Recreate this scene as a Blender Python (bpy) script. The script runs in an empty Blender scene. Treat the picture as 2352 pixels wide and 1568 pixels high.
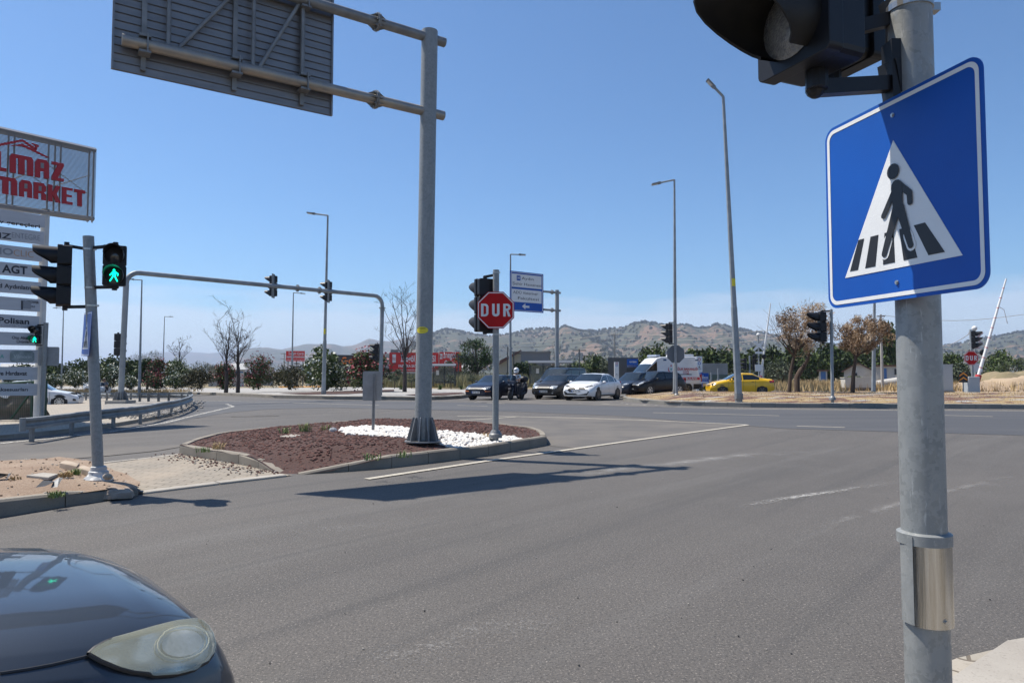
import bpy, math, random
from mathutils import Vector, Matrix
from mathutils import noise as NZ
from mathutils.bvhtree import BVHTree
from mathutils.geometry import delaunay_2d_cdt, tessellate_polygon
R = random.Random(7)
SC = bpy.context.scene
COL = SC.collection
rad = math.radians
# ---------------------------------------------------------------- camera (photo measured on a 2352 x 1568 grid)
FPX, CX, CY, HOR, CAMH = 1600.0, 1176.0, 784.0, 860.0, 1.5
PITCH = math.atan((HOR - CY) / FPX)
cam = bpy.data.cameras.new('camera')
cam.sensor_width = 36.0
cam.sensor_fit = 'HORIZONTAL'
cam.lens = FPX / 2352 * 36.0
cam.clip_start = 0.05
cam.clip_end = 40000
camo = bpy.data.objects.new('camera', cam)
COL.objects.link(camo)
camo.location = (0, 0, CAMH)
camo.rotation_euler = (rad(90) + PITCH, 0, 0)
SC.camera = camo
# ---------------------------------------------------------------- sky, sun, exposure
SUNV = Vector((-0.53, 0.20, 1.0)).normalized()
ELEV = math.asin(SUNV.z)
AZI = math.atan2(SUNV.x, SUNV.y)
W = bpy.data.worlds.new('World')
SC.world = W
W.use_nodes = True
wn, wl = W.node_tree.nodes, W.node_tree.links
wn.clear()
out = wn.new('ShaderNodeOutputWorld')
bg = wn.new('ShaderNodeBackground')
bg.inputs[1].default_value = 0.088
sky = wn.new('ShaderNodeTexSky')
sky.sky_type = 'NISHITA'
sky.sun_disc = False
sky.sun_elevation = ELEV
sky.sun_rotation = AZI % (2 * math.pi)
sky.altitude = 60
sky.air_density = 1.0
sky.dust_density = 0.5
sky.ozone_density = 5.0
# a low band of thin cloud along the horizon, laid out by view direction
tc = wn.new('ShaderNodeTexCoord')
sep = wn.new('ShaderNodeSeparateXYZ')
wl.new(tc.outputs['Generated'], sep.inputs[0])
mp = wn.new('ShaderNodeMapping')
mp.inputs['Scale'].default_value = (3, 3, 22)
wl.new(tc.outputs['Generated'], mp.inputs[0])
cn = wn.new('ShaderNodeTexNoise')
cn.inputs['Scale'].default_value = 2.2
cn.inputs['Detail'].default_value = 6
wl.new(mp.outputs[0], cn.inputs['Vector'])
cm = wn.new('ShaderNodeMath'); cm.operation = 'MULTIPLY_ADD'
cm.inputs[1].default_value = 0.075; cm.inputs[2].default_value = -0.0375
wl.new(cn.outputs[0], cm.inputs[0])
ca = wn.new('ShaderNodeMath'); ca.operation = 'ADD'
wl.new(sep.outputs[2], ca.inputs[0]); wl.new(cm.outputs[0], ca.inputs[1])
cr = wn.new('ShaderNodeMapRange')
cr.inputs[1].default_value = 0.112; cr.inputs[2].default_value = 0.085
cr.inputs[3].default_value = 0.0; cr.inputs[4].default_value = 0.45
wl.new(ca.outputs[0], cr.inputs[0])
mixc = wn.new('ShaderNodeMixRGB')
mixc.inputs[2].default_value = (7.2, 7.3, 8.4, 1)
wl.new(cr.outputs[0], mixc.inputs[0])
tint = wn.new('ShaderNodeMixRGB'); tint.blend_type = 'MULTIPLY'; tint.inputs[0].default_value = 1.0
tint.inputs[2].default_value = (0.80, 1.02, 1.16, 1)
wl.new(sky.outputs[0], tint.inputs[1])
wl.new(tint.outputs[0], mixc.inputs[1])
wl.new(mixc.outputs[0], bg.inputs[0])
wl.new(bg.outputs[0], out.inputs[0])
sun = bpy.data.lights.new('sun', 'SUN')
sun.energy = 5.0
sun.angle = rad(0.5)
sun.color = (1.0, 0.93, 0.83)
suno = bpy.data.objects.new('sun', sun)
COL.objects.link(suno)
suno.rotation_euler = SUNV.to_track_quat('Z', 'Y').to_euler()
vs = SC.view_settings
vs.view_transform = 'Standard'
vs.look = 'None'
vs.exposure = 0.52
vs.gamma = 1.0
vs.use_curve_mapping = False

# ---------------------------------------------------------------- measuring helpers
def ss(a, b, x):
    t = max(0.0, min(1.0, (x - a) / (b - a)))
    return t * t * (3 - 2 * t)
def gz(x, y):
    return 0.12 * ss(15, 36, y) - 0.75 * ss(10, 45, -x) * ss(14, 60, y)
_cs, _sn = math.cos(PITCH), math.sin(PITCH)
def ray(px, py):
    a, b = (px - CX) / FPX, -(py - CY) / FPX
    return Vector((a, _cs - b * _sn, _sn + b * _cs))
def at(px, py, Y):
    d = ray(px, py)
    return Vector((0, 0, CAMH)) + d * (Y / d.y)
def G(px, py, dz=0.0):
    """ground point under a measured point"""
    d = ray(px, py)
    lo, hi = 0.5, 400.0
    f = lambda t: CAMH + d.z * t - gz(d.x * t, d.y * t) - dz
    if f(hi) > 0:
        return Vector((d.x * hi, d.y * hi, CAMH + d.z * hi))
    for _ in range(50):
        m = (lo + hi) / 2
        if f(m) > 0: lo = m
        else: hi = m
    t = (lo + hi) / 2
    return Vector((d.x * t, d.y * t, CAMH + d.z * t))
def XY(px, py, dz=0.0):
    p = G(px, py, dz)
    return (p.x, p.y)

# ---------------------------------------------------------------- material helpers
MATS = {}
def mat(name, col, rough=0.55, metal=0.0, col2=None, scale=6.0, amt=0.5, bump=0.0, bscale=None, coat=0.0,
        emit=None, estr=0.0, alpha=1.0, trans=0.0, world=False, spec=None, detail=5, lo=0.35, hi=0.65, stretch=None):
    if name in MATS: return MATS[name]
    m = bpy.data.materials.new(name)
    m.use_nodes = True
    n, l = m.node_tree.nodes, m.node_tree.links
    p = n['Principled BSDF']
    p.inputs['Base Color'].default_value = (*col, 1)
    p.inputs['Roughness'].default_value = rough
    p.inputs['Metallic'].default_value = metal
    p.inputs['Coat Weight'].default_value = coat
    p.inputs['Coat Roughness'].default_value = 0.04
    p.inputs['Alpha'].default_value = alpha
    p.inputs['Transmission Weight'].default_value = trans
    if spec is not None: p.inputs['Specular IOR Level'].default_value = spec
    if emit:
        p.inputs['Emission Color'].default_value = (*emit, 1)
        p.inputs['Emission Strength'].default_value = estr
    if col2 is not None or bump:
        if world:
            g = n.new('ShaderNodeNewGeometry'); vec = g.outputs['Position']
        else:
            t = n.new('ShaderNodeTexCoord'); vec = t.outputs['Object']
        if stretch:
            mp = n.new('ShaderNodeMapping'); mp.inputs['Scale'].default_value = stretch
            l.new(vec, mp.inputs[0]); vec = mp.outputs[0]
    if col2 is not None:
        t = n.new('ShaderNodeTexNoise')
        t.inputs['Scale'].default_value = scale
        t.inputs['Detail'].default_value = detail
        t.inputs['Roughness'].default_value = 0.62
        l.new(vec, t.inputs['Vector'])
        r = n.new('ShaderNodeMapRange')
        r.inputs[1].default_value = lo; r.inputs[2].default_value = hi
        r.inputs[4].default_value = amt * 2 if amt < .5 else 1.0
        l.new(t.outputs[0], r.inputs[0])
        x = n.new('ShaderNodeMixRGB')
        x.inputs[1].default_value = (*col, 1); x.inputs[2].default_value = (*col2, 1)
        l.new(r.outputs[0], x.inputs[0]); l.new(x.outputs[0], p.inputs['Base Color'])
    if bump:
        t = n.new('ShaderNodeTexNoise')
        t.inputs['Scale'].default_value = bscale or scale * 4
        t.inputs['Detail'].default_value = 4
        l.new(vec, t.inputs['Vector'])
        b = n.new('ShaderNodeBump')
        b.inputs['Strength'].default_value = bump
        b.inputs['Distance'].default_value = 0.02
        l.new(t.outputs[0], b.inputs['Height']); l.new(b.outputs[0], p.inputs['Normal'])
    MATS[name] = m
    return m

class NB:
    """tiny node builder for the bigger ground materials"""
    def __init__(s, name):
        s.m = bpy.data.materials.new(name); s.m.use_nodes = True
        s.n, s.l = s.m.node_tree.nodes, s.m.node_tree.links
        s.p = s.n['Principled BSDF']
        s.pos = s.n.new('ShaderNodeNewGeometry').outputs['Position']
    def noise(s, scale, detail=4, stretch=None, rot=0, vec=None, rough=0.6):
        v = vec or s.pos
        if stretch:
            if rot:
                mr = s.n.new('ShaderNodeMapping'); mr.inputs['Rotation'].default_value = (0, 0, -rot)
                s.l.new(v, mr.inputs[0]); v = mr.outputs[0]
            mp = s.n.new('ShaderNodeMapping'); mp.inputs['Scale'].default_value = stretch
            s.l.new(v, mp.inputs[0]); v = mp.outputs[0]
        t = s.n.new('ShaderNodeTexNoise'); t.inputs['Scale'].default_value = scale
        t.inputs['Detail'].default_value = detail; t.inputs['Roughness'].default_value = rough
        s.l.new(v, t.inputs['Vector']); return t.outputs[0]
    def voro(s, scale, feature='F1', out='Distance', rnd=1.0):
        t = s.n.new('ShaderNodeTexVoronoi'); t.inputs['Scale'].default_value = scale
        t.feature = feature; t.inputs['Randomness'].default_value = rnd
        s.l.new(s.pos, t.inputs['Vector']); return t.outputs[out]
    def ramp(s, v, a, b, c=0.0, d=1.0):
        r = s.n.new('ShaderNodeMapRange')
        for i, k in zip((1, 2, 3, 4), (a, b, c, d)): r.inputs[i].default_value = k
        s.l.new(v, r.inputs[0]); return r.outputs[0]
    def mul(s, a, b, op='MULTIPLY'):
        r = s.n.new('ShaderNodeMath'); r.operation = op
        for i, k in enumerate((a, b)):
            if isinstance(k, (int, float)): r.inputs[i].default_value = k
            else: s.l.new(k, r.inputs[i])
        return r.outputs[0]
    def mix(s, f, a, b, mode='MIX'):
        x = s.n.new('ShaderNodeMixRGB'); x.blend_type = mode
        for i, k in enumerate((f, a, b)):
            if isinstance(k, (int, float)): x.inputs[i].default_value = k
            elif isinstance(k, tuple): x.inputs[i].default_value = (*k, 1)
            else: s.l.new(k, x.inputs[i])
        return x.outputs[0]
    def done(s, col, rough=0.85, height=None, strength=0.4, dist=0.01, alpha=None, k=0.84):
        if not isinstance(col, tuple): col = s.mix(1.0, col, (k, k, k), 'MULTIPLY')
        if isinstance(col, tuple): s.p.inputs['Base Color'].default_value = (*col, 1)
        else: s.l.new(col, s.p.inputs['Base Color'])
        if isinstance(rough, float): s.p.inputs['Roughness'].default_value = rough
        else: s.l.new(rough, s.p.inputs['Roughness'])
        if height is not None:
            b = s.n.new('ShaderNodeBump'); b.inputs['Strength'].default_value = strength
            b.inputs['Distance'].default_value = dist
            s.l.new(height, b.inputs['Height']); s.l.new(b.outputs[0], s.p.inputs['Normal'])
        if alpha is not None: s.l.new(alpha, s.p.inputs['Alpha'])
        return s.m

# ---------------------------------------------------------------- mesh helpers
class MB:
    def __init__(s): s.v, s.f, s.mi = [], [], []
    def add(s, vs, fs, mi=0, M=None):
        o = len(s.v)
        s.v += [(M @ Vector(v)) if M else Vector(v) for v in vs]
        s.f += [tuple(i + o for i in f) for f in fs]
        s.mi += [mi] * len(fs)
        return s
    def box(s, c, d, mi=0, rz=0.0, M=None, rot=None):
        x, y, z = d[0] / 2, d[1] / 2, d[2] / 2
        vs = [(a * x, b * y, e * z) for e in (-1, 1) for b in (-1, 1) for a in (-1, 1)]
        T = Matrix.Translation(c) @ (rot.to_4x4() if rot else Matrix.Rotation(rz, 4, 'Z'))
        if M: T = M @ T
        return s.add(vs, [(0, 2, 3, 1), (4, 5, 7, 6), (0, 1, 5, 4), (2, 6, 7, 3), (0, 4, 6, 2), (1, 3, 7, 5)], mi, T)
    def tube(s, pts, r, n=10, mi=0, caps=True, M=None, up=None):
        pts = [Vector(p) for p in pts]
        rs = r if isinstance(r, (list, tuple)) else [r] * len(pts)
        rings = []
        prev = None
        for i, p in enumerate(pts):
            if i == 0: t = pts[1] - p
            elif i == len(pts) - 1: t = p - pts[i - 1]
            else: t = (pts[i + 1] - p).normalized() + (p - pts[i - 1]).normalized()
            t.normalize()
            if prev is None:
                a = Vector((0, 0, 1)) if abs(t.z) < .9 else Vector((0, 1, 0))
                u = t.cross(a).normalized()
            else:
                u = (prev - t * prev.dot(t)).normalized()
            prev = u
            w = t.cross(u)
            rings.append([p + (u * math.cos(2 * math.pi * k / n) + w * math.sin(2 * math.pi * k / n)) * rs[i] for k in range(n)])
        vs = [q for rg in rings for q in rg]
        fs = [(i * n + k, i * n + (k + 1) % n, (i + 1) * n + (k + 1) % n, (i + 1) * n + k) for i in range(len(pts) - 1) for k in range(n)]
        if caps:
            fs += [tuple(reversed(range(n))), tuple((len(pts) - 1) * n + k for k in range(n))]
        return s.add(vs, fs, mi, M)
    def lathe(s, prof, n=20, c=(0, 0, 0), mi=0, M=None):
        vs = [(c[0] + r * math.cos(2 * math.pi * k / n), c[1] + r * math.sin(2 * math.pi * k / n), c[2] + z) for r, z in prof for k in range(n)]
        fs = [(i * n + k, i * n + (k + 1) % n, (i + 1) * n + (k + 1) % n, (i + 1) * n + k) for i in range(len(prof) - 1) for k in range(n)]
        fs += [tuple(reversed(range(n))), tuple((len(prof) - 1) * n + k for k in range(n))]
        return s.add(vs, fs, mi, M)
    def ball(s, c, r, n=10, m=7, mi=0, M=None):
        rr = r if isinstance(r, (tuple, list)) else (r, r, r)
        vs, fs = [], []
        for i in range(m + 1):
            a = math.pi * i / m
            for k in range(n):
                b = 2 * math.pi * k / n
                vs.append((c[0] + rr[0] * math.sin(a) * math.cos(b), c[1] + rr[1] * math.sin(a) * math.sin(b), c[2] - rr[2] * math.cos(a)))
        for i in range(m):
            for k in range(n):
                fs.append((i * n + k, i * n + (k + 1) % n, (i + 1) * n + (k + 1) % n, (i + 1) * n + k))
        return s.add(vs, fs, mi, M)
    def prism(s, poly, M, t=0.01, mi=0):
        """2-D outline in the local xz plane, extruded from y=0 to y=t (front face looks to -y)"""
        n = len(poly)
        vs = [(p[0], 0, p[1]) for p in poly] + [(p[0], t, p[1]) for p in poly]
        area = sum(poly[i][0] * poly[(i + 1) % n][1] - poly[(i + 1) % n][0] * poly[i][1] for i in range(n))
        tris = tessellate_polygon([[Vector((p[0], p[1], 0)) for p in poly]])
        fs = []
        for a, b, c in tris:
            ar = (poly[b][0] - poly[a][0]) * (poly[c][1] - poly[a][1]) - (poly[c][0] - poly[a][0]) * (poly[b][1] - poly[a][1])
            if ar < 0: a, b, c = a, c, b
            fs.append((a, b, c)); fs.append((c + n, b + n, a + n))
        for i in range(n):
            j = (i + 1) % n
            fs.append((j, i, i + n, j + n) if area > 0 else (i, j, j + n, i + n))
        return s.add(vs, fs, mi, M)
    def build(s, name, mats, parent=None, smooth=False, bevel=0.0, M=None, loc=None):
        me = bpy.data.meshes.new(name)
        me.from_pydata([tuple(v) for v in s.v], [], s.f)
        if not isinstance(mats, (list, tuple)): mats = [mats]
        for m in mats: me.materials.append(m)
        me.polygons.foreach_set('material_index', s.mi)
        if smooth:
            me.polygons.foreach_set('use_smooth', [True] * len(s.f))
            try: me.set_sharp_from_angle(angle=rad(40))
            except Exception: pass
        me.update()
        o = bpy.data.objects.new(name, me)
        COL.objects.link(o)
        if parent is not None: o.parent = parent
        if M is not None: o.matrix_local = M
        if loc is not None: o.location = loc
        if bevel:
            b = o.modifiers.new('bevel', 'BEVEL'); b.width = bevel; b.segments = 2; b.limit_method = 'ANGLE'
        return o

def tag(o, label=None, cat=None, group=None, kind=None):
    if label: o['label'] = label
    if cat: o['category'] = cat
    if group: o['group'] = group
    if kind: o['kind'] = kind
    return o
def empty(name, loc, label, cat, group=None, rz=0.0):
    o = bpy.data.objects.new(name, None)
    o.empty_display_size = 0.3
    o.location = loc; o.rotation_euler = (0, 0, rz)
    COL.objects.link(o)
    return tag(o, label, cat, group)
def kids(o): return [c for c in bpy.data.objects if c.parent is o]
def copy_tree(o, parent=None, loc=None, rz=None, scale=None, label=None):
    c = o.copy(); COL.objects.link(c); c.parent = parent
    if loc is not None: c.location = loc
    if rz is not None: c.rotation_euler = (0, 0, rz)
    if scale is not None: c.scale = scale if isinstance(scale, (tuple, list)) else (scale,) * 3
    if label: c['label'] = label
    for k in kids(o): copy_tree(k, c)
    return c

# text as mesh; lies in the local xz plane, facing -y
_txt = {}
def text_obj(s, size, m, parent, loc, name='lettering', width=None, align='CENTER', bold=0.0, rot=None, ext=0.003, shear=0.0):
    cu = bpy.data.curves.new('t', 'FONT')
    cu.body = s; cu.size = 1.0; cu.align_x = align; cu.align_y = 'CENTER'
    cu.offset = bold; cu.extrude = 0.0; cu.resolution_u = 3; cu.shear = shear
    cu.space_line = 0.95
    t = bpy.data.objects.new('t', cu)
    COL.objects.link(t)
    dg = bpy.context.evaluated_depsgraph_get(); dg.update()
    me = bpy.data.meshes.new_from_object(t.evaluated_get(dg))
    bpy.data.objects.remove(t); bpy.data.curves.remove(cu)
    if len(me.vertices) == 0: return None
    xs = [v.co.x for v in me.vertices]; ys = [v.co.y for v in me.vertices]
    w, h = max(xs) - min(xs), max(ys) - min(ys)
    k = size / 0.72
    kx = width / w if width else k
    cx = (max(xs) + min(xs)) / 2 if align == 'CENTER' else (min(xs) if align == 'LEFT' else max(xs))
    cy = (max(ys) + min(ys)) / 2
    for v in me.vertices:
        v.co = ((v.co.x - cx) * kx, 0, (v.co.y - cy) * k)
    me.materials.clear(); me.materials.append(m)
    me.name = name
    me.update()
    o = bpy.data.objects.new(name, me); COL.objects.link(o)
    o.parent = parent; o.location = loc
    if rot: o.rotation_euler = rot
    return o

def patch(name, poly, dz, m, step=1.2, label=None, cat=None, kind='structure', hfun=None, thick=0.0):
    """sheet following the terrain inside an outline; dz above it"""
    poly = [Vector((p[0], p[1])) for p in poly]
    n = len(poly)
    pts = []
    bnd = []
    for i in range(n):
        a, b = poly[i], poly[(i + 1) % n]
        k = max(1, int((b - a).length / step))
        for j in range(k): bnd.append(a.lerp(b, j / k))
    nb = len(bnd)
    x0, x1 = min(p.x for p in poly), max(p.x for p in poly)
    y0, y1 = min(p.y for p in poly), max(p.y for p in poly)
    g = []
    def inside(x, y):
        c = False
        for i in range(n):
            a, b = poly[i], poly[i - 1]
            if (a.y > y) != (b.y > y) and x < (b.x - a.x) * (y - a.y) / (b.y - a.y) + a.x: c = not c
        return c
    y = y0 + step / 2
    while y < y1:
        x = x0 + step / 2
        while x < x1:
            if inside(x, y): g.append(Vector((x + R.uniform(-.1, .1) * step, y + R.uniform(-.1, .1) * step)))
            x += step
        y += step
    vs, es, fs, _, _, _ = delaunay_2d_cdt(bnd + g, [(i, (i + 1) % nb) for i in range(nb)], [list(range(nb))], 2, 1e-5)
    hf = hfun or (lambda x, y: 0.0)
    mb = MB()
    ff = []
    for f in fs:
        a, b, c = [vs[i] for i in f[:3]]
        if (b - a).cross(c - a) < 0: f = tuple(reversed(f))
        ff.append(tuple(f))
    mb.add([(v.x, v.y, gz(v.x, v.y) + dz + hf(v.x, v.y)) for v in vs], ff)
    o = mb.build(name, m, smooth=True)
    tag(o, label, cat, kind=kind)
    return o

def kerb(name, pts, h, w, m, closed=False, block=1.0, inner=1, joint=0.012, hf=None):
    """row of kerb stones following a line of ground points; inner=+1 means the stone lies to the left of the line"""
    P = [Vector((p[0], p[1])) for p in pts]
    if closed: P.append(P[0])
    d = [0.0]
    for a, b in zip(P, P[1:]): d.append(d[-1] + (b - a).length)
    def pos(t):
        for i in range(len(d) - 1):
            if t <= d[i + 1] or i == len(d) - 2:
                u = (t - d[i]) / max(1e-6, d[i + 1] - d[i])
                return P[i].lerp(P[i + 1], u), (P[i + 1] - P[i]).normalized()
    mb = MB()
    t = 0.0
    while t < d[-1] - 0.05:
        e = min(t + block, d[-1])
        a, _ = pos(t + joint / 2); b, _ = pos(e - joint / 2)
        q = (b - a).normalized()
        if e - t < .1: break
        nrm = Vector((-q.y, q.x)) * inner
        jz = R.uniform(-.006, .006); ch = min(.025, h * .3)
        vs = []
        for c in (a, b):
            z0 = gz(c.x, c.y) - 0.12
            hh = (hf(c.x, c.y) if hf else h)
            z1 = gz(c.x, c.y) + hh + jz
            for off, z in ((0, z0), (0, z1 - ch), (ch, z1), (w, z1), (w, z0)):
                vs.append((c.x + nrm.x * off, c.y + nrm.y * off, z))
        fs = [(i, (i + 1) % 5, (i + 1) % 5 + 5, i + 5) for i in range(5)] + [(4, 3, 2, 1, 0), (5, 6, 7, 8, 9)]
        if inner < 0: fs = [tuple(reversed(f)) for f in fs]
        fs = [tuple(reversed(f)) for f in fs]
        mb.add(vs, fs)
        t = e
    o = mb.build(name, m)
    tag(o, kind='structure')
    return o

def strip(name, pts, w, m, dz=0.012, parent=None, fade=False):
    """painted line following ground points"""
    P = [Vector((p[0], p[1])) for p in pts]
    Q = []
    for a, b in zip(P, P[1:]):
        k = max(1, int((b - a).length / 1.0))
        Q += [a.lerp(b, j / k) for j in range(k)]
    Q.append(P[-1])
    vs = []
    for i, p in enumerate(Q):
        t = (Q[min(i + 1, len(Q) - 1)] - Q[max(i - 1, 0)]).normalized()
        nx, ny = -t.y * w / 2, t.x * w / 2
        for sgn in (1, 0, -1):
            x, y = p.x + nx * sgn, p.y + ny * sgn
            vs.append((x, y, gz(x, y) + dz))
    mb = MB()
    mb.add(vs, [(3 * i + k, 3 * i + 1 + k, 3 * i + 4 + k, 3 * i + 3 + k) for i in range(len(Q) - 1) for k in (0, 1)])
    o = mb.build(name, m)
    if fade:
        at_ = o.data.attributes.new('fade', 'FLOAT', 'POINT')
        n_ = len(Q)
        at_.data.foreach_set('value', [(1.0 if k == 1 else 0.0) * min(1, i / 2, (n_ - 1 - i) / 2 + .0) for i in range(n_) for k in range(3)])
    return tag(o, kind='structure')
def px(*pts, dz=0.0): return [XY(a, b, dz) for a, b in pts]
# ================================================================ SETTING
# --- materials of the ground
b = NB('asphalt')
fine = b.noise(120, 3); mid = b.noise(1.1, 5); big = b.noise(0.2, 4, (.5, 2.0, 1), 0.85)
streak = b.noise(0.55, 6, (0.14, 2.2, 1), 0.84)
c = b.mix(b.ramp(big, .35, .65), (.088, .081, .074), (.120, .109, .098))
c = b.mix(b.ramp(mid, .45, .75, 0, .4), c, (.135, .126, .116))
c = b.mix(b.ramp(streak, .52, .70, 0, .55), c, (.150, .142, .132))
c = b.mix(b.ramp(b.noise(.8, 5, (.07, 2.6, 1), .87), .54, .66, 0, .7), c, (.072, .068, .064))
c = b.mix(b.ramp(b.noise(22, 4), .42, .68, 0, .35), c, (.06, .058, .057))
grain = b.voro(95)
c = b.mix(b.ramp(b.noise(58, 3), .50, .66, 0, .75), c, (.040, .038, .036))
c = b.mix(b.ramp(b.noise(64, 2, rough=.8), .58, .70, 0, .8), c, (.34, .305, .27))
ASPH = b.done(c, 0.82, b.noise(70, 4), .7, .01)
b = NB('new_asphalt')
fine = b.noise(110, 3)
c = b.mix(b.ramp(b.noise(0.35, 5, (0.3, 2, 1)), .4, .65), (.066, .068, .074), (.09, .09, .093))
c = b.mix(b.ramp(fine, .55, .72, 0, .6), c, (.05, .05, .053))
ASPH2 = b.done(c, 0.8, fine, .4, .005)
b = NB('dusty_asphalt')
fine = b.noise(100, 3)
c = b.mix(b.ramp(b.noise(0.5, 6), .38, .62), (.105, .098, .092), (.155, .140, .122))
c = b.mix(b.ramp(fine, .55, .72, 0, .6), c, (.08, .078, .075))
ASPH3 = b.done(c, 0.9, fine, .4, .005)
b = NB('dry_soil')
fine = b.noise(30, 5); 
c = b.mix(b.ramp(b.noise(0.9, 6), .35, .65), (.27, .185, .125), (.37, .28, .205))
c = b.mix(b.ramp(fine, .5, .7, 0, .6), c, (.17, .105, .065))
c = b.mix(b.ramp(b.noise(55, 3), .62, .7), c, (.46, .36, .27))
SOIL = b.done(c, 0.95, fine, .8, .03)
b = NB('field')
c = b.mix(b.ramp(b.noise(0.06, 6), .35, .65), (.27, .21, .125), (.19, .165, .09))
c = b.mix(b.ramp(b.noise(1.5, 5), .5, .7, 0, .7), c, (.33, .25, .15))
FIELD = b.done(c, 0.95, b.noise(6, 4), .6, .05)
b = NB('sand')
c = b.mix(b.ramp(b.noise(0.4, 6), .4, .62), (.42, .32, .215), (.33, .24, .16))
SAND = b.done(c, 0.95, b.noise(9, 5), .8, .05)
b = NB('kerb_concrete')
c = b.mix(b.ramp(b.noise(1.6, 6), .35, .68), (.30, .265, .215), (.215, .19, .155))
c = b.mix(b.ramp(b.noise(60, 3), .55, .7, 0, .5), c, (.16, .14, .115))
KERB = b.done(c, 0.9, b.noise(60, 4), .4, .006)
b = NB('grey_kerb')
c = b.mix(b.ramp(b.noise(1.2, 6), .35, .68), (.21, .205, .19), (.29, .27, .235))
KERBG = b.done(c, 0.9, b.noise(60, 4), .4, .006)
b = NB('concrete_slab')
c = b.mix(b.ramp(b.noise(1.3, 6), .35, .68), (.42, .39, .34), (.33, .30, .26))
c = b.mix(b.ramp(b.noise(70, 3), .58, .7, 0, .6), c, (.22, .20, .17))
SLAB = b.done(c, 0.9, b.noise(60, 4), .4, .006)
def paving(name, rz, c1, c2, bw=.2, bh=.1):
    b = NB(name)
    mp = b.n.new('ShaderNodeMapping'); mp.inputs['Rotation'].default_value = (0, 0, rz)
    b.l.new(b.pos, mp.inputs[0])
    # wavy joints of interlocking pavers
    wv = b.n.new('ShaderNodeTexWave'); wv.inputs['Scale'].default_value = 1.6; wv.inputs['Distortion'].default_value = 0
    b.l.new(mp.outputs[0], wv.inputs[0])
    cmb = b.n.new('ShaderNodeCombineXYZ')
    b.l.new(b.mul(wv.outputs['Fac'], .035), cmb.inputs[1])
    va = b.n.new('ShaderNodeVectorMath'); va.operation = 'ADD'
    b.l.new(mp.outputs[0], va.inputs[0]); b.l.new(cmb.outputs[0], va.inputs[1])
    br = b.n.new('ShaderNodeTexBrick')
    br.inputs['Scale'].default_value = 1
    br.inputs['Brick Width'].default_value = bw; br.inputs['Row Height'].default_value = bh
    br.inputs['Mortar Size'].default_value = .011; br.inputs['Mortar Smooth'].default_value = .3
    br.inputs['Color1'].default_value = (*c1, 1); br.inputs['Color2'].default_value = (*c2, 1)
    br.inputs['Mortar'].default_value = (.15, .125, .095, 1)
    b.l.new(va.outputs[0], br.inputs[0])
    c = b.mix(b.ramp(b.noise(1.0, 5), .42, .7, 0, .65), br.outputs['Color'], (.40, .33, .25))
    c = b.mix(b.ramp(b.noise(50, 3), .56, .7, 0, .4), c, (.18, .16, .13))
    return b.done(c, 0.9, b.mul(b.mul(br.outputs['Fac'], -1), b.mul(b.noise(60, 3), .25), 'ADD'), .5, .008)
PAVE = paving('interlocking_paving', -0.10, (.33, .29, .235), (.27, .24, .195), .3, .13)
PAVE2 = paving('pavement_blocks', 0.5, (.40, .36, .30), (.33, .30, .25), .3, .2)
b = NB('worn_paint')
def faded(b, thr0, thr1, sc, k):
    at_ = b.n.new('ShaderNodeAttribute'); at_.attribute_name = 'fade'
    e = b.mul(b.mul(at_.outputs['Fac'], .20), b.noise(sc, 6, rough=.78), 'ADD')
    return b.mul(b.ramp(e, thr0, thr1), k)
PAINTW = b.done((.56, .54, .49), 0.8, alpha=b.ramp(b.noise(26, 6, rough=.75), .44, .56))
b = NB('worn_paint_streak')
PAINTS = b.done((.50, .49, .46), 0.8, alpha=faded(b, .58, .74, 34, .62))
b = NB('faint_worn_paint')
PAINTF = b.done((.46, .45, .43), 0.8, alpha=b.mul(b.ramp(b.noise(2.2, 5), .35, .66), faded(b, .58, .80, 42, .55)))
b = NB('road_paint')
c = b.mix(b.ramp(b.noise(6, 5), .45, .7, 0, .6), (.50, .46, .38), (.33, .30, .26))
PAINT = b.done(c, 0.8, alpha=b.ramp(b.noise(18, 6, rough=.8), .30, .42))
YEL = mat('yellow_kerb_paint', (.72, .33, .03), .7, col2=(.5, .25, .06), scale=3)

# --- ground sheet to the horizon
def ground_sheet():
    xs = [-14000, -6000, -3000, -1500, -800, -400, -250, -180] + [-140 + 4 * i for i in range(61)] + [130, 180, 260, 500, 1000, 2200, 5000, 14000]
    ys = [-300, -60, -20] + [-8 + 3 * i for i in range(50)] + [160, 220, 330, 600, 1200, 2500, 5500, 9500]
    mb = MB()
    nx = len(xs)
    vs = [(x, y, gz(x, y) - 0.05) for y in ys for x in xs]
    fs = [(j * nx + i, j * nx + i + 1, (j + 1) * nx + i + 1, (j + 1) * nx + i) for j in range(len(ys) - 1) for i in range(nx - 1)]
    mb.add(vs, fs)
    return tag(mb.build('ground', FIELD, smooth=True), kind='structure')
ground_sheet()
patch('road', [(-95, -6), (42, -6), (60, 20), (90, 66), (-3, 66), (-30, 74), (-95, 92)], 0.0, ASPH, 2.0)
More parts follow.
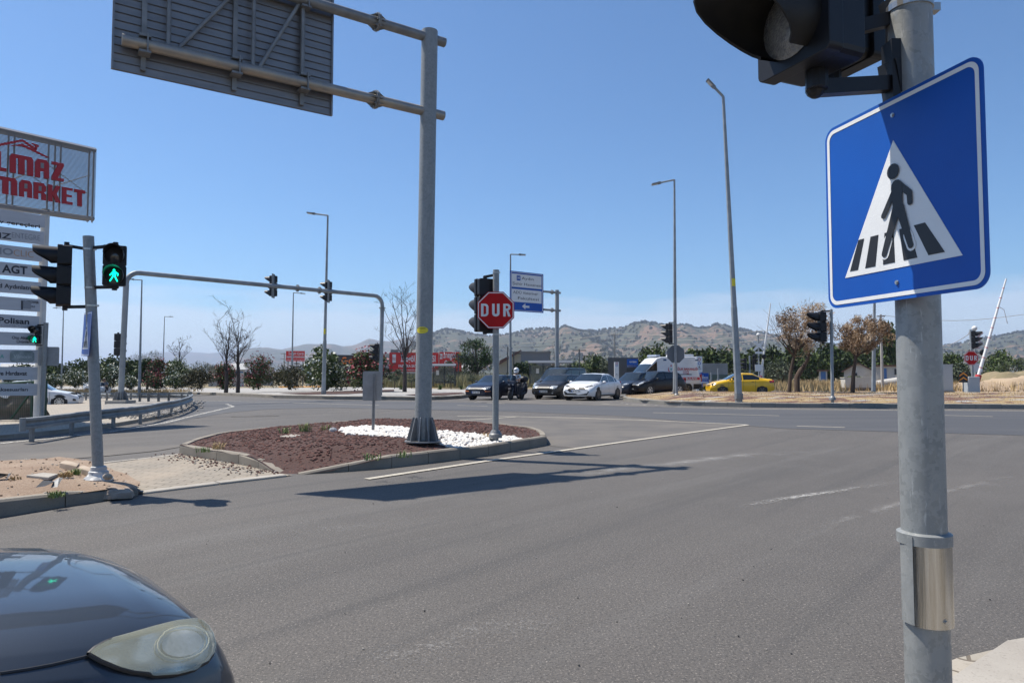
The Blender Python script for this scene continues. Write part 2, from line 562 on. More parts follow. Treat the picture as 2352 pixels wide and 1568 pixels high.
# newer asphalt lane across the junction and along the left carriageway
patch('road_lane', px((-500, 1012), (0, 1012), (200, 1000), (330, 985), (440, 962), (520, 948), (610, 940), (760, 936), (960, 941), (1180, 945),
      (1420, 955), (1800, 984), (2352, 1000), (3000, 1040), (3000, 952), (2352, 944), (1900, 941), (1600, 938), (1430, 931), (1200, 926), (1000, 923), (690, 919), (440, 921), (395, 925), (445, 934), (438, 946), (390, 962), (300, 981), (150, 999), (0, 1011), (-500, 1030)), 0.006, ASPH2, 1.5)
patch('road_shoulder', px((1020, 968), (1240, 955), (1450, 961), (1720, 976), (1330, 1030), (1262, 1024), (1245, 998), (1140, 984)), 0.006, ASPH3, 1.0)
patch('road_junction', px((1085, 917), (1180, 916), (1300, 918), (1420, 921), (1500, 928), (1560, 933), (1500, 935), (1300, 930), (1100, 925)), 0.012, ASPH3, 1.0)
patch('dusty_road', px((480, 1012), (620, 985), (760, 968), (900, 962), (1020, 966), (1020, 976), (860, 974), (780, 976), (700, 990), (600, 998), (500, 1012), (430, 1024), (360, 1036), (240, 1048), (0, 1068), (0, 1045), (300, 1025)), 0.01, ASPH3, 1.0)
# painted lines
strip('edge_line', px((842, 1101), (960, 1083), (1120, 1059), (1300, 1034), (1440, 1014), (1600, 992), (1718, 976)), .13, PAINT)
strip('edge_line', px((1718, 976), (1500, 966), (1320, 960), (1190, 957), (1050, 956)), .13, PAINT)
strip('edge_line', px((1190, 957), (1120, 962), (1010, 969)), .13, PAINT)
strip('edge_line', px((0, 1019), (120, 1007), (260, 991), (380, 971), (440, 956), (500, 942), (536, 934), (520, 928)), .14, PAINTW)
strip('edge_line', px((1418, 922), (1440, 928), (1520, 934), (1700, 939), (1900, 941), (2352, 944)), .12, PAINT)
strip('lane_line', px((1500, 948), (1640, 951), (1790, 955)), .12, PAINT)
strip('lane_line', px((1830, 979), (1940, 982)), .12, PAINT)
strip('lane_line', px((1450, 929), (1510, 931)), .12, PAINT)
strip('lane_line', px((2090, 952), (2280, 957)), .12, PAINT)
strip('lane_line', px((1090, 924), (1160, 927)), .12, PAINT)
strip('lane_line', px((1330, 926), (1400, 928)), .12, PAINT)
strip('lane_line', px((440, 920), (700, 926), (870, 931)), .12, PAINT)
strip('lane_line', px((1120, 933), (1050, 931)), .12, PAINT)
for pts, w, m in (
    (((1690, 1172), (1760, 1154), (1850, 1140), (1960, 1122), (2060, 1106)), .15, PAINTS),
    (((1840, 1225), (1920, 1204), (2000, 1178), (2060, 1160), (2352, 1085)), .15, PAINTF),
    (((820, 1535), (960, 1500), (1120, 1455), (1290, 1410)), .26, PAINTF),
    (((2180, 1135), (2352, 1098)), .35, PAINTF),
    (((1180, 1122), (1400, 1082), (1700, 1047), (1950, 1030)), .45, PAINTF),
    (((560, 1240), (760, 1215), (1000, 1190)), .3, PAINTF)):
    strip('worn_line', px(*pts), w * 1.7, m, 0.013, fade=True)
b = NB('tar_seal'); TAR = b.done((.045, .045, .048), .6)
strip('tar_joint', px((360, 963), (700, 950), (860, 946), (960, 938)), .05, TAR, .014)
strip('tar_joint', px((530, 957), (640, 955)), .18, ASPH3, .016)
b = NB('road_crack_patch'); PATCHM = b.done((.04, .038, .036), .9, alpha=faded(b, .58, .70, 30, .6))
strip('road_patch', px((690, 1203), (760, 1192), (855, 1180)), .10, PATCHM, .014, fade=True)
strip('road_patch', px((556, 1224), (582, 1220)), .06, PATCHM, .014, fade=True)

# --- near pavement corner at the lower right
KR = px((2110, 1592), (2200, 1552), (2352, 1515), (2700, 1450))
patch('near_pavement', KR + [(4.2, 3.0), (4.2, -3), (-.35, -3), (-.35, .6), (.35, 1.75)], 0.09, PAVE2, .5)
kerb('near_kerb', [(-.6, .0), (-.3, .9), (.3, 1.9)] + KR, .135, .5, SLAB, inner=-1, block=2.5, joint=.003)

# --- traffic island in the middle
ISL = px((1256, 1022), (1130, 1045), (1000, 1062), (870, 1077), (760, 1086), (672, 1091), (640, 1087), (560, 1068), (480, 1055), (412, 1043), (440, 1030), (500, 1012),
         (600, 1000), (740, 989), (790, 981), (870, 979), (1000, 981), (1140, 987), (1225, 999), (1250, 1008))
icx = sum(p[0] for p in ISL) / len(ISL); icy = sum(p[1] for p in ISL) / len(ISL)
def seg_dist(x, y, P):
    d = 1e9
    for i in range(len(P)):
        a = Vector(P[i]); b_ = Vector(P[(i + 1) % len(P)]); p = Vector((x, y))
        u = max(0, min(1, (p - a).dot(b_ - a) / max(1e-9, (b_ - a).length_squared)))
        d = min(d, (p - a.lerp(b_, u)).length)
    return d
TIP = Vector(ISL[5])
def isl_k(x, y):
    return .18 * ss(0.05, 1.5, (Vector((x, y)) - TIP).length) + .015
def isl_h(x, y):
    return isl_k(x, y) - .03 + .14 * ss(.1, 1.3, seg_dist(x, y, ISL)) + .02 * NZ.noise(Vector((x * 2, y * 2, 0)))
GRAV = mat('red_lava_gravel', (.085, .040, .030), .95, col2=(.038, .020, .017), scale=35, bump=1.0, bscale=50, world=True)
patch('island_bed', ISL, 0.0, GRAV, .3, hfun=isl_h)
kerb('island_kerb', ISL[:6], .2, .13, KERB, inner=-1, hf=isl_k, block=.75)
kerb('island_kerb', ISL[6:10], .2, .13, KERB, inner=-1, hf=lambda x, y: isl_k(x, y) - .02, block=.75)
kerb('island_kerb', ISL[9:] + ISL[:1], .2, .13, KERB, inner=-1, hf=isl_k, block=.75)
def stones(name, n, inside_f, zf, r0, r1, mats, label, cat, seed=1):
    rr = random.Random(seed)
    mb = MB()
    ico = [(0, 0, 1), (.894, 0, .447), (.276, .851, .447), (-.724, .526, .447), (-.724, -.526, .447), (.276, -.851, .447),
           (.724, .526, -.447), (-.276, .851, -.447), (-.894, 0, -.447), (-.276, -.851, -.447), (.724, -.526, -.447), (0, 0, -1)]
    fcs = [(0, 1, 2), (0, 2, 3), (0, 3, 4), (0, 4, 5), (0, 5, 1), (1, 6, 2), (2, 7, 3), (3, 8, 4), (4, 9, 5), (5, 10, 1),
           (2, 6, 7), (3, 7, 8), (4, 8, 9), (5, 9, 10), (1, 10, 6), (6, 11, 7), (7, 11, 8), (8, 11, 9), (9, 11, 10), (10, 11, 6)]
    k = 0; tries = 0
    while k < n and tries < n * 30:
        tries += 1
        p = inside_f(rr)
        if p is None: continue
        x, y = p
        r = rr.uniform(r0, r1)
        sx, sy, sz = r * rr.uniform(.8, 1.3), r * rr.uniform(.7, 1.0), r * rr.uniform(.5, .8)
        a = rr.uniform(0, 6.28); ca_, sa_ = math.cos(a), math.sin(a)
        vs = []
        for q in ico:
            u, v, w_ = q[0] * sx * rr.uniform(.85, 1.15), q[1] * sy * rr.uniform(.85, 1.15), q[2] * sz
            vs.append((x + u * ca_ - v * sa_, y + u * sa_ + v * ca_, zf(x, y) + w_ + sz * .5))
        mb.add(vs, fcs, rr.randrange(len(mats)))
        k += 1
    o = mb.build(name, mats, smooth='pebble' in name)
    return tag(o, label, cat, kind='stuff')
def in_poly(x, y, P):
    c = False
    for i in range(len(P)):
        a, b_ = P[i], P[i - 1]
        if (a[1] > y) != (b_[1] > y) and x < (b_[0] - a[0]) * (y - a[1]) / (b_[1] - a[1]) + a[0]: c = not c
    return c
PEB = px((785, 984), (870, 980), (960, 986), (1060, 996), (1180, 992), (1246, 1000), (1256, 1008), (1240, 1016), (1150, 1020), (1060, 1014), (950, 1006), (880, 1003), (800, 1000), (782, 992), dz=.3)
PEB = [(p[0], p[1]) for p in PEB]
def samp(P, pad=0.0):
    x0, x1 = min(p[0] for p in P), max(p[0] for p in P); y0, y1 = min(p[1] for p in P), max(p[1] for p in P)
    def f(rr):
        x, y = rr.uniform(x0 - pad, x1 + pad), rr.uniform(y0 - pad, y1 + pad)
        return (x, y) if in_poly(x, y, P) else None
    return f
WST = [mat('white_pebble', (.74, .73, .70), .7, col2=(.55, .53, .5), scale=9), mat('white_pebble_warm', (.66, .62, .56), .7, col2=(.5, .48, .44), scale=9)]
_p = samp(PEB)
def f_peb(rr):
    q = _p(rr)
    return q if q and in_poly(q[0], q[1], ISL) and seg_dist(q[0], q[1], ISL) > .14 else None
stones('white_pebbles', 2400, f_peb, lambda x, y: gz(x, y) + isl_h(x, y) - .005, .03, .058, WST, 'smooth white pebbles spread around the pole bases on the island', 'pebbles', 3)
RST = [mat('lava_stone', (.085, .034, .028), .95), mat('lava_stone_dark', (.042, .02, .018), .95), mat('lava_stone_light', (.15, .07, .055), .95)]
_f = samp(ISL)
def f_red(rr):
    p = _f(rr)
    if p is None or in_poly(p[0], p[1], PEB) or seg_dist(p[0], p[1], ISL) < .12: return None
    return p
stones('lava_gravel', 9000, f_red, lambda x, y: gz(x, y) + isl_h(x, y) - .008, .014, .03, RST, 'dark red lava gravel covering the traffic island', 'gravel', 4)
def f_spill(rr):
    t = rr.random()
    a, b_ = (Vector(ISL[6]).lerp(Vector(ISL[9]), t)), None
    d = Vector((rr.gauss(-.1, .22), rr.gauss(-.12, .18)))
    p = a + d
    return None if in_poly(p.x, p.y, ISL) else (p.x, p.y)
stones('spilled_gravel', 260, f_spill, lambda x, y: gz(x, y) + .012, .01, .024, RST + [SLAB], 'loose red gravel spilled over the paving beside the island', 'gravel', 5)
def f_road(rr):
    y = rr.uniform(2.2, 14); x = rr.uniform(-.7 * y, .7 * y)
    return None if in_poly(x, y, ISL) or (x < -2.2 and rr.random() < .5) else (x, y)
stones('road_grit', 130, f_road, lambda x, y: gz(x, y) + .004, .003, .008, [mat('grit', (.3, .28, .25), .9), mat('grit_dark', (.05, .05, .05), .9)], 'scattered grit and small stones on the asphalt', 'grit', 6)

# --- paved crossing between the islands
PAVP = px((180, 1071), (340, 1053), (375, 1046), (410, 1044), (480, 1056), (566, 1071), (640, 1088), (672, 1092), (574, 1104), (450, 1118), (329, 1134), (290, 1134), (240, 1110), (200, 1092))
patch('crossing_paving', PAVP, .012, PAVE, .4)
kerb('dropped_kerb', px((329, 1135), (450, 1119), (574, 1105), (672, 1093)), .03, .17, SLAB, inner=1, block=1.0)
kerb('dropped_kerb', px((410, 1043), (375, 1045), (340, 1052), (180, 1070)), .02, .12, SLAB, inner=1, block=1.0)
# --- bare island on the left
LIS = px((-700, 1330), (0, 1184), (100, 1170), (192, 1157), (262, 1146), (318, 1138), (322, 1131), (290, 1112), (240, 1092), (180, 1070), (134, 1067), (0, 1077), (-700, 1125))
def lis_h(x, y):
    return .13 + .10 * ss(.1, 1.0, seg_dist(x, y, LIS)) * ss(-3.4, -4.6, x) + .035 * NZ.fractal(Vector((x * 1.5, y * 1.5, 3)), 1, 2, 4) - .10 * ss(-4.8, -4.35, x)
patch('left_island', LIS, 0.0, SOIL, .25, hfun=lis_h)
kerb('left_kerb', LIS[:6], .2, .14, KERB, inner=1, block=1.0, hf=lambda x, y: .2 - .15 * ss(-5.4, -4.45, x))
kerb('left_kerb', list(reversed(LIS[9:])), .1, .12, KERB, inner=-1, block=1.0)
stones('soil_pebbles', 700, samp(LIS), lambda x, y: gz(x, y) + lis_h(x, y), .006, .02, [SOIL, SLAB, mat('brown_stone', (.22, .15, .10), .95)], 'small stones lying on the bare soil of the left island', 'stones', 8)

# --- left pavement behind the guard rail
LPV = px((-700, 1062), (0, 1010), (137, 996), (274, 978), (330, 968), (384, 957), (428, 944), (440, 934), (432, 926), (380, 921), (170, 919), (-300, 915), (-900, 940))
patch('left_pavement', LPV, .1, PAVE2, .8)
patch('pavement_gravel', px((330, 966), (384, 955), (426, 943), (436, 934), (430, 927), (380, 923), (300, 923), (240, 935), (235, 948), (300, 950)), .125, mat('loose_gravel', (.30, .28, .25), .95, col2=(.20, .19, .175), scale=14, bump=1, bscale=40, world=True), .8)
kerb('pavement_kerb', LPV[:12], .11, .14, SLAB, inner=1)
def f_edge(rr):
    P_ = LPV[4:9]; i = rr.randrange(len(P_) - 1)
    p = Vector(P_[i]).lerp(Vector(P_[i + 1]), rr.random()) + Vector((rr.gauss(-.25, .35), rr.gauss(.2, .4)))
    return (p.x, p.y)
stones('kerbside_rubble', 500, f_edge, lambda x, y: gz(x, y) + .12, .02, .06, [SLAB, mat('rubble_grey', (.25, .24, .23), .9)], 'grey rubble and loose stones along the guard rail bend', 'rubble', 9)

# --- far verge strip on the left, with gravel beds
FV = px((-900, 900), (150, 899), (430, 904), (530, 909), (630, 914), (760, 917), (860, 918), (954, 919), (1010, 918), (1060, 915), (1082, 911), (1090, 905), (1075, 899), (1000, 896.5), (560, 893), (300, 890), (100, 888), (-900, 886))
GVERGE = mat('pale_gravel', (.36, .35, .33), .95, col2=(.25, .24, .225), scale=6, bump=.8, bscale=20, world=True)
patch('verge', FV, .14, GVERGE, 2.0)
kerb('verge_kerb', FV[:13], .2, .15, KERB, inner=1)
patch('red_bed', px((640, 908), (700, 906), (800, 902), (905, 899), (905, 903), (800, 910), (700, 911.5)), .165, GRAV, 1.0)
patch('red_bed', px((930, 912), (1000, 908), (1060, 906), (1070, 909), (1020, 913.5), (960, 914.5)), .165, GRAV, 1.0)
# service road edge and yellow kerb
YK = px((640, 890), (800, 888.5), (954, 887.5), (1110, 886), (1250, 885.5))
kerb('yellow_kerb', YK, .2, .2, YEL, inner=1)
patch('bus_platform', YK + [(YK[-1][0] + 4, YK[-1][1] + 7), (YK[0][0] - 4, YK[0][1] + 7)], .17, SLAB, 3.0)

# --- right island with mulch and gravel
RI = px((1430, 914), (1433, 920), (1452, 923), (1475, 926), (1508, 928), (1540, 930), (1603, 932), (1724, 935), (1838, 936), (2100, 937.5), (2352, 939), (3300, 944),
        (3300, 918), (2100, 911), (1700, 910), (1560, 908), (1480, 907), (1445, 909))
def ri_h(x, y): return .15 + .22 * ss(.2, 3.5, seg_dist(x, y, RI)) + .03 * NZ.noise(Vector((x * .8, y * .8, 0)))
b = NB('mulch_and_straw')
n1 = b.noise(.55, 5, (1, 2.2, 1), .2); n2 = b.noise(9, 4)
c = b.mix(b.ramp(n2, .4, .65), (.42, .31, .16), (.27, .185, .095))
c = b.mix(b.ramp(n1, .50, .54), c, b.mix(b.ramp(n2, .4, .6), (.12, .055, .042), (.18, .10, .075)))
c = b.mix(b.ramp(b.noise(.5, 6, (1, 3.2, 1), .15), .57, .60), c, b.mix(b.ramp(b.noise(20, 3), .4, .6), (.5, .49, .46), (.26, .25, .23)))
MULCH = b.done(c, .95, b.noise(25, 5), 1.0, .04)
patch('right_island', RI, 0.0, MULCH, .8, hfun=ri_h)
kerb('right_kerb', RI[:12], .2, .15, KERBG, inner=1)
kerb('right_kerb', RI[11:] + RI[:1], .2, .15, KERBG, inner=1)
# ================================================================ STREET FURNITURE
def galv(name, sc=14):
    b = NB(name)
    tco = b.n.new('ShaderNodeTexCoord'); b.pos = tco.outputs['Object']
    v = b.n.new('ShaderNodeTexVoronoi'); v.inputs['Scale'].default_value = sc
    wob = b.n.new('ShaderNodeVectorMath'); wob.operation = 'MULTIPLY_ADD'
    nz = b.n.new('ShaderNodeTexNoise'); nz.inputs['Scale'].default_value = sc * .9; nz.inputs['Detail'].default_value = 3
    b.l.new(b.pos, nz.inputs['Vector'])
    b.l.new(nz.outputs['Color'], wob.inputs[0]); wob.inputs[1].default_value = (.12, .12, .12); b.l.new(b.pos, wob.inputs[2])
    b.l.new(wob.outputs[0], v.inputs['Vector'])
    sepc = b.n.new('ShaderNodeSeparateColor'); b.l.new(v.outputs['Color'], sepc.inputs[0])
    c = b.mix(b.ramp(sepc.outputs[0], .35, 1.0, 0, .6), (.30, .315, .315), (.20, .215, .218))
    c = b.mix(b.ramp(b.noise(sc * .25, 5, (1, 1, .3)), .5, .72, 0, .55), c, (.40, .41, .40))
    c = b.mix(b.ramp(b.noise(sc * 3, 4, (1, 1, .12)), .64, .7, 0, .6), c, (.52, .54, .54))
    b.p.inputs['Metallic'].default_value = .25
    return b.done(c, b.ramp(sepc.outputs[1], 0, 1, .38, .6), b.noise(sc * 5, 3), .12, .004)
GALV = galv('galvanised_steel', 34)
GALVF = mat('galvanised_far', (.30, .32, .335), .55, .25, col2=(.21, .23, .24), scale=1.5, detail=3)
GALVD = mat('galvanised_dull', (.24, .245, .245), .5, .35, col2=(.17, .172, .175), scale=4, detail=4)
WARMST = mat('stained_galvanised', (.38, .33, .27), .45, .55, col2=(.24, .24, .24), scale=2.5, detail=6, stretch=(1, 1, 1))
BLK = mat('black_plastic', (.008, .009, .012), .42, col2=(.014, .014, .017), scale=8, spec=.3)
BLKD = mat('dusty_black_plastic', (.009, .0095, .011), .5, col2=(.022, .021, .02), scale=6, detail=6, spec=.25)
LENSD = mat('dark_lens', (.045, .045, .05), .15, coat=.6)
LENSG = mat('clear_ribbed_lens', (.25, .24, .22), .25, col2=(.16, .16, .16), scale=60, bump=.6, bscale=160, coat=.5)
LENSR = mat('red_lens_unlit', (.14, .01, .01), .2, coat=.5)
GREENL = mat('green_light', (0, .3, .16), .4, emit=(.0, .95, .52), estr=2.2)
BOLT = mat('bolt_steel', (.45, .44, .42), .3, .9)
SBLUE = mat('sign_blue', (.004, .085, .40), .45, col2=(.005, .072, .35), scale=2, spec=.3, bump=.08, bscale=260)
SWHITE = mat('sign_white', (.72, .73, .73), .42, bump=.1, bscale=260, col2=(.66, .67, .67), scale=3)
SBLACK = mat('sign_black', (.012, .012, .014), .45)
SRED = mat('sign_red', (.50, .004, .006), .5, col2=(.42, .004, .006), scale=3, spec=.2)
SPLATE = mat('sign_back_grey', (.30, .305, .31), .55, .3, col2=(.24, .24, .235), scale=5, detail=5)
SDULL = mat('sign_back_dark', (.13, .15, .17), .6, .2)

def rrect(w, h, r, n=6, cx=0, cz=0):
    p = []
    for qx, qz, a0 in ((1, 1, 0), (-1, 1, 90), (-1, -1, 180), (1, -1, 270)):
        for i in range(n + 1):
            a = rad(a0 + 90 * i / n)
            p.append((cx + qx * (w / 2 - r) + r * math.cos(a), cz + qz * (h / 2 - r) + r * math.sin(a)))
    return p
def ngon(n, r, a0=0, cx=0, cz=0): return [(cx + r * math.cos(a0 + 2 * math.pi * i / n), cz + r * math.sin(a0 + 2 * math.pi * i / n)) for i in range(n)]
I4 = Matrix.Identity(4)
def TR(x, y, z, rz=0.0): return Matrix.Translation((x, y, z)) @ Matrix.Rotation(rz, 4, 'Z')
def yaw_of(nx, ny):
    """rotation that turns the local front (-y) to face along (nx, ny)"""
    return math.atan2(nx, -ny)
def stroke(p0, p1, w0, w1=None, round_=True):
    w1 = w1 or w0
    a, b_ = Vector(p0), Vector(p1)
    t = (b_ - a).normalized(); n = Vector((-t.y, t.x))
    P = []
    for i in range(7):
        an = math.pi * i / 6
        P.append(b_ + n * (math.cos(an) * w1) + t * (math.sin(an) * w1))
    for i in range(7):
        an = math.pi * i / 6
        P.append(a - n * (math.cos(an) * w0) - t * (math.sin(an) * w0))
    return [(p.x, p.y) for p in P]

def signal_head(parent, loc, rz, n=3, u=.26, d=None, dep=None, lit=None, ped=False, plate=False, name='signal_head', lens=None, rich=False):
    """housing with one box per lamp; visor and lens pieces are its own parts. front looks to local -y, loc = middle of the housing"""
    d = d or u * .8; dep = dep or u * .55
    h = n * u
    mb = MB()
    for i in range(n):
        z = h / 2 - u * (i + .5)
        mb.prism(rrect(u * 1.02, u * .99, u * .07, 3, 0, z), TR(0, -dep / 2, 0), dep * .35)
        mb.prism(rrect(u * .92, u * .96, u * .1, 3, 0, z), TR(0, -dep * .15, 0), dep * .65)
    if plate: mb.prism(rrect(u * 1.7, h * 1.1, u * .15, 4), TR(0, -dep * .42, 0), .012)
    mb.tube([(0, .02, h / 2 - .01), (0, .02, h / 2 + .05)], u * .12, 10)
    mb.tube([(0, .02, -h / 2 + .01), (0, .02, -h / 2 - .05)], u * .12, 10)
    o = mb.build(name, BLK, parent, bevel=.004 if rich else 0)
    o.location = loc; o.rotation_euler = (0, 0, rz)
    seg = 24 if rich else 14
    for i in range(n):
        z = h / 2 - u * (i + .5)
        r = d / 2 * 1.06
        L = u * 1.02
        vb = MB()
        vs = []
        for k in range(seg + 1):
            a = rad(-150 + 300 * k / seg)
            ln = L * (.22 + .78 * ss(-1.0, .55, math.cos(a)))
            for rr_, yy in ((r * 1.0, 0), (r * 1.04, -ln), (r * 1.0 - .004, -ln), (r * .965, 0)):
                vs.append((rr_ * math.sin(a), -dep / 2 + yy, z + rr_ * math.cos(a)))
        fs = []
        for k in range(seg):
            for j in range(4):
                fs.append((k * 4 + j, (k + 1) * 4 + j, (k + 1) * 4 + (j + 1) % 4, k * 4 + (j + 1) % 4))
        vb.add(vs, fs)
        vb.build('visor', BLKD if rich else BLK, o, smooth=True)
        lb = MB()
        nn = 28 if rich else 16
        vs = []; rings = 5
        for q in range(rings + 1):
            for k in range(nn):
                a = 2 * math.pi * k / nn; rr_ = r * .95 * (1 - q / rings)
                vs.append((rr_ * math.sin(a), -dep / 2 - .004 - .03 * (u / .3) * (1 - (1 - q / rings) ** 2), z + rr_ * math.cos(a)))
        fs = [(q * nn + k, q * nn + (k + 1) % nn, (q + 1) * nn + (k + 1) % nn, (q + 1) * nn + k) for q in range(rings) for k in range(nn)]
        lb.add(vs, fs)
        lb.build('lens', lens or (LENSG if rich else LENSD), o, smooth=True)
        if lit == i and ped:
            fb = MB(); s_ = d * .82; T = TR(0, -dep / 2 - .045, z)
            fb.prism(ngon(10, .085 * s_, 0, 0, .37 * s_), T, .004)
            fb.prism([(-.07 * s_, .27 * s_), (.10 * s_, .27 * s_), (.11 * s_, -.05 * s_), (-.09 * s_, -.05 * s_)], T, .004)
            for a_, b_ in (((-.06, .24), (-.25, .0)), ((.08, .24), (.25, .12)), ((.25, .12), (.24, .0)), ((-.03, -.03), (-.24, -.43)), ((.04, -.03), (.22, -.43))):
                fb.prism(stroke((a_[0] * s_, a_[1] * s_), (b_[0] * s_, b_[1] * s_), .042 * s_), T, .004)
            fb.build('walking_figure', GREENL, o)
    return o
def bracket(parent, p0, p1, r=.018, name='bracket', m=None, sq=None):
    mb = MB()
    p0, p1 = Vector(p0), Vector(p1)
    sq = sq or r * 2
    t = (p1 - p0); L = t.length
    q = t.to_track_quat('X', 'Z').to_matrix()
    mb.box((p0 + p1) / 2, (L, sq * .8, sq), rot=q)
    mb.ball(p1, r * 1.35, 10, 7)
    mb.box(p0, (sq * .7, sq * 1.6, sq * 3), rot=q)
    return mb.build(name, m or BLK, parent)
def clamp(parent, p, r, m=BOLT, h=.02):
    mb = MB(); mb.lathe([(r * 1.0, -h / 2), (r * 1.07, -h / 2), (r * 1.07, h / 2), (r, h / 2)], 24, p)
    mb.box((p[0] + r * 1.1, p[1], p[2]), (.04, .03, h * 1.2))
    return mb.build('clamp_band', m, parent)

def crossing_sign(parent, M, S=.6, rich=True, name='crossing_sign'):
    """blue square with white triangle and walking figure; local xz plane, front -y, centred"""
    p = MB().prism(rrect(S, S, S * .07, 8), I4, .004).build(name, [SBLUE], parent, M=M)
    fr = MB()
    o_, i_ = rrect(S * .965, S * .965, S * .055, 8), rrect(S * .925, S * .925, S * .04, 8)
    n = len(o_); y0 = -.0012
    fr.add([(a, y0, b_) for a, b_ in o_] + [(a, y0, b_) for a, b_ in i_], [(i, (i + 1) % n, (i + 1) % n + n, i + n) for i in range(n)])
    fr.build('white_border', SWHITE, p)
    k = S
    MB().prism([(-.36 * k, -.345 * k), (.375 * k, -.345 * k), (.0 * k, .285 * k)], TR(0, -.0016, 0), .0012).build('white_triangle', SWHITE, p)
    st = MB()
    for x0, x1, x2, x3, top in ((-.320, -.262, -.212, -.252, -.16), (-.208, -.138, -.112, -.165, -.16), (-.085, -.008, -.012, -.070, -.16), (.048, .130, .085, .025, -.16), (.195, .285, .18, .115, -.16)):
        st.prism([(x0 * k, -.315 * k), (x1 * k, -.315 * k), (x2 * k, top * k), (x3 * k, top * k)], TR(0, -.0028, 0), .0011)
    st.build('zebra_stripes', SBLACK, p)
    def walk(w, y, m, nm):
        f = MB(); T = TR(0, y, 0)
        f.prism(ngon(18, .038 * k + w, 0, .0 * k, .13 * k), T, .001)
        for a_, b_, r0, r1 in (((.022, .055), (-.070, -.075), .017, .014), ((.03, .06), (.098, .0), .018, .016), ((.098, .0), (.100, -.045), .016, .015),
                               ((.020, .050), (.026, -.06), .034, .030), ((.018, -.055), (-.07, -.265), .026, .016), ((.036, -.055), (.098, -.25), .026, .016)):
            f.prism(stroke((a_[0] * k, a_[1] * k), (b_[0] * k, b_[1] * k), r0 * k + w, r1 * k + w), T, .001)
            y_ = T[1][3]; T = TR(0, y_ - .0001, 0)
        return f.build(nm, m, p)
    if rich:
        f = MB(); T = TR(0, -.0040, 0)
        for a_, b_ in (((-.045, -.2), (-.07, -.265)), ((.08, -.2), (.098, -.25))):
            f = MB(); f.prism(stroke((a_[0] * k, a_[1] * k), (b_[0] * k, b_[1] * k), .028 * k), T, .001)
            f.build('shoe_outline', SWHITE, p)
    walk(0, -.0056, SBLACK, 'walking_figure')
    if rich:
        for z in (.41 * k, -.415 * k):
            MB().lathe([(.0065, 0), (.0065, .003), (.004, .003), (.004, .006), (.001, .006)], 14, M=Matrix.Translation((.0, 0, z)) @ Matrix.Rotation(rad(90), 4, 'X')).build('bolt', BOLT, p)
    return p

# ---------- 1. the near pole with the crossing sign
NP = Vector((1.219, 2.085, 0.12))
t = empty('traffic_signal', NP, 'large galvanised pole closest to the camera with blue crossing sign and steel sleeve', 'traffic light')
pr = .0605
MB().tube([(0, 0, 0), (0, 0, 3.6)], pr, 48, caps=True).build('pole', GALV, t, smooth=True)
dirv = Vector((.133, -.57)).normalized(); nrm = Vector((dirv.y, -dirv.x))   # faces left and slightly to camera
if nrm.x > 0: nrm = -nrm
SC_ = Vector((1.123, 2.02)) - Vector((NP.x, NP.y))
Ms = TR(SC_.x, SC_.y, 2.017 - NP.z, yaw_of(nrm.x, nrm.y))
crossing_sign(t, Ms, .60)
for z in (2.25, 1.78):
    q = (SC_.x * .55, SC_.y * .55, z - NP.z)
    bracket(t, (0, 0, z - NP.z), (SC_.x * .8, SC_.y * .8, z - NP.z), .012, 'sign_bracket', GALVD)
# sleeve plate low on the pole
sl = MB()
z0, z1 = .775 - NP.z, 1.035 - NP.z
seg = 20
vs = []
for k in range(seg + 1):
    a = rad(-146 + 124 * k / seg)
    for r_ in (pr + .007, pr + .010):
        for z in (z0, z1 - .02): vs.append((r_ * math.cos(a), r_ * math.sin(a), z))
fs = []
for k in range(seg):
    o = k * 4
    fs += [(o, o + 4, o + 5, o + 1), (o + 2, o + 3, o + 7, o + 6), (o, o + 2, o + 6, o + 4), (o + 1, o + 5, o + 7, o + 3)]
sl.add(vs, fs + [(0, 1, 3, 2), (seg * 4, seg * 4 + 2, seg * 4 + 3, seg * 4 + 1)])
STEEL = mat('brushed_sleeve_steel', (.60, .60, .59), .26, .95, col2=(.36, .34, .30), scale=3, stretch=(12, 12, .6), bump=.12, bscale=8)
so = sl.build('access_cover', STEEL, t, smooth=True)
a = rad(-92 + 8)
MB().lathe([(.0085, 0), (.0085, .003), (.005, .003), (.005, .008), (.001, .008)], 12, M=Matrix.Translation(((pr + .009) * math.cos(rad(-78)), (pr + .009) * math.sin(rad(-78)), z0 + .022)) @ Matrix.Rotation(rad(90), 4, 'X')).build('screw', BOLT, so)
hd = MB(); hd.lathe([(pr + .0005, -.03), (pr + .0125, -.03), (pr + .0125, .0), (pr + .003, .005)], 40, (0, 0, z1)); hd.build('cover_band', GALV, t, smooth=True)
w_ = MB()
for r_, a0, a1 in ((pr + .003, 172, 216),):
    vs = []
    for k in range(9):
        a = rad(a0 + (a1 - a0) * k / 8)
        for r2 in (r_ + .001 + .008 * k / 8, r_ + .004 + .008 * k / 8):
            for z in (z0 + .004, z1 - .004): vs.append((r2 * math.cos(a), r2 * math.sin(a), z))
    fs = []
    for k in range(8):
        o = k * 4
        fs += [(o, o + 4, o + 5, o + 1), (o + 2, o + 3, o + 7, o + 6), (o, o + 2, o + 6, o + 4), (o + 1, o + 5, o + 7, o + 3)]
    w_.add(vs, fs + [(32, 34, 35, 33)])
w_.build('cover_wing', GALV, t, smooth=True)
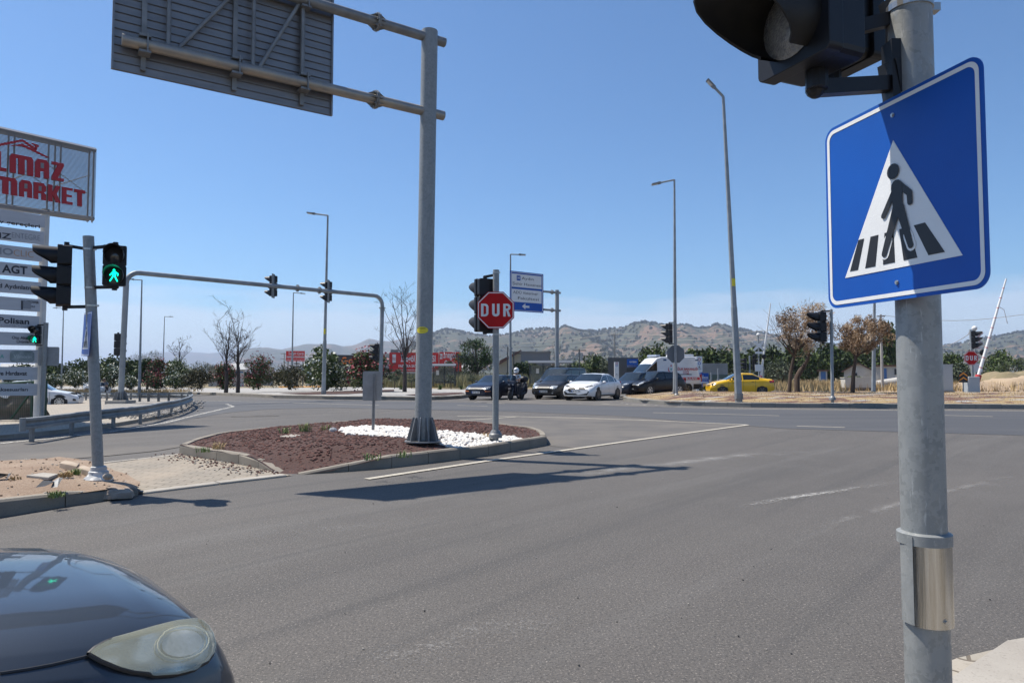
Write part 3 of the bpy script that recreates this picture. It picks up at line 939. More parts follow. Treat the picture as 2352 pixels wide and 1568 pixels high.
# the two heads
hn = Vector((-.918, -.398))
fc = (Vector((.747, 2.07)) + Vector((.851, 1.83))) / 2 - hn * .075
signal_head(t, (fc.x - NP.x, fc.y - NP.y, 2.376 + .393 - NP.z), yaw_of(hn.x, hn.y), 3, .262, .205, .15, rich=True)
h2 = Vector((.93, .37))
signal_head(t, (1.10 - NP.x, 2.32 - NP.y, 2.52 + .4 - NP.z), yaw_of(h2.x, h2.y), 3, .262, .2, .15, rich=True)
bracket(t, (-pr * .9, 0, 2.385 - NP.z), (fc.x - NP.x + .02, fc.y - NP.y + .02, 2.335 - NP.z), .022, 'lower_bracket')
bracket(t, (-pr * .6, .02, 2.60 - NP.z), (fc.x - NP.x + .12, fc.y - NP.y + .1, 2.50 - NP.z + .04), .02, 'upper_bracket')
MB().box((-pr * 1.02, -.005, 2.41 - NP.z), (.03, .06, .2)).build('bracket_foot', BLK, t)
for z in (2.335, 2.62): clamp(t, (0, 0, z - NP.z), pr)

# ---------- 2. left pedestrian pole (leaning)
b0 = at(226, 1100, 8.95); t0 = at(203, 543, 8.95)
t = empty('traffic_signal', b0, 'leaning pole on the bare left island with three lamp head and green pedestrian figure', 'traffic light')
ax = (t0 - b0)
L = ax.length; axn = ax.normalized()
mb = MB(); mb.tube([(0, 0, 0), ax], .066, 28); mb.build('pole', GALV, t, smooth=True)
PO = mat('grey_paint_peeling', (.36, .37, .375), .5, col2=(.62, .60, .56), scale=11, lo=.52, hi=.56, detail=4)
mb = MB(); mb.lathe([(.165, 0), (.17, .03), (.125, .075), (.115, .09), (.115, .12), (.095, .13), (.09, .18), (.068, .19)], 28, (.0, 0, -.02)); mb.build('base_collar', PO, t, smooth=True)
mb = MB(); mb.lathe([(.19, -.06), (.19, -.03), (.17, -.02)], 24, (.02, 0, 0)); mb.build('base_plate', mat('rusty_plate', (.09, .07, .055), .8, .3), t)
def on(pxx, pyy, Y): return at(pxx, pyy, Y) - b0
c = on(147, 634, 8.95)
signal_head(t, c, yaw_of(-.83, -.56), 3, .262, .21, .16)
for y_, x_ in ((572, 200), (704, 209)):
    bracket(t, on(x_, y_, 8.95), on(152, y_ - (8 if y_ < 600 else -1), 8.95), .02)
c2 = on(264, 611, 8.93)
signal_head(t, c2, yaw_of(.42, -.9), 2, .262, .21, .12, lit=1, ped=True)
for y_, x_ in ((570, 205), (660, 208)):
    bracket(t, on(x_, y_, 8.95), on(268, y_ - (6 if y_ < 600 else 1), 8.93), .02)
for y_, x_ in ((573, 204), (661, 208), (702, 210)): clamp(t, on(x_, y_, 8.95), .066)
crossing_sign(t, Matrix.Translation(on(198.5, 767, 8.87)) @ Matrix.Rotation(rad(2.4), 4, 'Y') @ Matrix.Rotation(yaw_of(-.765, -.645), 4, 'Z'), .56, rich=False)

# ---------- 3. small pedestrian signal behind the rail
Y3 = 20.5
b0 = at(95, 962, Y3)
t = empty('traffic_signal', b0, 'slim pole behind the guard rail with small green pedestrian signal before shop panels', 'traffic light')
t0 = at(106, 741, Y3)
MB().tube([(0, 0, -.1), t0 - b0], .064, 18).build('pole', GALV, t, smooth=True)
c = at(83, 769, Y3) - b0
signal_head(t, c, yaw_of(.25, -.95), 2, .27, .21, .12, lit=1, ped=True)
bracket(t, at(104, 746, Y3) - b0, at(84, 746, Y3) - b0, .018); bracket(t, at(104, 793, Y3) - b0, at(84, 793, Y3) - b0, .018)
MB().prism(rrect(.52, .56, .04, 4), I4, .006).build('sign_plate', [SPLATE], t, M=Matrix.Translation(at(112, 818, Y3 + .1) - b0) @ Matrix.Rotation(rad(30), 4, 'Z'))

# ---------- 4. stop sign pole
Y4 = 13.75
b0 = at(1138, 999, Y4)
t = empty('stop_sign', b0, 'red octagonal DUR sign on pole standing in white pebbles with a black signal head behind', 'stop sign')
MB().tube([(0, 0, -.1), at(1139.5, 620, Y4) - b0], .062, 28).build('pole', GALV, t, smooth=True)
MB().lathe([(.13, -.05), (.13, .02), (.10, .05), (.09, .09), (.065, .1)], 24).build('base_collar', GALVD, t, smooth=True)
def stop_face(parent, M, w):
    R8 = w / 2 / math.cos(math.pi / 8)
    p = MB().prism(ngon(8, R8, math.pi / 8), I4, .006).build('sign_plate', [SRED], parent, M=M)
    f = MB(); o_, i_ = ngon(8, R8 * .965, math.pi / 8), ngon(8, R8 * .915, math.pi / 8)
    f.add([(a, -.002, b_) for a, b_ in o_] + [(a, -.002, b_) for a, b_ in i_], [(i, (i + 1) % 8, (i + 1) % 8 + 8, i + 8) for i in range(8)])
    f.build('white_border', SWHITE, p)
    lt = MB(); h = w * .345; sw = w * .068; T = TR(0, -.004, 0)
    def bar(x0, z0, x1, z1): lt.prism([(x0, z0), (x1, z0), (x1, z1), (x0, z1)], T, .0015)
    def arc(cx, cz, rx, rz_, a0, a1, w_):
        n = 12; P = []
        for i in range(n + 1):
            a = rad(a0 + (a1 - a0) * i / n); P.append((cx + rx * math.cos(a), cz + rz_ * math.sin(a)))
        for i in range(n, -1, -1):
            a = rad(a0 + (a1 - a0) * i / n); P.append((cx + (rx - w_) * math.cos(a), cz + (rz_ - w_) * math.sin(a)))
        lt.prism(P, T, .0015)
    lw = w * .2
    # D
    x = -w * .40
    bar(x, -h / 2, x + sw, h / 2)
    bar(x + sw, h / 2 - sw * .8, x + lw * .5, h / 2); bar(x + sw, -h / 2, x + lw * .5, -h / 2 + sw * .8)
    arc(x + lw * .5, h * .25, lw * .5, h * .25, 0, 90, sw * .9); arc(x + lw * .5, -h * .25, lw * .5, h * .25, -90, 0, sw * .9)
    bar(x + lw - sw * .9, -h * .25, x + lw, h * .25)
    # U
    x = -w * .10
    bar(x, -h * .26, x + sw, h / 2); bar(x + lw - sw, -h * .26, x + lw, h / 2)
    arc(x + lw * .5, -h * .26, lw * .5, h * .24, 180, 360, sw)
    # R
    x = w * .20
    bar(x, -h / 2, x + sw, h / 2)
    bar(x + sw, h / 2 - sw * .8, x + lw * .55, h / 2); bar(x + sw, -h * .04, x + lw * .55, -h * .04 + sw * .8)
    arc(x + lw * .55, h * .23, lw * .45, h * .27, -90, 90, sw * .9)
    lt.prism([(x + lw * .42, -h * .04), (x + lw * .42 + sw * .9, -h * .04), (x + lw, -h / 2), (x + lw - sw, -h / 2)], T, .0015)
    lt.build('lettering', SWHITE, p)
    return p
stop_face(t, Matrix.Translation(at(1138.8, 712, Y4 - .13) - b0) @ Matrix.Rotation(rad(2.5), 4, 'Z'), .725)
for y_ in (678, 748): bracket(t, at(1138.8, y_, Y4) - b0, at(1138.8, y_, Y4 - .1) - b0, .012, 'sign_bracket', GALVD)
signal_head(t, at(1113, 701, Y4 + .12) - b0, yaw_of(-.45, .89), 3, .355, .29, .22, rich=True)
bracket(t, at(1138, 631, Y4) - b0, at(1113, 636, Y4 + .1) - b0, .024); bracket(t, at(1138, 763, Y4) - b0, at(1112, 763, Y4 + .1) - b0, .024)
for y_ in (626, 768): clamp(t, at(1139, y_, Y4) - b0, .062)

# ---------- 5. overhead gantry seen from behind
Y5 = 12.8
b0 = at(971, 1004, Y5)
top = at(987, 72, Y5)
t = empty('overhead_gantry', b0, 'thick galvanised column with two long arms holding a large road sign seen from behind', 'sign gantry')
tp = top - b0
mb = MB(); mb.tube([(0, 0, -.05), tp], .152, 40); mb.build('column', GALV, t, smooth=True)
def colx(py):
    return at(971 + (987 - 971) * (1004 - py) / 932, py, Y5) - b0
# base fins
mb = MB()
for k in range(10):
    a = 2 * math.pi * k / 10 + .2
    M_ = Matrix.Rotation(a, 4, 'Z')
    mb.prism([(.14, -.06), (.295, -.06), (.27, .05), (.185, .36), (.15, .37)], M_ @ TR(0, -.008, 0), .016)
mb.lathe([(.33, -.08), (.33, -.055), (.15, -.055)], 32)
mb.build('base_flange', GALVD, t)
V = Vector((-4.1, -2.8, 0)).normalized()
arms = []
for yc, ye, nm in ((258, 90, 'lower_arm'), (88, None, 'upper_arm')):
    p = colx(yc); z = p.z
    a_ = Vector((p.x, p.y, z)) - V * .32
    e_ = Vector((p.x, p.y, z)) + V * 5.02
    mb = MB(); mb.tube([a_, e_], .088, 22)
    arm = mb.build(nm, WARMST if yc == 258 else GALVD, t, smooth=True)
    # bolted flange collar
    fc_ = p + V * 1.06
    T = Matrix.Translation(fc_) @ V.to_track_quat('Z', 'X').to_matrix().to_4x4()
    mb = MB(); mb.lathe([(.165, -.022), (.165, -.003), (.10, -.003), (.10, .003), (.165, .003), (.165, .022), (.088, .022)], 12, M=T)
    for k in range(8):
        a = 2 * math.pi * k / 8
        mb.box((.135 * math.cos(a), .135 * math.sin(a), 0), (.03, .03, .09), M=T)
        for s_ in (-1, 1):
            mb.add([(.09 * math.cos(a), .09 * math.sin(a), s_ * .15), (.09 * math.cos(a), .09 * math.sin(a), s_ * .02), (.155 * math.cos(a), .155 * math.sin(a), s_ * .02)], [(0, 1, 2)], M=T)
    mb.build('flange_collar', GALVD, arm)
    arms.append((p, z))
zl, zu = arms[0][1], arms[1][1]
pA = arms[0][0]
N5 = Vector((V.y, -V.x, 0)); N5 = N5 if N5.y > 0 else -N5      # away from the camera
# sign panel, made of horizontal planks with lips
def GP(s, off, z): return Vector((pA.x, pA.y, 0)) + V * s + N5 * off + Vector((0, 0, z))
s0, s1 = 1.80, 5.12
zb, zt = zl - .40, zu + .42
PAN = mat('panel_back_aluminium', (.235, .235, .245), .42, .5, col2=(.19, .19, .2), scale=2, stretch=(1, 1, 6))
mb = MB(); rows = 18
q = Matrix((V, N5, Vector((0, 0, 1)))).transposed()
for i in range(rows):
    z_ = zb + (zt - zb) * (i + .5) / rows; hh = (zt - zb) / rows
    mb.box(GP((s0 + s1) / 2, .19, z_), (s1 - s0, .012, hh - .004), rot=q)
    mb.box(GP((s0 + s1) / 2, .176, z_ - hh / 2 + .012), (s1 - s0 - .03, .03, .01), rot=q)
mb.box(GP(s0, .17, (zb + zt) / 2), (.03, .06, zt - zb), rot=q); mb.box(GP(s1, .17, (zb + zt) / 2), (.03, .06, zt - zb), rot=q)
mb.build('sign_panel', PAN, t)
mb = MB(); mb.box(GP((s0 + s1) / 2, .2, (zb + zt) / 2), (s1 - s0, .006, zt - zb), rot=q); mb.build('sign_face', SBLUE, t)
# trusses between the arms and uprights on the panel
for s in (2.33, 3.42, 4.72):
    mb = MB(); mb.box(GP(s, .135, (zb + zt) / 2), (.07, .05, zt - zb - .12), rot=q); mb.build('panel_upright', GALVD, t)
    for z_ in (zl, zu):
        mb = MB()
        mb.box(GP(s + .0, .02, z_ + .12), (.16, .2, .035), rot=q); mb.box(GP(s, .02, z_ - .12), (.16, .2, .035), rot=q)
        mb.box(GP(s - .03, -.1, z_), (.02, .03, .3), rot=q)
        mb.build('arm_clamp', GALVD, t)
for sa, sb in ((2.42, 3.05), (3.35, 4.33)):
    pass
mb = MB()
for s in (2.36, 3.16, 4.4): mb.tube([GP(s, .03, zl), GP(s, .03, zu)], .033, 10)
for sa, sb in ((3.08, 2.42), (4.28, 3.35)): mb.tube([GP(sa, .03, zl + .05), GP(sb, .03, zu - .05)], .033, 10)
mb.build('truss_bars', GALVD, t, smooth=True)
# round sticker on the column
STY = mat('yellow_sticker', (.75, .62, .03), .45)
cst = colx(759) + Vector((0, -.155, 0))
st = MB()
vs = []
for k in range(15):
    u_ = -1 + 2 * k / 14; th = (-.03 + .118 * u_) / .154; hz = .062 * math.sqrt(max(.0004, 1 - u_ * u_))
    vs += [(.156 * math.sin(th), -.156 * math.cos(th), hz), (.156 * math.sin(th), -.156 * math.cos(th), -hz)]
st.add(vs, [(2 * k, 2 * k + 1, 2 * k + 3, 2 * k + 2) for k in range(14)], M=Matrix.Translation(colx(759)))
sto = st.build('sticker', STY, t)
text_obj('Faunamix', .026, SBLACK, sto, colx(755) + Vector((-.035, -.162, .0)), width=.15, bold=.01, shear=.2)
text_obj('Tarım Makinaları', .009, SBLACK, sto, colx(762) + Vector((-.035, -.162, .0)), width=.11)

# ---------- 6. plate seen from behind
Y6 = 14.4
b0 = at(857, 984, Y6)
t = empty('road_sign', b0, 'square grey back of a low road sign on a perforated post in white pebbles', 'road sign')
mb = MB(); mb.box((0, 0, .55), (.055, .035, 1.15)); 
mb.build('post', GALVD, t, M=Matrix.Rotation(rad(.8), 4, 'Y'))
hl = MB()
for k in range(26): hl.box((.0, -.0195, .1 + k * .038), (.012, .003, .02))
hl.build('post_slots', mat('slot_dark', (.05, .05, .05), .8), t, M=Matrix.Rotation(rad(.8), 4, 'Y'))
c = at(854.5, 886, Y6 + .06) - b0
MB().prism(rrect(.385, .61, .03, 5), I4, .006).build('sign_plate', SPLATE, t, M=Matrix.Translation(c) @ Matrix.Rotation(rad(3), 4, 'Z'))

# ---------- 7. mast with signals over the far road
YL, YR = 31.7, 41.8
b0 = at(277, 921, YL)
b0.z = at(277, 921, YL).z
zA = 6.2
t = empty('signal_mast', b0, 'grey portal mast spanning the left road with three black signal heads hung along it', 'traffic light')
pl = at(290, 640, YL) - b0; prr = at(878, 700, YR) - b0
zt_ = zA - b0.z
br_ = at(873, 905, YR) - b0
A0 = Vector((pl.x, pl.y, zt_ - .7)); B0 = Vector((prr.x, prr.y, zt_ - .7))
dAB = (Vector((B0.x, B0.y, 0)) - Vector((A0.x, A0.y, 0))).normalized()
def bend(P, D):
    out_ = []
    for k in range(7):
        a = rad(90 * k / 6)
        out_.append(P + D * (.55 * (1 - math.cos(a))) + Vector((0, 0, .55 * math.sin(a) + .15)))
    return out_
path = [Vector((0, 0, 0)), A0] + bend(A0, dAB)
MB().tube(path[:2] + [A0 + Vector((0, 0, .1))], .125, 18).build('left_post', GALVF, t, smooth=True)
full = [A0 + Vector((0, 0, .1))] + bend(A0, dAB) + list(reversed(bend(B0, -dAB))) + [B0 + Vector((0, 0, .1))]
MB().tube(full, .115, 16).build('crossbeam', GALVF, t, smooth=True)
MB().tube([br_ + Vector((0, 0, -.3)), B0 + Vector((0, 0, .12))], .12, 16).build('right_post', GALVF, t, smooth=True)
mb = MB()
for f_ in (.605, .70):
    p = A0.lerp(B0, f_) + Vector((0, 0, .7)); T = Matrix.Translation(p) @ dAB.to_track_quat('Z', 'X').to_matrix().to_4x4()
    mb.lathe([(.2, -.03), (.2, .03)], 12, M=T)
    mb.build('beam_collar', GALVD, t); mb = MB()
mb.lathe([(.2, -.03), (.2, .03)], 12, M=Matrix.Translation(B0))
mb.build('beam_collar', GALVD, t)
def onbeam(pxx):
    best = None
    for i in range(400):
        p = A0.lerp(B0, i / 399) + Vector((0, 0, .7)) + b0
        q_ = CX + FPX * p.x / (p.y * _cs + (p.z - CAMH) * _sn)
        if best is None or abs(q_ - pxx) < best[0]: best = (abs(q_ - pxx), p)
    return best[1] - b0
for pxx, dz_ in ((624, .02), (751, .02)):
    p = onbeam(pxx)
    signal_head(t, (p.x, p.y + .3, p.z + dz_), yaw_of(-.93, .36), 3, .37, .3, .24, plate=False)
    MB().box((p.x + .05, p.y + .12, p.z), (.06, .34, 1.28)).build('head_mount', GALVD, t)
p = at(866, 809, YR) - b0
signal_head(t, p, yaw_of(-.9, .1), 3, .35, .28, .2)
bracket(t, at(874, 793, YR) - b0, at(864, 793, YR) - b0, .03); bracket(t, at(874, 826, YR) - b0, at(864, 826, YR) - b0, .03)
p = at(271.5, 791, YL) - b0
signal_head(t, p, yaw_of(.1, .98), 3, .335, .28, .16)
mb = MB()
for k in range(8):
    M_ = Matrix.Rotation(2 * math.pi * k / 8, 4, 'Z')
    mb.prism([(.1, -.02), (.34, -.02), (.33, .1), (.22, .42), (.12, .44)], M_ @ TR(0, -.008, 0), .016)
mb.build('base_flange', GALVD, t)
gb = gz(b0.x, b0.y)
mb = MB(); mb.box((0, 0, (gb + .05 - b0.z) / 2 - .03), (.92, .92, abs(b0.z - gb) + .1)); mb.build('concrete_footing', SLAB, t, bevel=.02)

# ---------- 8. street lamps
LED = mat('lamp_glass', (.5, .5, .48), .3)
def lamp(bx, by, tx, ty, ex, ey, Y, label, r0=.11, gd=None):
    b0 = at(bx, by, Y); tp_ = at(tx, ty, Y) - b0; e = at(ex, ey, Y) - b0
    t = empty('street_lamp', b0, label, 'street lamp', 'tall street lamps around the junction')
    mb = MB(); pts = [Vector((0, 0, -.2)), tp_ * .3, tp_ * .3 + Vector((0, 0, .01)), tp_]
    mb.tube(pts, [r0, r0 * .82, r0 * .74, r0 * .4], 8, caps=True); mb.build('pole', GALVF, t)
    d = (e - tp_)
    mb = MB(); mb.tube([tp_, tp_ + d * .72], r0 * .36, 8); mb.build('arm', GALVF, t, smooth=True)
    dn = d.normalized()
    q_ = dn.to_track_quat('X', 'Z').to_matrix()
    L_ = max(.55, d.length * .38)
    mb = MB(); c_ = tp_ + d * .72 + dn * L_ * .42
    mb.box(c_, (L_ * .7, .28, .07), rot=q_); mb.box(tp_ + d * .72, (L_ * .3, .12, .14), rot=q_)
    hh = mb.build('lamp_head', GALVD, t)
    MB().box(c_ - Vector((0, 0, .045)), (L_ * .55, .22, .02), rot=q_).build('lamp_glass', LED, hh)
    mb = MB(); mb.box((0, 0, .02), (.36, .36, .04))
    mb.lathe([(r0 * 1.15, 0), (r0 * 1.15, .25)], 8); mb.build('base_plate', GALVD, t)
    if gd: 
        mb = MB(); mb.box(tp_ * gd + Vector((0, -r0 * .72, 0)), (r0 * .9, .01, .34)); mb.build('warning_sticker', STY, t)
    return t
lamp(743, 906, 753, 495, 708, 489, 44, 'tall street lamp on the gravel verge behind the portal mast with arm pointing left', .14, .35)
lamp(320, 896, 326, 643, 298, 641, 63, 'street lamp just right of the portal mast left post with arm pointing left', .14)
lamp(373, 888, 378, 727, 396, 727, 105, 'distant street lamp behind the oleanders with arm pointing right', .13)
lamp(141, 889, 146, 708, 124, 707, 92, 'street lamp furthest left beside the shop totem with arm pointing left', .13)
lamp(670, 886, 674, 672, 699, 674, 76, 'street lamp in front of the small red roadside board with arm pointing right', .13)
lamp(1172, 893, 1172.5, 584, 1203, 585, 52, 'street lamp rising behind the blue hospital direction sign', .13)
lamp(1551, 905, 1549, 413, 1501, 423, 38, 'street lamp right beside the grey back of an octagonal sign', .13)
lamp(1697, 916, 1661, 222, 1630, 190, 31, 'leaning tall street lamp near the yellow taxi with numbers painted on its pole', .17, .38)
lamp(2006, 905, 2010, 560, 2040, 556, 47, 'grey street lamp pole whose top is hidden by the blue crossing sign', .15)

# ---------- 9. blue direction sign on its own gantry
Yd = 52
b0 = at(1279, 893, Yd)
t = empty('direction_sign', b0, 'blue and white overhead sign to the hospital and veterinary faculty', 'direction sign')
tp_ = at(1279.5, 666, Yd) - b0
MB().tube([(0, 0, -.3), tp_], .15, 20).build('column', GALVF, t, smooth=True)
PL, PR_ = at(1169, 621, 49.4), at(1246.4, 631, 51.2)
PLb, PRb = at(1167.5, 713.4, 49.4), at(1243.6, 719.7, 51.2)
cen = (PL + PR_ + PLb + PRb) / 4
ux = ((PR_ - PL) + (PRb - PLb)); ux.z = 0; ux.normalize()
wS = ((PR_ - PL).length + (PRb - PLb).length) / 2; hS = ((PL - PLb).length + (PR_ - PRb).length) / 2
yw = math.atan2(ux.y, ux.x)
Md = Matrix.Translation(cen - b0) @ Matrix.Rotation(yw, 4, 'Z')
for yy in (672, 713):
    p = at(1281, yy, Yd) - b0
    uu = Vector((ux.x, ux.y, 0))
    a_ = MB(); a_.tube([p + uu * .25, p - uu * 3.9], .085, 12); ao = a_.build('arm', GALVF, t, smooth=True)
    T = Matrix.Translation(p - uu * .55) @ uu.to_track_quat('Z', 'X').to_matrix().to_4x4()
    MB().lathe([(.17, -.04), (.17, .04)], 12, M=T).build('flange_collar', GALVD, ao)
pn = MB(); pn.prism([(-wS / 2, -hS / 2), (wS / 2, -hS / 2), (wS / 2, hS / 2), (-wS / 2, hS / 2)], TR(0, -.16, 0), .03)
po = pn.build('sign_panel', SBLUE, t, M=Md)
f = MB(); o_, i_ = rrect(wS * .955, hS * .962, .12, 5), rrect(wS * .925, hS * .937, .1, 5); n = len(o_)
f.add([(a, -.165, b_) for a, b_ in o_] + [(a, -.165, b_) for a, b_ in i_], [(i, (i + 1) % n, (i + 1) % n + n, i + n) for i in range(n)])
f.build('white_border', SWHITE, po)
f = MB()
for z0_, z1_ in ((.105, .435), (-.265, .055)): f.prism([(-.45 * wS, z0_ * hS), (.44 * wS, z0_ * hS), (.44 * wS, z1_ * hS), (-.45 * wS, z1_ * hS)], TR(0, -.166, 0), .004)
f.build('white_field', SWHITE, po)
f = MB(); f.prism([(-.15 * wS, -.365 * hS), (-.05 * wS, -.29 * hS), (-.05 * wS, -.345 * hS), (.07 * wS, -.345 * hS), (.07 * wS, -.395 * hS), (-.05 * wS, -.395 * hS), (-.05 * wS, -.44 * hS)], TR(0, -.168, 0), .004)
f.build('arrow', SWHITE, po)
f = MB(); f.box((-.25 * wS, -.168, .335 * hS), (.11 * wS, .004, .125 * hS)); hb = f.build('hospital_mark', SBLUE, po)
text_obj('H', .19, SWHITE, hb, (-.25 * wS, -.174, .335 * hS), bold=.02)
for s_, sz, x_, z_, w__ in (('Aydın', .2, .02, .33, .36), ('Şehir Hastanesi', .2, .0, .185, .86), ('ADÜ Veteriner', .2, -.04, -.02, .74), ('Fakültesi', .2, .04, -.165, .62)):
    text_obj(s_, sz, SBLACK, po, (x_ * wS, -.172, z_ * hS), width=w__ * wS, bold=.0)

# ---------- 10. guard rail
RAILP = px((72, 1004), (258, 980), (435, 956))
pts = [(48, 1008), (79, 1004), (170, 989), (265, 975), (327, 966), (369, 955), (398, 949), (420, 941), (431, 936), (437, 931), (434, 927), (420, 924), (390, 923), (366, 923), (343, 923), (323, 923), (303, 923), (266, 921), (248, 921), (232, 920), (200, 919), (185, 919), (170, 918)]
RP = [G(a, b_, .1) for a, b_ in pts]
tr = empty('guard_rail', RP[0], 'galvanised steel guard rail bending round the corner of the left pavement', 'guard rail')
o0 = RP[0]
mb = MB()
prof = [(0, .30), (-.05, .285), (-.05, .235), (.0, .205), (.015, .17), (.0, .135), (-.05, .105), (-.05, .055), (0, .04)]
V2 = []
# smooth path
SP = []
for i in range(len(RP) - 1):
    p0, p1, p2, p3 = RP[max(i - 1, 0)], RP[i], RP[i + 1], RP[min(i + 2, len(RP) - 1)]
    for k in range(4):
        u_ = k / 4
        SP.append(.5 * ((2 * p1) + (p2 - p0) * u_ + (2 * p0 - 5 * p1 + 4 * p2 - p3) * u_ * u_ + (3 * p1 - p0 - 3 * p2 + p3) * u_ ** 3))
SP.append(RP[-1])
for i, p in enumerate(SP):
    tg = (SP[min(i + 1, len(SP) - 1)] - SP[max(0, i - 1)]); tg.z = 0; tg.normalize()
    nr = Vector((tg.y, -tg.x, 0))
    for off, z in prof:
        V2.append(p + nr * (-off + .05) + Vector((0, 0, z + .16)) - o0)
    for off, z in reversed(prof):
        V2.append(p + nr * (-off + .045) + Vector((0, 0, z + .16)) - o0)
m_ = len(prof) * 2
mb.add(V2, [(i * m_ + k, i * m_ + (k + 1) % m_, (i + 1) * m_ + (k + 1) % m_, (i + 1) * m_ + k) for i in range(len(SP) - 1) for k in range(m_)] + [tuple(range(m_))])
RAILM = mat('rail_steel', (.27, .28, .28), .5, .3, col2=(.18, .19, .19), scale=3, detail=5)
mb.build('rail_beam', RAILM, tr)
mb = MB(); tg = (RP[1] - RP[0]).normalized(); mb.tube([RP[0] - o0 + Vector((0, 0, .17)) + Vector((.06, -.05, 0)), RP[0] - o0 + Vector((.06, -.05, .46))], .06, 14); mb.build('end_cap', RAILM, tr, smooth=True)
pm = MB(); pm.box((0, 0, .16), (.10, .012, .52)); pm.box((-.045, .03, .16), (.012, .06, .52)); pm.box((.045, .03, .16), (.012, .06, .52))
post0 = None
for i, p in enumerate(RP[1:]):
    tg = (RP[min(i + 2, len(RP) - 1)] - RP[i]); az = math.atan2(tg.y, tg.x)
    if post0 is None:
        post0 = pm.build('post', GALVD, tr); o_ = post0
    else:
        o_ = post0.copy(); COL.objects.link(o_)
    inn = Vector((-math.sin(az), math.cos(az), 0))
    o_.location = p - o0 + inn * .03; o_.rotation_euler = (0, 0, az)

# ---------- 11. posts, cabinets and signals on the right island
def sig_pole(bx, by, tx, ty, Y, hx, hy, u, n, nr, label, r=.065, stop=False, dirn=None):
    b0 = at(bx, by, Y)
    t = empty('traffic_signal', b0, label, 'traffic light')
    MB().tube([(0, 0, -.15), at(tx, ty, Y) - b0], r, 16).build('pole', GALVF, t, smooth=True)
    MB().lathe([(r * 2.1, -.05), (r * 2.1, .03), (r * 1.3, .12), (r, .13)], 16).build('base_collar', GALVD, t, smooth=True)
    c_ = at(hx, hy, Y) - b0
    signal_head(t, c_, yaw_of(*nr), n, u, u * .82, u * .6)
    for s_ in (1, -1):
        z_ = c_.z + s_ * (n * u / 2 + .04)
        bracket(t, (at(tx, ty, Y) - b0).lerp(Vector((0, 0, 0)), 0) * 0 + Vector(((at(bx, by, Y) - b0).x + (at(tx, ty, Y) - b0).x * z_ / max(.1, (at(tx, ty, Y) - b0).z), 0, z_)), (c_.x, c_.y, z_), .025)
    return t, b0
t, b0 = sig_pole(1554, 909, 1549.5, 739, 36, 1537, 765, .34, 3, (-.7, .7), 'signal pole with the grey back of an octagonal stop sign beside the black hatchback')
MB().prism(ngon(8, .44 / math.cos(math.pi / 8) * 1.02, math.pi / 8), I4, .006).build('sign_back', SDULL, t, M=Matrix.Translation(at(1552, 813, 36.15) - b0))
t, b0 = sig_pole(1912, 916, 1909, 711, 30, 1888, 751, .44, 3, (-.98, .12), 'signal pole in front of the two dry brown trees with visors pointing left')
# far right stop sign with signal
b0 = at(2236, 905, 46)
t = empty('stop_sign', b0, 'small distant red DUR sign with signal head at the level crossing', 'stop sign')
MB().tube([(0, 0, -.2), at(2229, 757, 46) - b0], .075, 14).build('pole', GALVF, t, smooth=True)
stop_face(t, Matrix.Translation(at(2231, 822, 45.8) - b0), .93)
signal_head(t, at(2236, 780, 46) - b0, yaw_of(.75, -.55), 3, .38, .3, .22)
# chevron plate
b0 = at(2213, 905, 44)
t = empty('chevron_sign', b0, 'small black plate with two orange chevrons on a short post', 'road sign')
MB().box((0, 0, .3), (.06, .04, .9)).build('post', GALVF, t)
cp = MB().prism([(-.27, -.33), (.27, -.33), (.27, .33), (-.27, .33)], I4, .02).build('sign_plate', SBLACK, t, loc=(0, -.05, at(2213, 866, 44).z - b0.z))
cv = MB()
for z_ in (-.24, .04): cv.prism([(-.25, z_), (0, z_ + .17), (.25, z_), (.25, z_ + .09), (0, z_ + .27), (-.25, z_ + .09)], TR(0, -.006, 0), .004)
cv.build('chevrons', mat('orange_reflective', (.8, .28, .02), .5), cp)
def cabinet(name, x0, x1, y0, y1, Y, m, mb_, label, dep=.8, base=None, cap=True):
    p = at((x0 + x1) / 2, y1, Y); w = (x1 - x0) / FPX * Y; h = (y1 - y0) / FPX * Y
    t = empty(name, p, label, 'utility cabinet')
    bz = .2 if base is None else base
    mb = MB(); mb.box((0, dep / 2, bz + (h - bz) / 2), (w, dep, h - bz)); bo = mb.build('body', m, t, bevel=.015)
    if cap: MB().box((0, dep / 2, h + .02), (w * 1.05, dep * 1.05, .06)).build('cap', m, t)
    MB().box((0, dep / 2, bz / 2 - .1), (w * 1.1, dep * 1.1, bz + .2)).build('plinth', mb_, t)
    dd = MB()
    for s_ in (-1, 1): dd.box((s_ * w * .245, -.006, bz + (h - bz) * .5), (w * .46, .012, (h - bz) * .9))
    dd.build('door', m, t)
    return t
CREAMC = mat('cream_cabinet_paint', (.52, .49, .42), .6, col2=(.46, .43, .37), scale=2)
GREYC = mat('grey_cabinet_paint', (.42, .44, .45), .5, .2)
BRK = mat('worn_brick_plinth', (.22, .17, .13), .9, col2=(.14, .11, .09), scale=12, bump=.6, bscale=14)
cabinet('utility_cabinet', 1942, 2012, 868, 903, 58, CREAMC, BRK, 'cream metal utility cabinet on brick plinth behind the right island', base=.45)
cabinet('control_cabinet', 2140, 2190, 838, 903, 50, GREYC, SLAB, 'tall grey control cabinet right of the near pole')
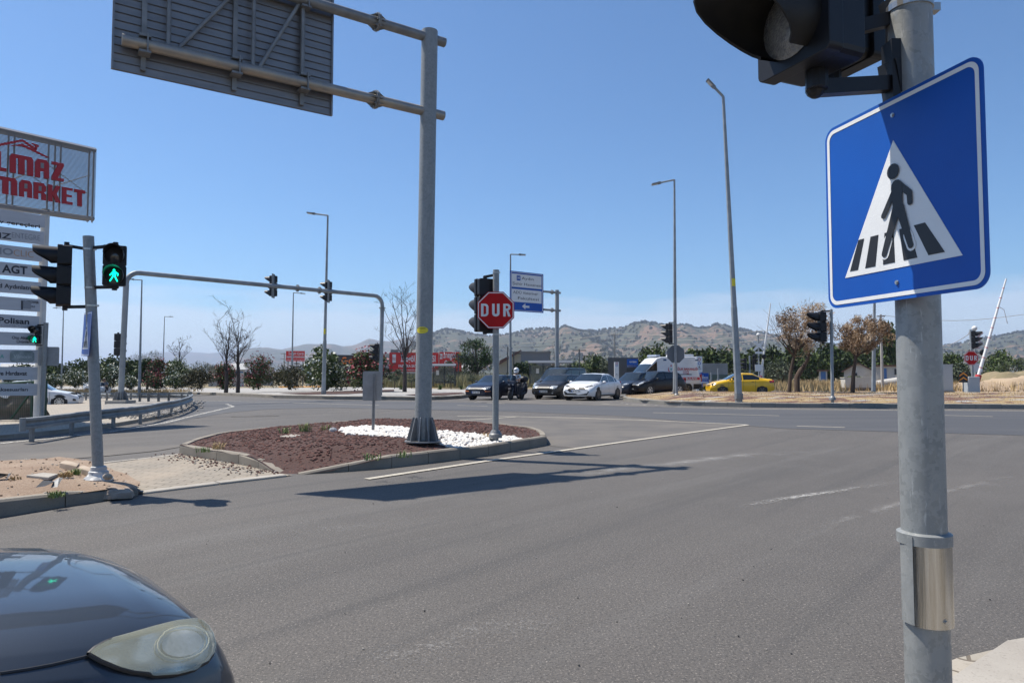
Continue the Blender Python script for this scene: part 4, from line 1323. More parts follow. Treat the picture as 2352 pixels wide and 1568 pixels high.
# ================================================================ VEGETATION
def leafm(name, c, c2):
    return mat(name, c, .6, col2=c2, scale=.9, detail=3, spec=.25)
LG = leafm('leaf_green', (.055, .085, .018), (.085, .12, .028)); LD = leafm('leaf_dark_green', (.026, .046, .012), (.042, .064, .016))
LO = leafm('leaf_olive', (.085, .105, .06), (.12, .14, .09)); LOD = leafm('leaf_olive_dark', (.045, .06, .034), (.06, .075, .045))
LB = leafm('leaf_bronze', (.075, .068, .02), (.045, .045, .016)); LBD = leafm('leaf_bronze_dark', (.028, .03, .012), (.04, .035, .014))
LP = leafm('needle_green', (.04, .085, .015), (.06, .11, .022)); LPD = leafm('needle_dark', (.015, .032, .01), (.022, .04, .012))
DR1 = leafm('dead_leaf_tan', (.30, .20, .115), (.38, .27, .165)); DR2 = leafm('dead_leaf_brown', (.13, .078, .042), (.18, .11, .06)); DR3 = leafm('dead_leaf_pale', (.48, .38, .27), (.38, .29, .2))
PINK = mat('pink_blossom', (.30, .032, .05), .6, col2=(.19, .022, .032), scale=3); WHB = mat('white_blossom', (.68, .68, .58), .6, col2=(.55, .56, .45), scale=3)
BARK = mat('bark', (.10, .075, .055), .95, col2=(.055, .042, .032), scale=6, bump=.8, bscale=12, stretch=(1, 1, .3))
BARKD = mat('dead_bark', (.07, .055, .048), .95, col2=(.035, .028, .026), scale=5, bump=.6, bscale=14, stretch=(1, 1, .3))
BARKB = mat('brown_bark', (.085, .058, .042), .95, col2=(.05, .036, .028), scale=5, bump=.6, bscale=14, stretch=(1, 1, .3))
GRASSM = mat('dry_grass_blade', (.45, .33, .16), .8, col2=(.32, .22, .10), scale=.8, world=True)
WEEDM = mat('weed_blade', (.12, .19, .05), .7, col2=(.22, .24, .08), scale=.9, world=True)
import numpy as np
def crown_mesh(name, w, h, z0, n, leaf, mats, seed, nc=26, wts=(.55, .45), core=.55, aspect=.5, taper=0.0, droop=0.0, clr=None, flat=False):
    """leaf-sized faces in clumps spread through a crown volume; returns mesh and the clump list"""
    g = np.random.default_rng(seed)
    cl = []
    while len(cl) < nc:
        p = g.uniform(-1, 1, 3)
        if (p ** 2).sum() > 1: continue
        if (p ** 2).sum() < core ** 2 and g.random() < .6: continue
        z = (p[2] + 1) / 2
        k = 1 - taper * z
        cl.append((p[0] * w * .46 * k, p[1] * w * .46 * k, z0 + h * (.06 + .84 * z), (clr or .17) * min(w, h * 1.3) * g.uniform(.7, 1.25), g.choice(len(mats), p=wts)))
    cl = np.array(cl)
    idx = g.integers(0, nc, n)
    d = g.normal(size=(n, 3)); d /= np.linalg.norm(d, axis=1)[:, None]
    rr = cl[idx, 3] * (g.uniform(.25, 1.12, n) ** .6)
    P = cl[idx, :3] + d * rr[:, None] * np.array([1, 1, .8])
    P[:, 2] = np.maximum(P[:, 2], z0 * .6 + .02)
    a = g.normal(size=(n, 3)); a /= np.linalg.norm(a, axis=1)[:, None]
    a[:, 2] -= droop; a /= np.linalg.norm(a, axis=1)[:, None]
    b_ = np.cross(a, g.normal(size=(n, 3))); b_ /= np.linalg.norm(b_, axis=1)[:, None]
    s = leaf * g.uniform(.6, 1.3, n)[:, None]
    V = np.stack([P - a * s, P + b_ * s * aspect, P + a * s, P - b_ * s * aspect], 1).reshape(-1, 3)
    me = bpy.data.meshes.new(name)
    me.vertices.add(4 * n); me.vertices.foreach_set('co', V.ravel())
    me.loops.add(4 * n); me.loops.foreach_set('vertex_index', np.arange(4 * n))
    me.polygons.add(n); me.polygons.foreach_set('loop_start', np.arange(n) * 4)
    try: me.polygons.foreach_set('loop_total', np.full(n, 4))
    except Exception: pass
    mi = cl[idx, 4].astype(int); flip = g.random(n) < .22
    mi[flip] = g.integers(0, len(mats), flip.sum())
    me.polygons.foreach_set('material_index', mi)
    for m in mats: me.materials.append(m)
    me.update(calc_edges=True)
    return me, cl
def meshobj(name, me, parent):
    o = bpy.data.objects.new(name, me); COL.objects.link(o); o.parent = parent; return o
def branch(mb, p, d, r, L, rr, depth, up=.1, n=6, kids_=3, spread=.5, segs=4, rmin=.006):
    pts = [p]; rs = [r]; q = p.copy(); dd = d.copy()
    for i in range(segs):
        dd = (dd + Vector((rr.uniform(-1, 1), rr.uniform(-1, 1), rr.uniform(-1, 1) + up)) * .13).normalized()
        q = q + dd * L / segs; pts.append(q.copy()); rs.append(max(rmin, r * (1 - .75 * (i + 1) / segs)))
    mb.tube(pts, rs, n, caps=False)
    if depth > 0:
        for k in range(kids_):
            i = rr.randint(1, segs)
            ax_ = Vector((rr.uniform(-1, 1), rr.uniform(-1, 1), rr.uniform(-.2, .6))).normalized()
            nd = (dd + ax_ * spread * rr.uniform(.7, 1.4)).normalized()
            branch(mb, pts[i], nd, rs[i] * .62, L * rr.uniform(.45, .7), rr, depth - 1, up, max(3, n - 1), kids_, spread, segs, rmin)
PROTO = {}
KIND = {
 'red_oleander': dict(mats=[LG, LD], leaf=.095, n=3000, nc=42, wts=(.4, .6), blossom=PINK, nb=800, bs=.045, aspect=.35),
 'white_oleander': dict(mats=[LG, LD], leaf=.095, n=3000, nc=42, wts=(.4, .6), blossom=WHB, nb=330, bs=.06, aspect=.35),
 'bronze_shrub': dict(mats=[LB, LBD], leaf=.11, n=3200, nc=44, aspect=.25),
 'leafy_tree': dict(mats=[LG, LD], leaf=.22, n=1900, nc=34),
 'dark_tree': dict(mats=[LD, LG], leaf=.22, n=1900, nc=34, wts=(.75, .25)),
 'olive_tree': dict(mats=[LO, LOD], leaf=.16, n=1900, nc=30, aspect=.3),
 'green_shrub': dict(mats=[LG, LO], leaf=.14, n=1200, nc=20),
}
BT = 'background trees behind the junction'
def plant(kind, cx, by, ty, wpx, Y, label, group, seed=1, name=None, z0f=.03, bare=False, cat=None, ground=True):
    base = at(cx, by, Y)
    w = wpx / FPX * Y * (1.25 if group == BT else 1.08); h = (by - ty) / FPX * Y
    key = (kind, seed % 3, round(w / h, 0), z0f)
    nm = name or kind
    if key in PROTO:
        o0, w0, h0 = PROTO[key]
        return copy_tree(o0, None, base, R.uniform(0, 6), (w / w0, w / w0, h / h0), label)
    t = empty(nm, base, label, cat or ('tree' if 'tree' in nm else 'shrub'), group)
    K = KIND[kind]
    me, cl = crown_mesh('crown', w, h * (1 - z0f), h * z0f, K['n'], K['leaf'], K['mats'], seed * 7 + 3, K['nc'], K.get('wts', (.55, .45)), aspect=K.get('aspect', .5), taper=.22, clr=.235)
    meshobj('crown', me, t)
    if 'blossom' in K:
        g = np.random.default_rng(seed + 50); mb = MB()
        tops = [c for c in cl if g.random() < .8]
        for k in range(K['nb']):
            c = tops[g.integers(0, len(tops))]
            d = g.normal(size=3); d[2] = abs(d[2]) * .9 + .1 if g.random() < .6 else d[2]; d /= np.linalg.norm(d)
            p = c[:3] + d * c[3] * 1.12
            if p[2] < .05: continue
            u = Vector(g.normal(size=3)).normalized(); v = u.cross(Vector(g.normal(size=3))).normalized(); s_ = K['bs'] * g.uniform(.7, 1.5)
            p = Vector(p)
            mb.add([p - u * s_, p + v * s_, p + u * s_, p - v * s_], [(0, 1, 2, 3)])
        mb.build('blossom', K['blossom'], t)
    rr = random.Random(seed); mb = MB()
    if z0f > .12:
        mb.tube([(0, 0, -.3), (w * .01, 0, h * z0f), (0, 0, h * .6)], [w * .03 + .05, w * .025 + .04, .03], 7)
    for k in range(5):
        branch(mb, Vector((0, 0, h * z0f * .8)), Vector((rr.uniform(-.6, .6), rr.uniform(-.6, .6), 1)).normalized(), .05 + w * .006, h * .6, rr, 1, n=5)
    mb.build('trunk', BARK, t)
    PROTO[key] = (t, w, h)
    return t
OL = 'oleander bushes along the verge'
BT = 'background trees behind the junction'
for a in (
 ('white_oleander', 125, 891, 862, 46, 78, 'low white oleander right behind the white car parked by the totem', OL, 1),
 ('white_oleander', 172, 891, 850, 62, 80, 'white oleander just left of the white van', OL, 2),
 ('white_oleander', 260, 891, 842, 48, 72, 'sparse white oleander behind the portal mast left post', OL, 3),
 ('white_oleander', 294, 892, 866, 42, 66, 'low white oleander right of the portal mast left post', OL, 4),
 ('red_oleander', 358, 893, 856, 50, 62, 'round dark red oleander right of the second lamp from the left', OL, 5),
 ('red_oleander', 362, 880, 822, 42, 66, 'tall red oleander rising behind a rounder red one', OL, 6),
 ('white_oleander', 402, 893, 858, 56, 58, 'low white oleander between red oleander and bronze shrub', OL, 7),
 ('white_oleander', 415, 880, 826, 56, 63, 'tall white oleander under the sparse half bare tree', OL, 8),
 ('red_oleander', 512, 895, 832, 50, 56, 'red oleander wrapped round the first bare tree', OL, 9),
 ('red_oleander', 594, 896, 812, 66, 54, 'red oleander directly right of the two bare trees', OL, 10),
 ('white_oleander', 750, 898, 810, 92, 52, 'big white oleander behind the tall lamp on the gravel verge', OL, 11),
 ('red_oleander', 855, 899, 800, 94, 51, 'big red oleander behind the grey sign plate', OL, 12)):
    plant(*a)
for a in (
 ('bronze_shrub', 460, 894, 845, 74, 56, 'bronze coloured shrub left of the bare trees', 'bronze green shrubs', 1),
 ('bronze_shrub', 665, 896, 832, 88, 54, 'bronze coloured shrub left of the big white oleander', 'bronze green shrubs', 2)):
    plant(*a)
for i, (k, x, by, ty, w, Y, lab) in enumerate((
 ('dark_tree', 60, 884, 838, 90, 100, 'dark tree showing between the lower totem panels'),
 ('dark_tree', 122, 884, 832, 46, 95, 'dark tree behind the lamp furthest left'),
 ('leafy_tree', 188, 884, 828, 56, 92, 'green tree behind the white van'),
 ('leafy_tree', 240, 886, 816, 74, 88, 'light green tree right of the leaning signal pole'),
 ('dark_tree', 300, 888, 824, 66, 76, 'dark broad tree right of the portal mast left post'),
 ('dark_tree', 338, 888, 828, 50, 72, 'dark tree left of the tall red oleander'),
 ('olive_tree', 340, 850, 801, 62, 170, 'hazy grey green tree standing tallest behind the left bushes'),
 ('leafy_tree', 400, 886, 832, 54, 68, 'green tree with bare twigs on top between the oleanders'),
 ('olive_tree', 470, 872, 832, 70, 130, 'low olive tree far behind the bronze shrub'),
 ('olive_tree', 530, 872, 838, 64, 135, 'low olive tree far behind the bare trees'),
 ('leafy_tree', 747, 892, 790, 50, 62, 'green tree sticking up behind the big white oleander'),
 ('leafy_tree', 712, 880, 824, 26, 85, 'small green tree beside the small red roadside board'),
 ('dark_tree', 832, 880, 803, 26, 90, 'dark tree peeking over the orange lettered board'),
 ('olive_tree', 912, 886, 848, 22, 78, 'grey green bush in front of the large red board'),
 ('olive_tree', 1028, 884, 822, 30, 88, 'olive bush at the foot of the big pine'),
 ('dark_tree', 1198, 884, 829, 38, 84, 'dark green bush left of the long bus shelter'),
 ('olive_tree', 1232, 884, 836, 26, 95, 'olive bush behind the long bus shelter left end'),
 ('olive_tree', 1290, 886, 838, 40, 95, 'olive bush behind the long bus shelter right end'),
 ('leafy_tree', 1362, 886, 812, 62, 100, 'green tree above the dark van roof'),
 ('olive_tree', 1330, 886, 846, 40, 90, 'low olive bush left of the dark kiosk'),
 ('olive_tree', 1394, 886, 818, 34, 98, 'olive tree touching the dark kiosk'),
 ('leafy_tree', 1502, 886, 790, 64, 86, 'round green tree above the ambulance roof'),
 ('leafy_tree', 1588, 886, 796, 44, 86, 'green tree right of the octagonal sign back'),
 ('dark_tree', 1632, 880, 804, 56, 100, 'dark tree behind the white information pylon'),
 ('leafy_tree', 1676, 880, 795, 60, 104, 'green tree left of the leaning tall lamp'),
 ('leafy_tree', 1726, 880, 793, 60, 106, 'green tree between leaning lamp and crossing gate'),
 ('olive_tree', 1700, 884, 838, 50, 84, 'low olive tree right behind the yellow taxi'),
 ('olive_tree', 1792, 884, 820, 52, 78, 'round grey olive tree left of the dry trees'),
 ('dark_tree', 1770, 882, 796, 60, 112, 'dark tree behind the railway crossbuck'),
 ('dark_tree', 1830, 882, 790, 70, 108, 'dark tree behind the first dry tree'),
 ('leafy_tree', 1866, 882, 800, 60, 104, 'green tree behind the curved bare trunk'),
 ('dark_tree', 1915, 882, 790, 70, 108, 'dark tree between the two dry trees'),
 ('leafy_tree', 1962, 880, 806, 64, 112, 'green tree behind the second dry tree'),
 ('dark_tree', 2010, 880, 776, 64, 112, 'dark tree behind the lamp pole without visible top'),
 ('dark_tree', 2056, 880, 746, 66, 104, 'tallest dark tree just left of the near pole'),
 ('dark_tree', 2120, 880, 770, 70, 110, 'dark tree hidden behind the near pole'),
 ('leafy_tree', 2180, 868, 808, 56, 100, 'green bush above the grey control cabinet'),
 ('olive_tree', 2208, 884, 834, 34, 72, 'olive bush behind the chevron plate'),
 ('leafy_tree', 2296, 862, 806, 40, 130, 'small tree on top of the bank at the right'))):
    plant(k, x, by, ty, w, Y, lab, BT, i + 1, z0f=.03 if (k == 'olive_tree' or by - ty < 60) else .14, name=k)
for i, (x, by, ty, w, Y, lab) in enumerate(((2270, 868, 826, 56, 95, 'bright green bush right of the far stop sign'), (2325, 868, 820, 62, 92, 'bright green bush at the right picture edge'), (2390, 870, 818, 60, 92, 'bright green bush just outside the right edge'),
    (2200, 874, 846, 50, 90, 'small bush below the crossing signs'), (1640, 899, 888, 70, 52, 'low clipped bush in front of the taxi'), (1958, 874, 864, 50, 76, 'low scrub in front of the white house'))):
    plant('green_shrub', x, by, ty, w, Y, lab, 'green shrubs at the crossing', i + 20)
for i in range(46):
    x = 60 + i * 50 + R.uniform(-14, 14)
    if 560 < x < 1180 and i % 2: continue
    if x > 2160: continue
    k = ('dark_tree', 'leafy_tree', 'olive_tree')[i % 3]
    place = ('behind the left bushes', 'behind the boards and shelters', 'behind the waiting cars', 'behind the dry trees')[0 if x < 560 else 1 if x < 1180 else 2 if x < 1700 else 3]
    far = ['faint', 'low', 'hazy', 'rounded', 'half hidden', 'wide', 'narrow', 'ragged', 'pale', 'dull', 'squat', 'small'][i % 12]
    plant(k, x, 876, (848 if x < 1180 else 834 if x < 1600 else 818) + R.uniform(-6, 6), 56, 132 + (i % 5) * 5, f'{far} distant {"olive" if i % 3 == 2 else "green" if i % 3 else "dark"} tree {place}, {["far left", "left", "middle", "right", "far right"][min(4, int((x % 560) / 112))]} of that belt', 'distant tree belt', i, z0f=.03, name=k)
# umbrella pine
base = at(1092, 884, 92)
t = empty('pine_tree', base, 'big dark green pine between the red store and the stop sign', 'tree')
w_, h_ = 112 / FPX * 92, 111 / FPX * 92
me, cl = crown_mesh('crown', w_, h_ * .92, h_ * .10, 5200, .17, [LP, LPD], 5, 52, (.5, .5), aspect=.3, taper=.35, clr=.15)
meshobj('crown', me, t)
mb = MB(); mb.tube([(0, 0, -.3), (.2, 0, h_ * .3), (0, 0, h_ * .8)], [.35, .25, .08], 8)
rr = random.Random(3)
for k in range(7): branch(mb, Vector((.15, 0, h_ * .25)), Vector((rr.uniform(-1, 1), rr.uniform(-1, 1), .8)).normalized(), .12, h_ * .5, rr, 1)
mb.build('trunk', BARK, t)
# dry trees
def dry_tree(cx, by, ty, x0, x1, zc, Y, label, seed, lean, twin=False):
    x0 -= 8; x1 += 12; ty -= 4
    base = at(cx, by, Y)
    t = empty('dry_tree', base, label, 'tree', 'two dry brown trees on the right island')
    w = (x1 - x0) / FPX * Y; h = (by - ty) / FPX * Y; z0 = (by - zc) / FPX * Y
    off = ((x0 + x1) / 2 - cx) / FPX * Y
    me, cl = crown_mesh('crown', w, h - z0, z0, 10000, .066, [DR1, DR2, DR3], seed, 120, (.42, .40, .18), core=.2, aspect=.28, taper=.35, droop=.5, clr=.085)
    for v in me.vertices:
        k_ = 1 + .42 * NZ.noise(Vector((v.co.x * .9, v.co.y * .9, v.co.z * .8 + seed)))
        v.co.x = v.co.x * k_ + off * min(1, v.co.z / (z0 + .1)) + .12 * (v.co.z - z0); v.co.z += .5 * NZ.noise(Vector((v.co.x * .8, 3, v.co.y * .7 + seed)))
    meshobj('crown', me, t)
    rr = random.Random(seed); mb = MB()
    mb.tube([(0, 0, -.3), (lean * .3, 0, z0 * .45), (lean, 0, z0 * .98), (lean * .8, 0, z0 * 1.15)], [.125, .10, .08, .05], 10)
    for k in range(13):
        d = Vector((rr.uniform(-1, 1), rr.uniform(-1, 1), rr.uniform(.5, 1.4))).normalized()
        branch(mb, Vector((lean, 0, z0 * rr.uniform(.85, 1.1))), d, .05, (h - z0) * .55, rr, 2, n=6, kids_=3, spread=.6)
    mb.build('trunk', BARKB, t, smooth=True)
    return t, h
t, h = dry_tree(1812, 897, 690, 1762, 1926, 812, 40, 'taller dry brown tree with dead leaves left of the dark signal head', 11, .35)
base = at(1831, 896, 40.5)
t2 = empty('bare_tree', base, 'curved leafless trunk between the two dry trees', 'tree')
mb = MB(); q = lambda x, y: at(x, y, 40.5) - base
mb.tube([q(1831, 900), q(1830, 866), q(1838, 852), (q(1848, 838)), q(1856, 822), q(1858, 808), q(1852, 798)], [.17, .16, .15, .12, .1, .06, .02], 9)
mb.tube([q(1856, 822), q(1862, 815), q(1866, 813)], [.05, .03, .01], 6)
mb.build('trunk', BARKB, t2, smooth=True)
dry_tree(1958, 896, 720, 1912, 2040, 812, 39, 'shorter dry brown tree right of the dark signal head', 23, .25)
# leafless trees on the verge
def bare(cx, by, ty, Y, label, seed, stems, L=1.0, spread=.28, twig=True, group='leafless trees on the verge'):
    base = at(cx, by, Y); t = empty('bare_tree', base, label, 'tree', group)
    h = (by - ty) / FPX * Y; rr = random.Random(seed); mb = MB()
    fork = h * .28
    mb.tube([(0, 0, -.3), (.03, 0, fork * .5), (0, 0, fork)], [.17, .14, .13], 9)
    for k, (dx, f, r_) in enumerate(stems):
        tip = Vector((dx, rr.uniform(-.6, .6), h * f))
        p0 = Vector((0, 0, fork * rr.uniform(.7, 1.0)))
        pts = [p0]; 
        for i in range(1, 9):
            u = i / 8
            pts.append(p0.lerp(tip, u) + Vector((-dx * .25 * math.sin(u * 3.1), 0, 0)) + Vector((rr.uniform(-.06, .06), rr.uniform(-.06, .06), 0)))
        rs = [r_ * (1 - .72 * i / 8) for i in range(9)]
        mb.tube(pts, rs, 7, caps=True)
        for j in range(7):
            i = rr.randint(2, 8); d = Vector((rr.uniform(-1, 1), rr.uniform(-.8, .8), rr.uniform(.3, 1.3))).normalized()
            branch(mb, pts[i], d, max(.018, rs[i] * .5), h * rr.uniform(.08, .19), rr, 2, n=4, kids_=3, spread=.7, segs=3, rmin=.007)
    mb.build('trunk', BARKD, t)
bare(519, 896, 734, 55, 'left one of the two leafless trees on the verge', 4, [(-.9, .66, .03), (-.65, .98, .03), (-.3, .84, .05), (.02, .97, .055), (.22, .8, .05), (-.1, .62, .06)])
bare(546, 896, 705, 55, 'right one of the two leafless trees on the verge, the taller', 9, [(-.85, 1.0, .03), (-.2, .72, .06), (.1, .82, .065), (.35, .76, .06), (.8, .66, .035), (.6, .5, .04), (-.4, .5, .04)])
bare(929, 900, 683, 50, 'leafless tree beside the thick gantry column', 15, [(-1.6, .86, .05), (-.9, .95, .055), (-.3, 1.0, .055), (.15, .9, .06), (.7, .78, .05), (.85, .62, .06), (-1.3, .6, .04)])
bare(410, 870, 772, 68, 'small leafless crown above the left bushes', 21, [(-.9, .8, .04), (-.3, .95, .05), (.6, .9, .05), (1.1, .7, .04)], group='leafless trees behind the bushes')
bare(1276, 875, 802, 110, 'leafless tree behind the long bus shelter', 31, [(-1.3, .8, .05), (-.4, .98, .06), (.6, .9, .06), (1.5, .75, .05)], group='leafless trees behind the bushes')
# ball-shaped small trees and yuccas by the service road
me, _ = crown_mesh('crown', .85, .8, 0, 420, .06, [LOD, LO], 77, 14, (.6, .4), clr=.24)
pb = None
for i, (x, lab) in enumerate(((795, 'first from the left'), (906, 'second from the left'), (945, 'third from the left'), (1036, 'fourth from the left'), (1085, 'rightmost'))):
    base = at(x, 896.5 if x > 1000 else 897.5, 62); lb = 'small ball shaped tree on the service verge, ' + lab
    if pb is None:
        pb = empty('ball_tree', base, lb, 'tree', 'small ball shaped trees on the service verge')
        o = meshobj('crown', me, pb); o.location = (0, 0, .75)
        MB().tube([(0, 0, -.1), (0, 0, 1.0)], .035, 8).build('trunk', BARK, pb)
    else: copy_tree(pb, None, base, i * 1.1, R.uniform(.9, 1.1), lb)
pb = None
for i, (x, lab) in enumerate(((922, 'left'), (1011, 'middle'), (1060, 'right'))):
    base = at(x, 896, 58); lb = f'{lab} one of the three spiky palm like plants on the verge'
    if pb is None:
        pb = empty('palm_plant', base, lb, 'plant', 'spiky plants on the service verge')
        rr = random.Random(2); mb = MB()
        for k in range(46):
            a = rr.uniform(0, 6.28); e = rr.uniform(.25, 1.3); L_ = rr.uniform(.4, .62); d = Vector((math.cos(a) * math.cos(e), math.sin(a) * math.cos(e), math.sin(e)))
            s_ = Vector((-math.sin(a), math.cos(a), 0)) * .022
            m_ = d * L_ * .6 + Vector((0, 0, .03)); t_ = d * L_ - Vector((0, 0, .06))
            mb.add([s_, -s_, m_ - s_, m_ + s_, t_], [(0, 1, 2, 3), (3, 2, 4)])
        mb.build('leaves', LP, pb); MB().tube([(0, 0, -.1), (0, 0, .12)], [.07, .05], 8).build('stem', BARK, pb)
    else: copy_tree(pb, None, base, i * 2.0, R.uniform(.85, 1.1), lb)
# grass
def grass(name, poly, n, h0, h1, m, label, w=.02, seed=1, dz=0.0, hf=None, cat='grass'):
    rr = random.Random(seed); f = samp(poly); mb = MB(); k = 0
    vs, fs = [], []
    while k < n:
        p = f(rr)
        if p is None: continue
        x, y = p; z = gz(x, y) + dz + (hf(x, y) if hf else 0); h = rr.uniform(h0, h1); a = rr.uniform(0, 6.28); L_ = rr.uniform(0, .45) * h; b_ = rr.uniform(0, 6.28)
        dx, dy = math.cos(a) * w, math.sin(a) * w
        o = len(vs)
        vs += [(x - dx, y - dy, z - .02), (x + dx, y + dy, z - .02), (x + math.cos(b_) * L_, y + math.sin(b_) * L_, z + h)]
        fs.append((o, o + 1, o + 2)); k += 1
    mb.add(vs, fs)
    return tag(mb.build(name, m), label, cat, kind='stuff')
grass('dry_grass', [(24, 56), (80, 56), (110, 92), (16, 96), (12, 66)], 34000, .25, .95, GRASSM, 'tall dry straw coloured grass in the field behind the right island', .05, 1)
grass('verge_grass', [(-75, 74), (-38, 70), (-34, 78), (-80, 90)], 7000, .2, .6, GRASSM, 'dry yellow grass under the bushes at the left', .05, 2, .1)
grass('reeds', [(-20, 74), (4, 76), (6, 92), (-24, 92)], 15000, .4, 1.7, mat('pale_reed', (.36, .31, .17), .8, col2=(.22, .22, .10), scale=.8, world=True), 'tall pale grass behind the bus shelters', .05, 3)
grass('straw', RI, 9000, .02, .09, GRASSM, 'short straw scattered over the right island', .015, 4, 0, ri_h)
def tuft(x, y, n, h, m, seed, rad_=.12, dzf=None):
    rr = random.Random(seed); mb = MB(); z = dzf(x, y); rad_ = min(rad_, .13)
    for k in range(n):
        a = rr.uniform(0, 6.28); r_ = rr.uniform(0, rad_); px_, py_ = x + math.cos(a) * r_, y + math.sin(a) * r_; b_ = rr.uniform(0, 6.28); L_ = rr.uniform(.1, .8) * h; hh = h * rr.uniform(.4, 1)
        w = .006; c_, s_ = math.cos(b_ + 1.57) * w, math.sin(b_ + 1.57) * w
        mx, my = px_ + math.cos(b_) * L_ * .4, py_ + math.sin(b_) * L_ * .4
        mb.add([(px_ - c_, py_ - s_, z), (px_ + c_, py_ + s_, z), (mx + c_, my + s_, z + hh * .7), (mx - c_, my - s_, z + hh * .7), (px_ + math.cos(b_) * L_, py_ + math.sin(b_) * L_, z + hh)], [(0, 1, 2, 3), (3, 2, 4)])
    return mb
ih = lambda x, y: gz(x, y) + isl_h(x, y)
k = 0
for (pxx, pyy, hh, nn, m, lab) in ((700, 996, .22, 60, WEEDM, 'green grass tuft at the far edge of the red gravel'), (655, 1001, .16, 40, WEEDM, 'small green tuft left of the white utility slab edge'), (745, 992, .14, 30, WEEDM, 'small grass tuft next to the white pebbles'),
    (855, 1062, .12, 26, WEEDM, 'little weed in the red gravel near the front kerb'), (930, 1053, .12, 26, WEEDM, 'little weed in front of the gantry column'), (990, 1000, .14, 34, GRASSM, 'dry grass tuft among the pebbles beside the gantry column'),
    (1120, 1001, .12, 40, GRASSM, 'dry grass tuft among the pebbles near the stop sign'), (500, 1020, .16, 44, GRASSM, 'dry tuft at the left end of the red gravel'), (470, 1028, .12, 34, WEEDM, 'green yellow tuft at the left tip of the island')):
    x, y = XY(pxx, pyy, .26); o = tuft(x, y, nn, hh, m, 30 + k, .14, ih).build('grass_tuft', m); tag(o, lab, 'weed', 'weeds on the islands'); k += 1
lh = lambda x, y: gz(x, y) + lis_h(x, y)
for (pxx, pyy, hh, nn, m, lab) in ((172, 1086, .16, 70, WEEDM, 'green tuft behind the leaning pole on bare soil'), (130, 1128, .14, 60, WEEDM, 'green weed beside the broken plastic on bare soil'), (150, 1098, .13, 80, GRASSM, 'dry straw patch on the bare left island'), (30, 1106, .1, 30, GRASSM, 'dry tuft at the left edge of the bare island')):
    x, y = XY(pxx, pyy, .2); o = tuft(x, y, nn, hh * .6, m, 60 + k, .09, lh).build('grass_tuft', m); tag(o, lab, 'weed', 'weeds on the islands'); k += 1

# ================================================================ HILLS
b = NB('hill_scrub')
v1 = b.voro(.035); v2 = b.noise(.006, 6); v3 = b.noise(.05, 5); v4 = b.voro(.085)
c = b.mix(b.ramp(v3, .35, .65), (.24, .15, .095), (.155, .105, .07))
dens = b.ramp(v2, .30, .56, .06, .50)
sh = b.mul(dens, v4, 'SUBTRACT')
c = b.mix(b.ramp(b.mul(b.mul(dens, .9), b.mul(v1, .55), 'SUBTRACT'), .0, .05), c, (.04, .048, .026))
c = b.mix(b.ramp(b.mul(dens, b.mul(v4, .75), 'SUBTRACT'), -.06, -.02), c, (.065, .072, .038))
HILL = b.done(c, .95, k=.74)
def hill(name, prof, Yr, depth, seed, rough=1.0, n_x=150, n_y=34):
    xs = [p[0] for p in prof]
    def sky_y(x):
        for i in range(len(prof) - 1):
            if x <= prof[i + 1][0]:
                u = (x - prof[i][0]) / (prof[i + 1][0] - prof[i][0]); return prof[i][1] + (prof[i + 1][1] - prof[i][1]) * u
        return prof[-1][1]
    vs = []
    for j in range(n_y + 1):
        t = j / n_y
        for i in range(n_x + 1):
            pxx = xs[0] + (xs[-1] - xs[0]) * i / n_x
            Y = Yr - depth * (1 - t) if t <= 1 else 0
            q_ = at(pxx, sky_y(pxx), Yr); ridge = q_.z
            X = (pxx - CX) / FPX * Y * (1 / _cs)
            u = ss(0, 1, t) * .55 + t * .45
            # spurs and gullies running down the slope
            s_ = NZ.noise(Vector((X * 3.2 / Yr * 6, t * 1.3, seed))) * .55 + NZ.noise(Vector((X * 9 / Yr * 6, t * 3, seed + 5))) * .25
            k = math.sin(math.pi * min(1, t)) 
            z = ridge * u + ridge * .55 * k * s_ * rough
            lim = (ridge - CAMH) * (Y / Yr) * .985 + CAMH       # keeps the crest the highest line seen from the road
            if t < 1: z = min(z, lim)
            else: z = ridge + NZ.noise(Vector((X * .012, 0, seed))) * 5
            vs.append((X, Y, max(-6, z)))
    for j in range(1, 5):
        for i in range(n_x + 1):
            x, y, z = vs[n_y * (n_x + 1) + i]
            vs.append((x * (1 + .05 * j), y * (1 + .05 * j), z * (1 - .25 * j)))
    nx = n_x + 1
    fs = [(j * nx + i, j * nx + i + 1, (j + 1) * nx + i + 1, (j + 1) * nx + i) for j in range(n_y + 4) for i in range(n_x)]
    mb = MB(); mb.add(vs, fs)
    o = mb.build(name, HILL, smooth=True)
    tag(o, kind='structure')
    return vs, nx
hill('far_hills', [(-500, 835), (100, 838), (240, 832), (267, 829), (294, 819), (340, 811), (366, 808), (425, 807), (480, 811), (560, 806), (640, 815), (720, 830), (800, 845)], 8500, 3000, 3, .8, 90, 20)
hill('middle_hills', [(520, 838), (545, 808), (579, 798), (620, 799), (649, 802), (689, 793), (705, 790), (733, 789), (768, 790), (788, 796), (808, 793), (827, 787), (848, 778), (870, 781), (897, 784), (924, 777), (952, 771), (1000, 775), (1060, 790), (1130, 810)], 4600, 1900, 8, 1.0, 130, 26)
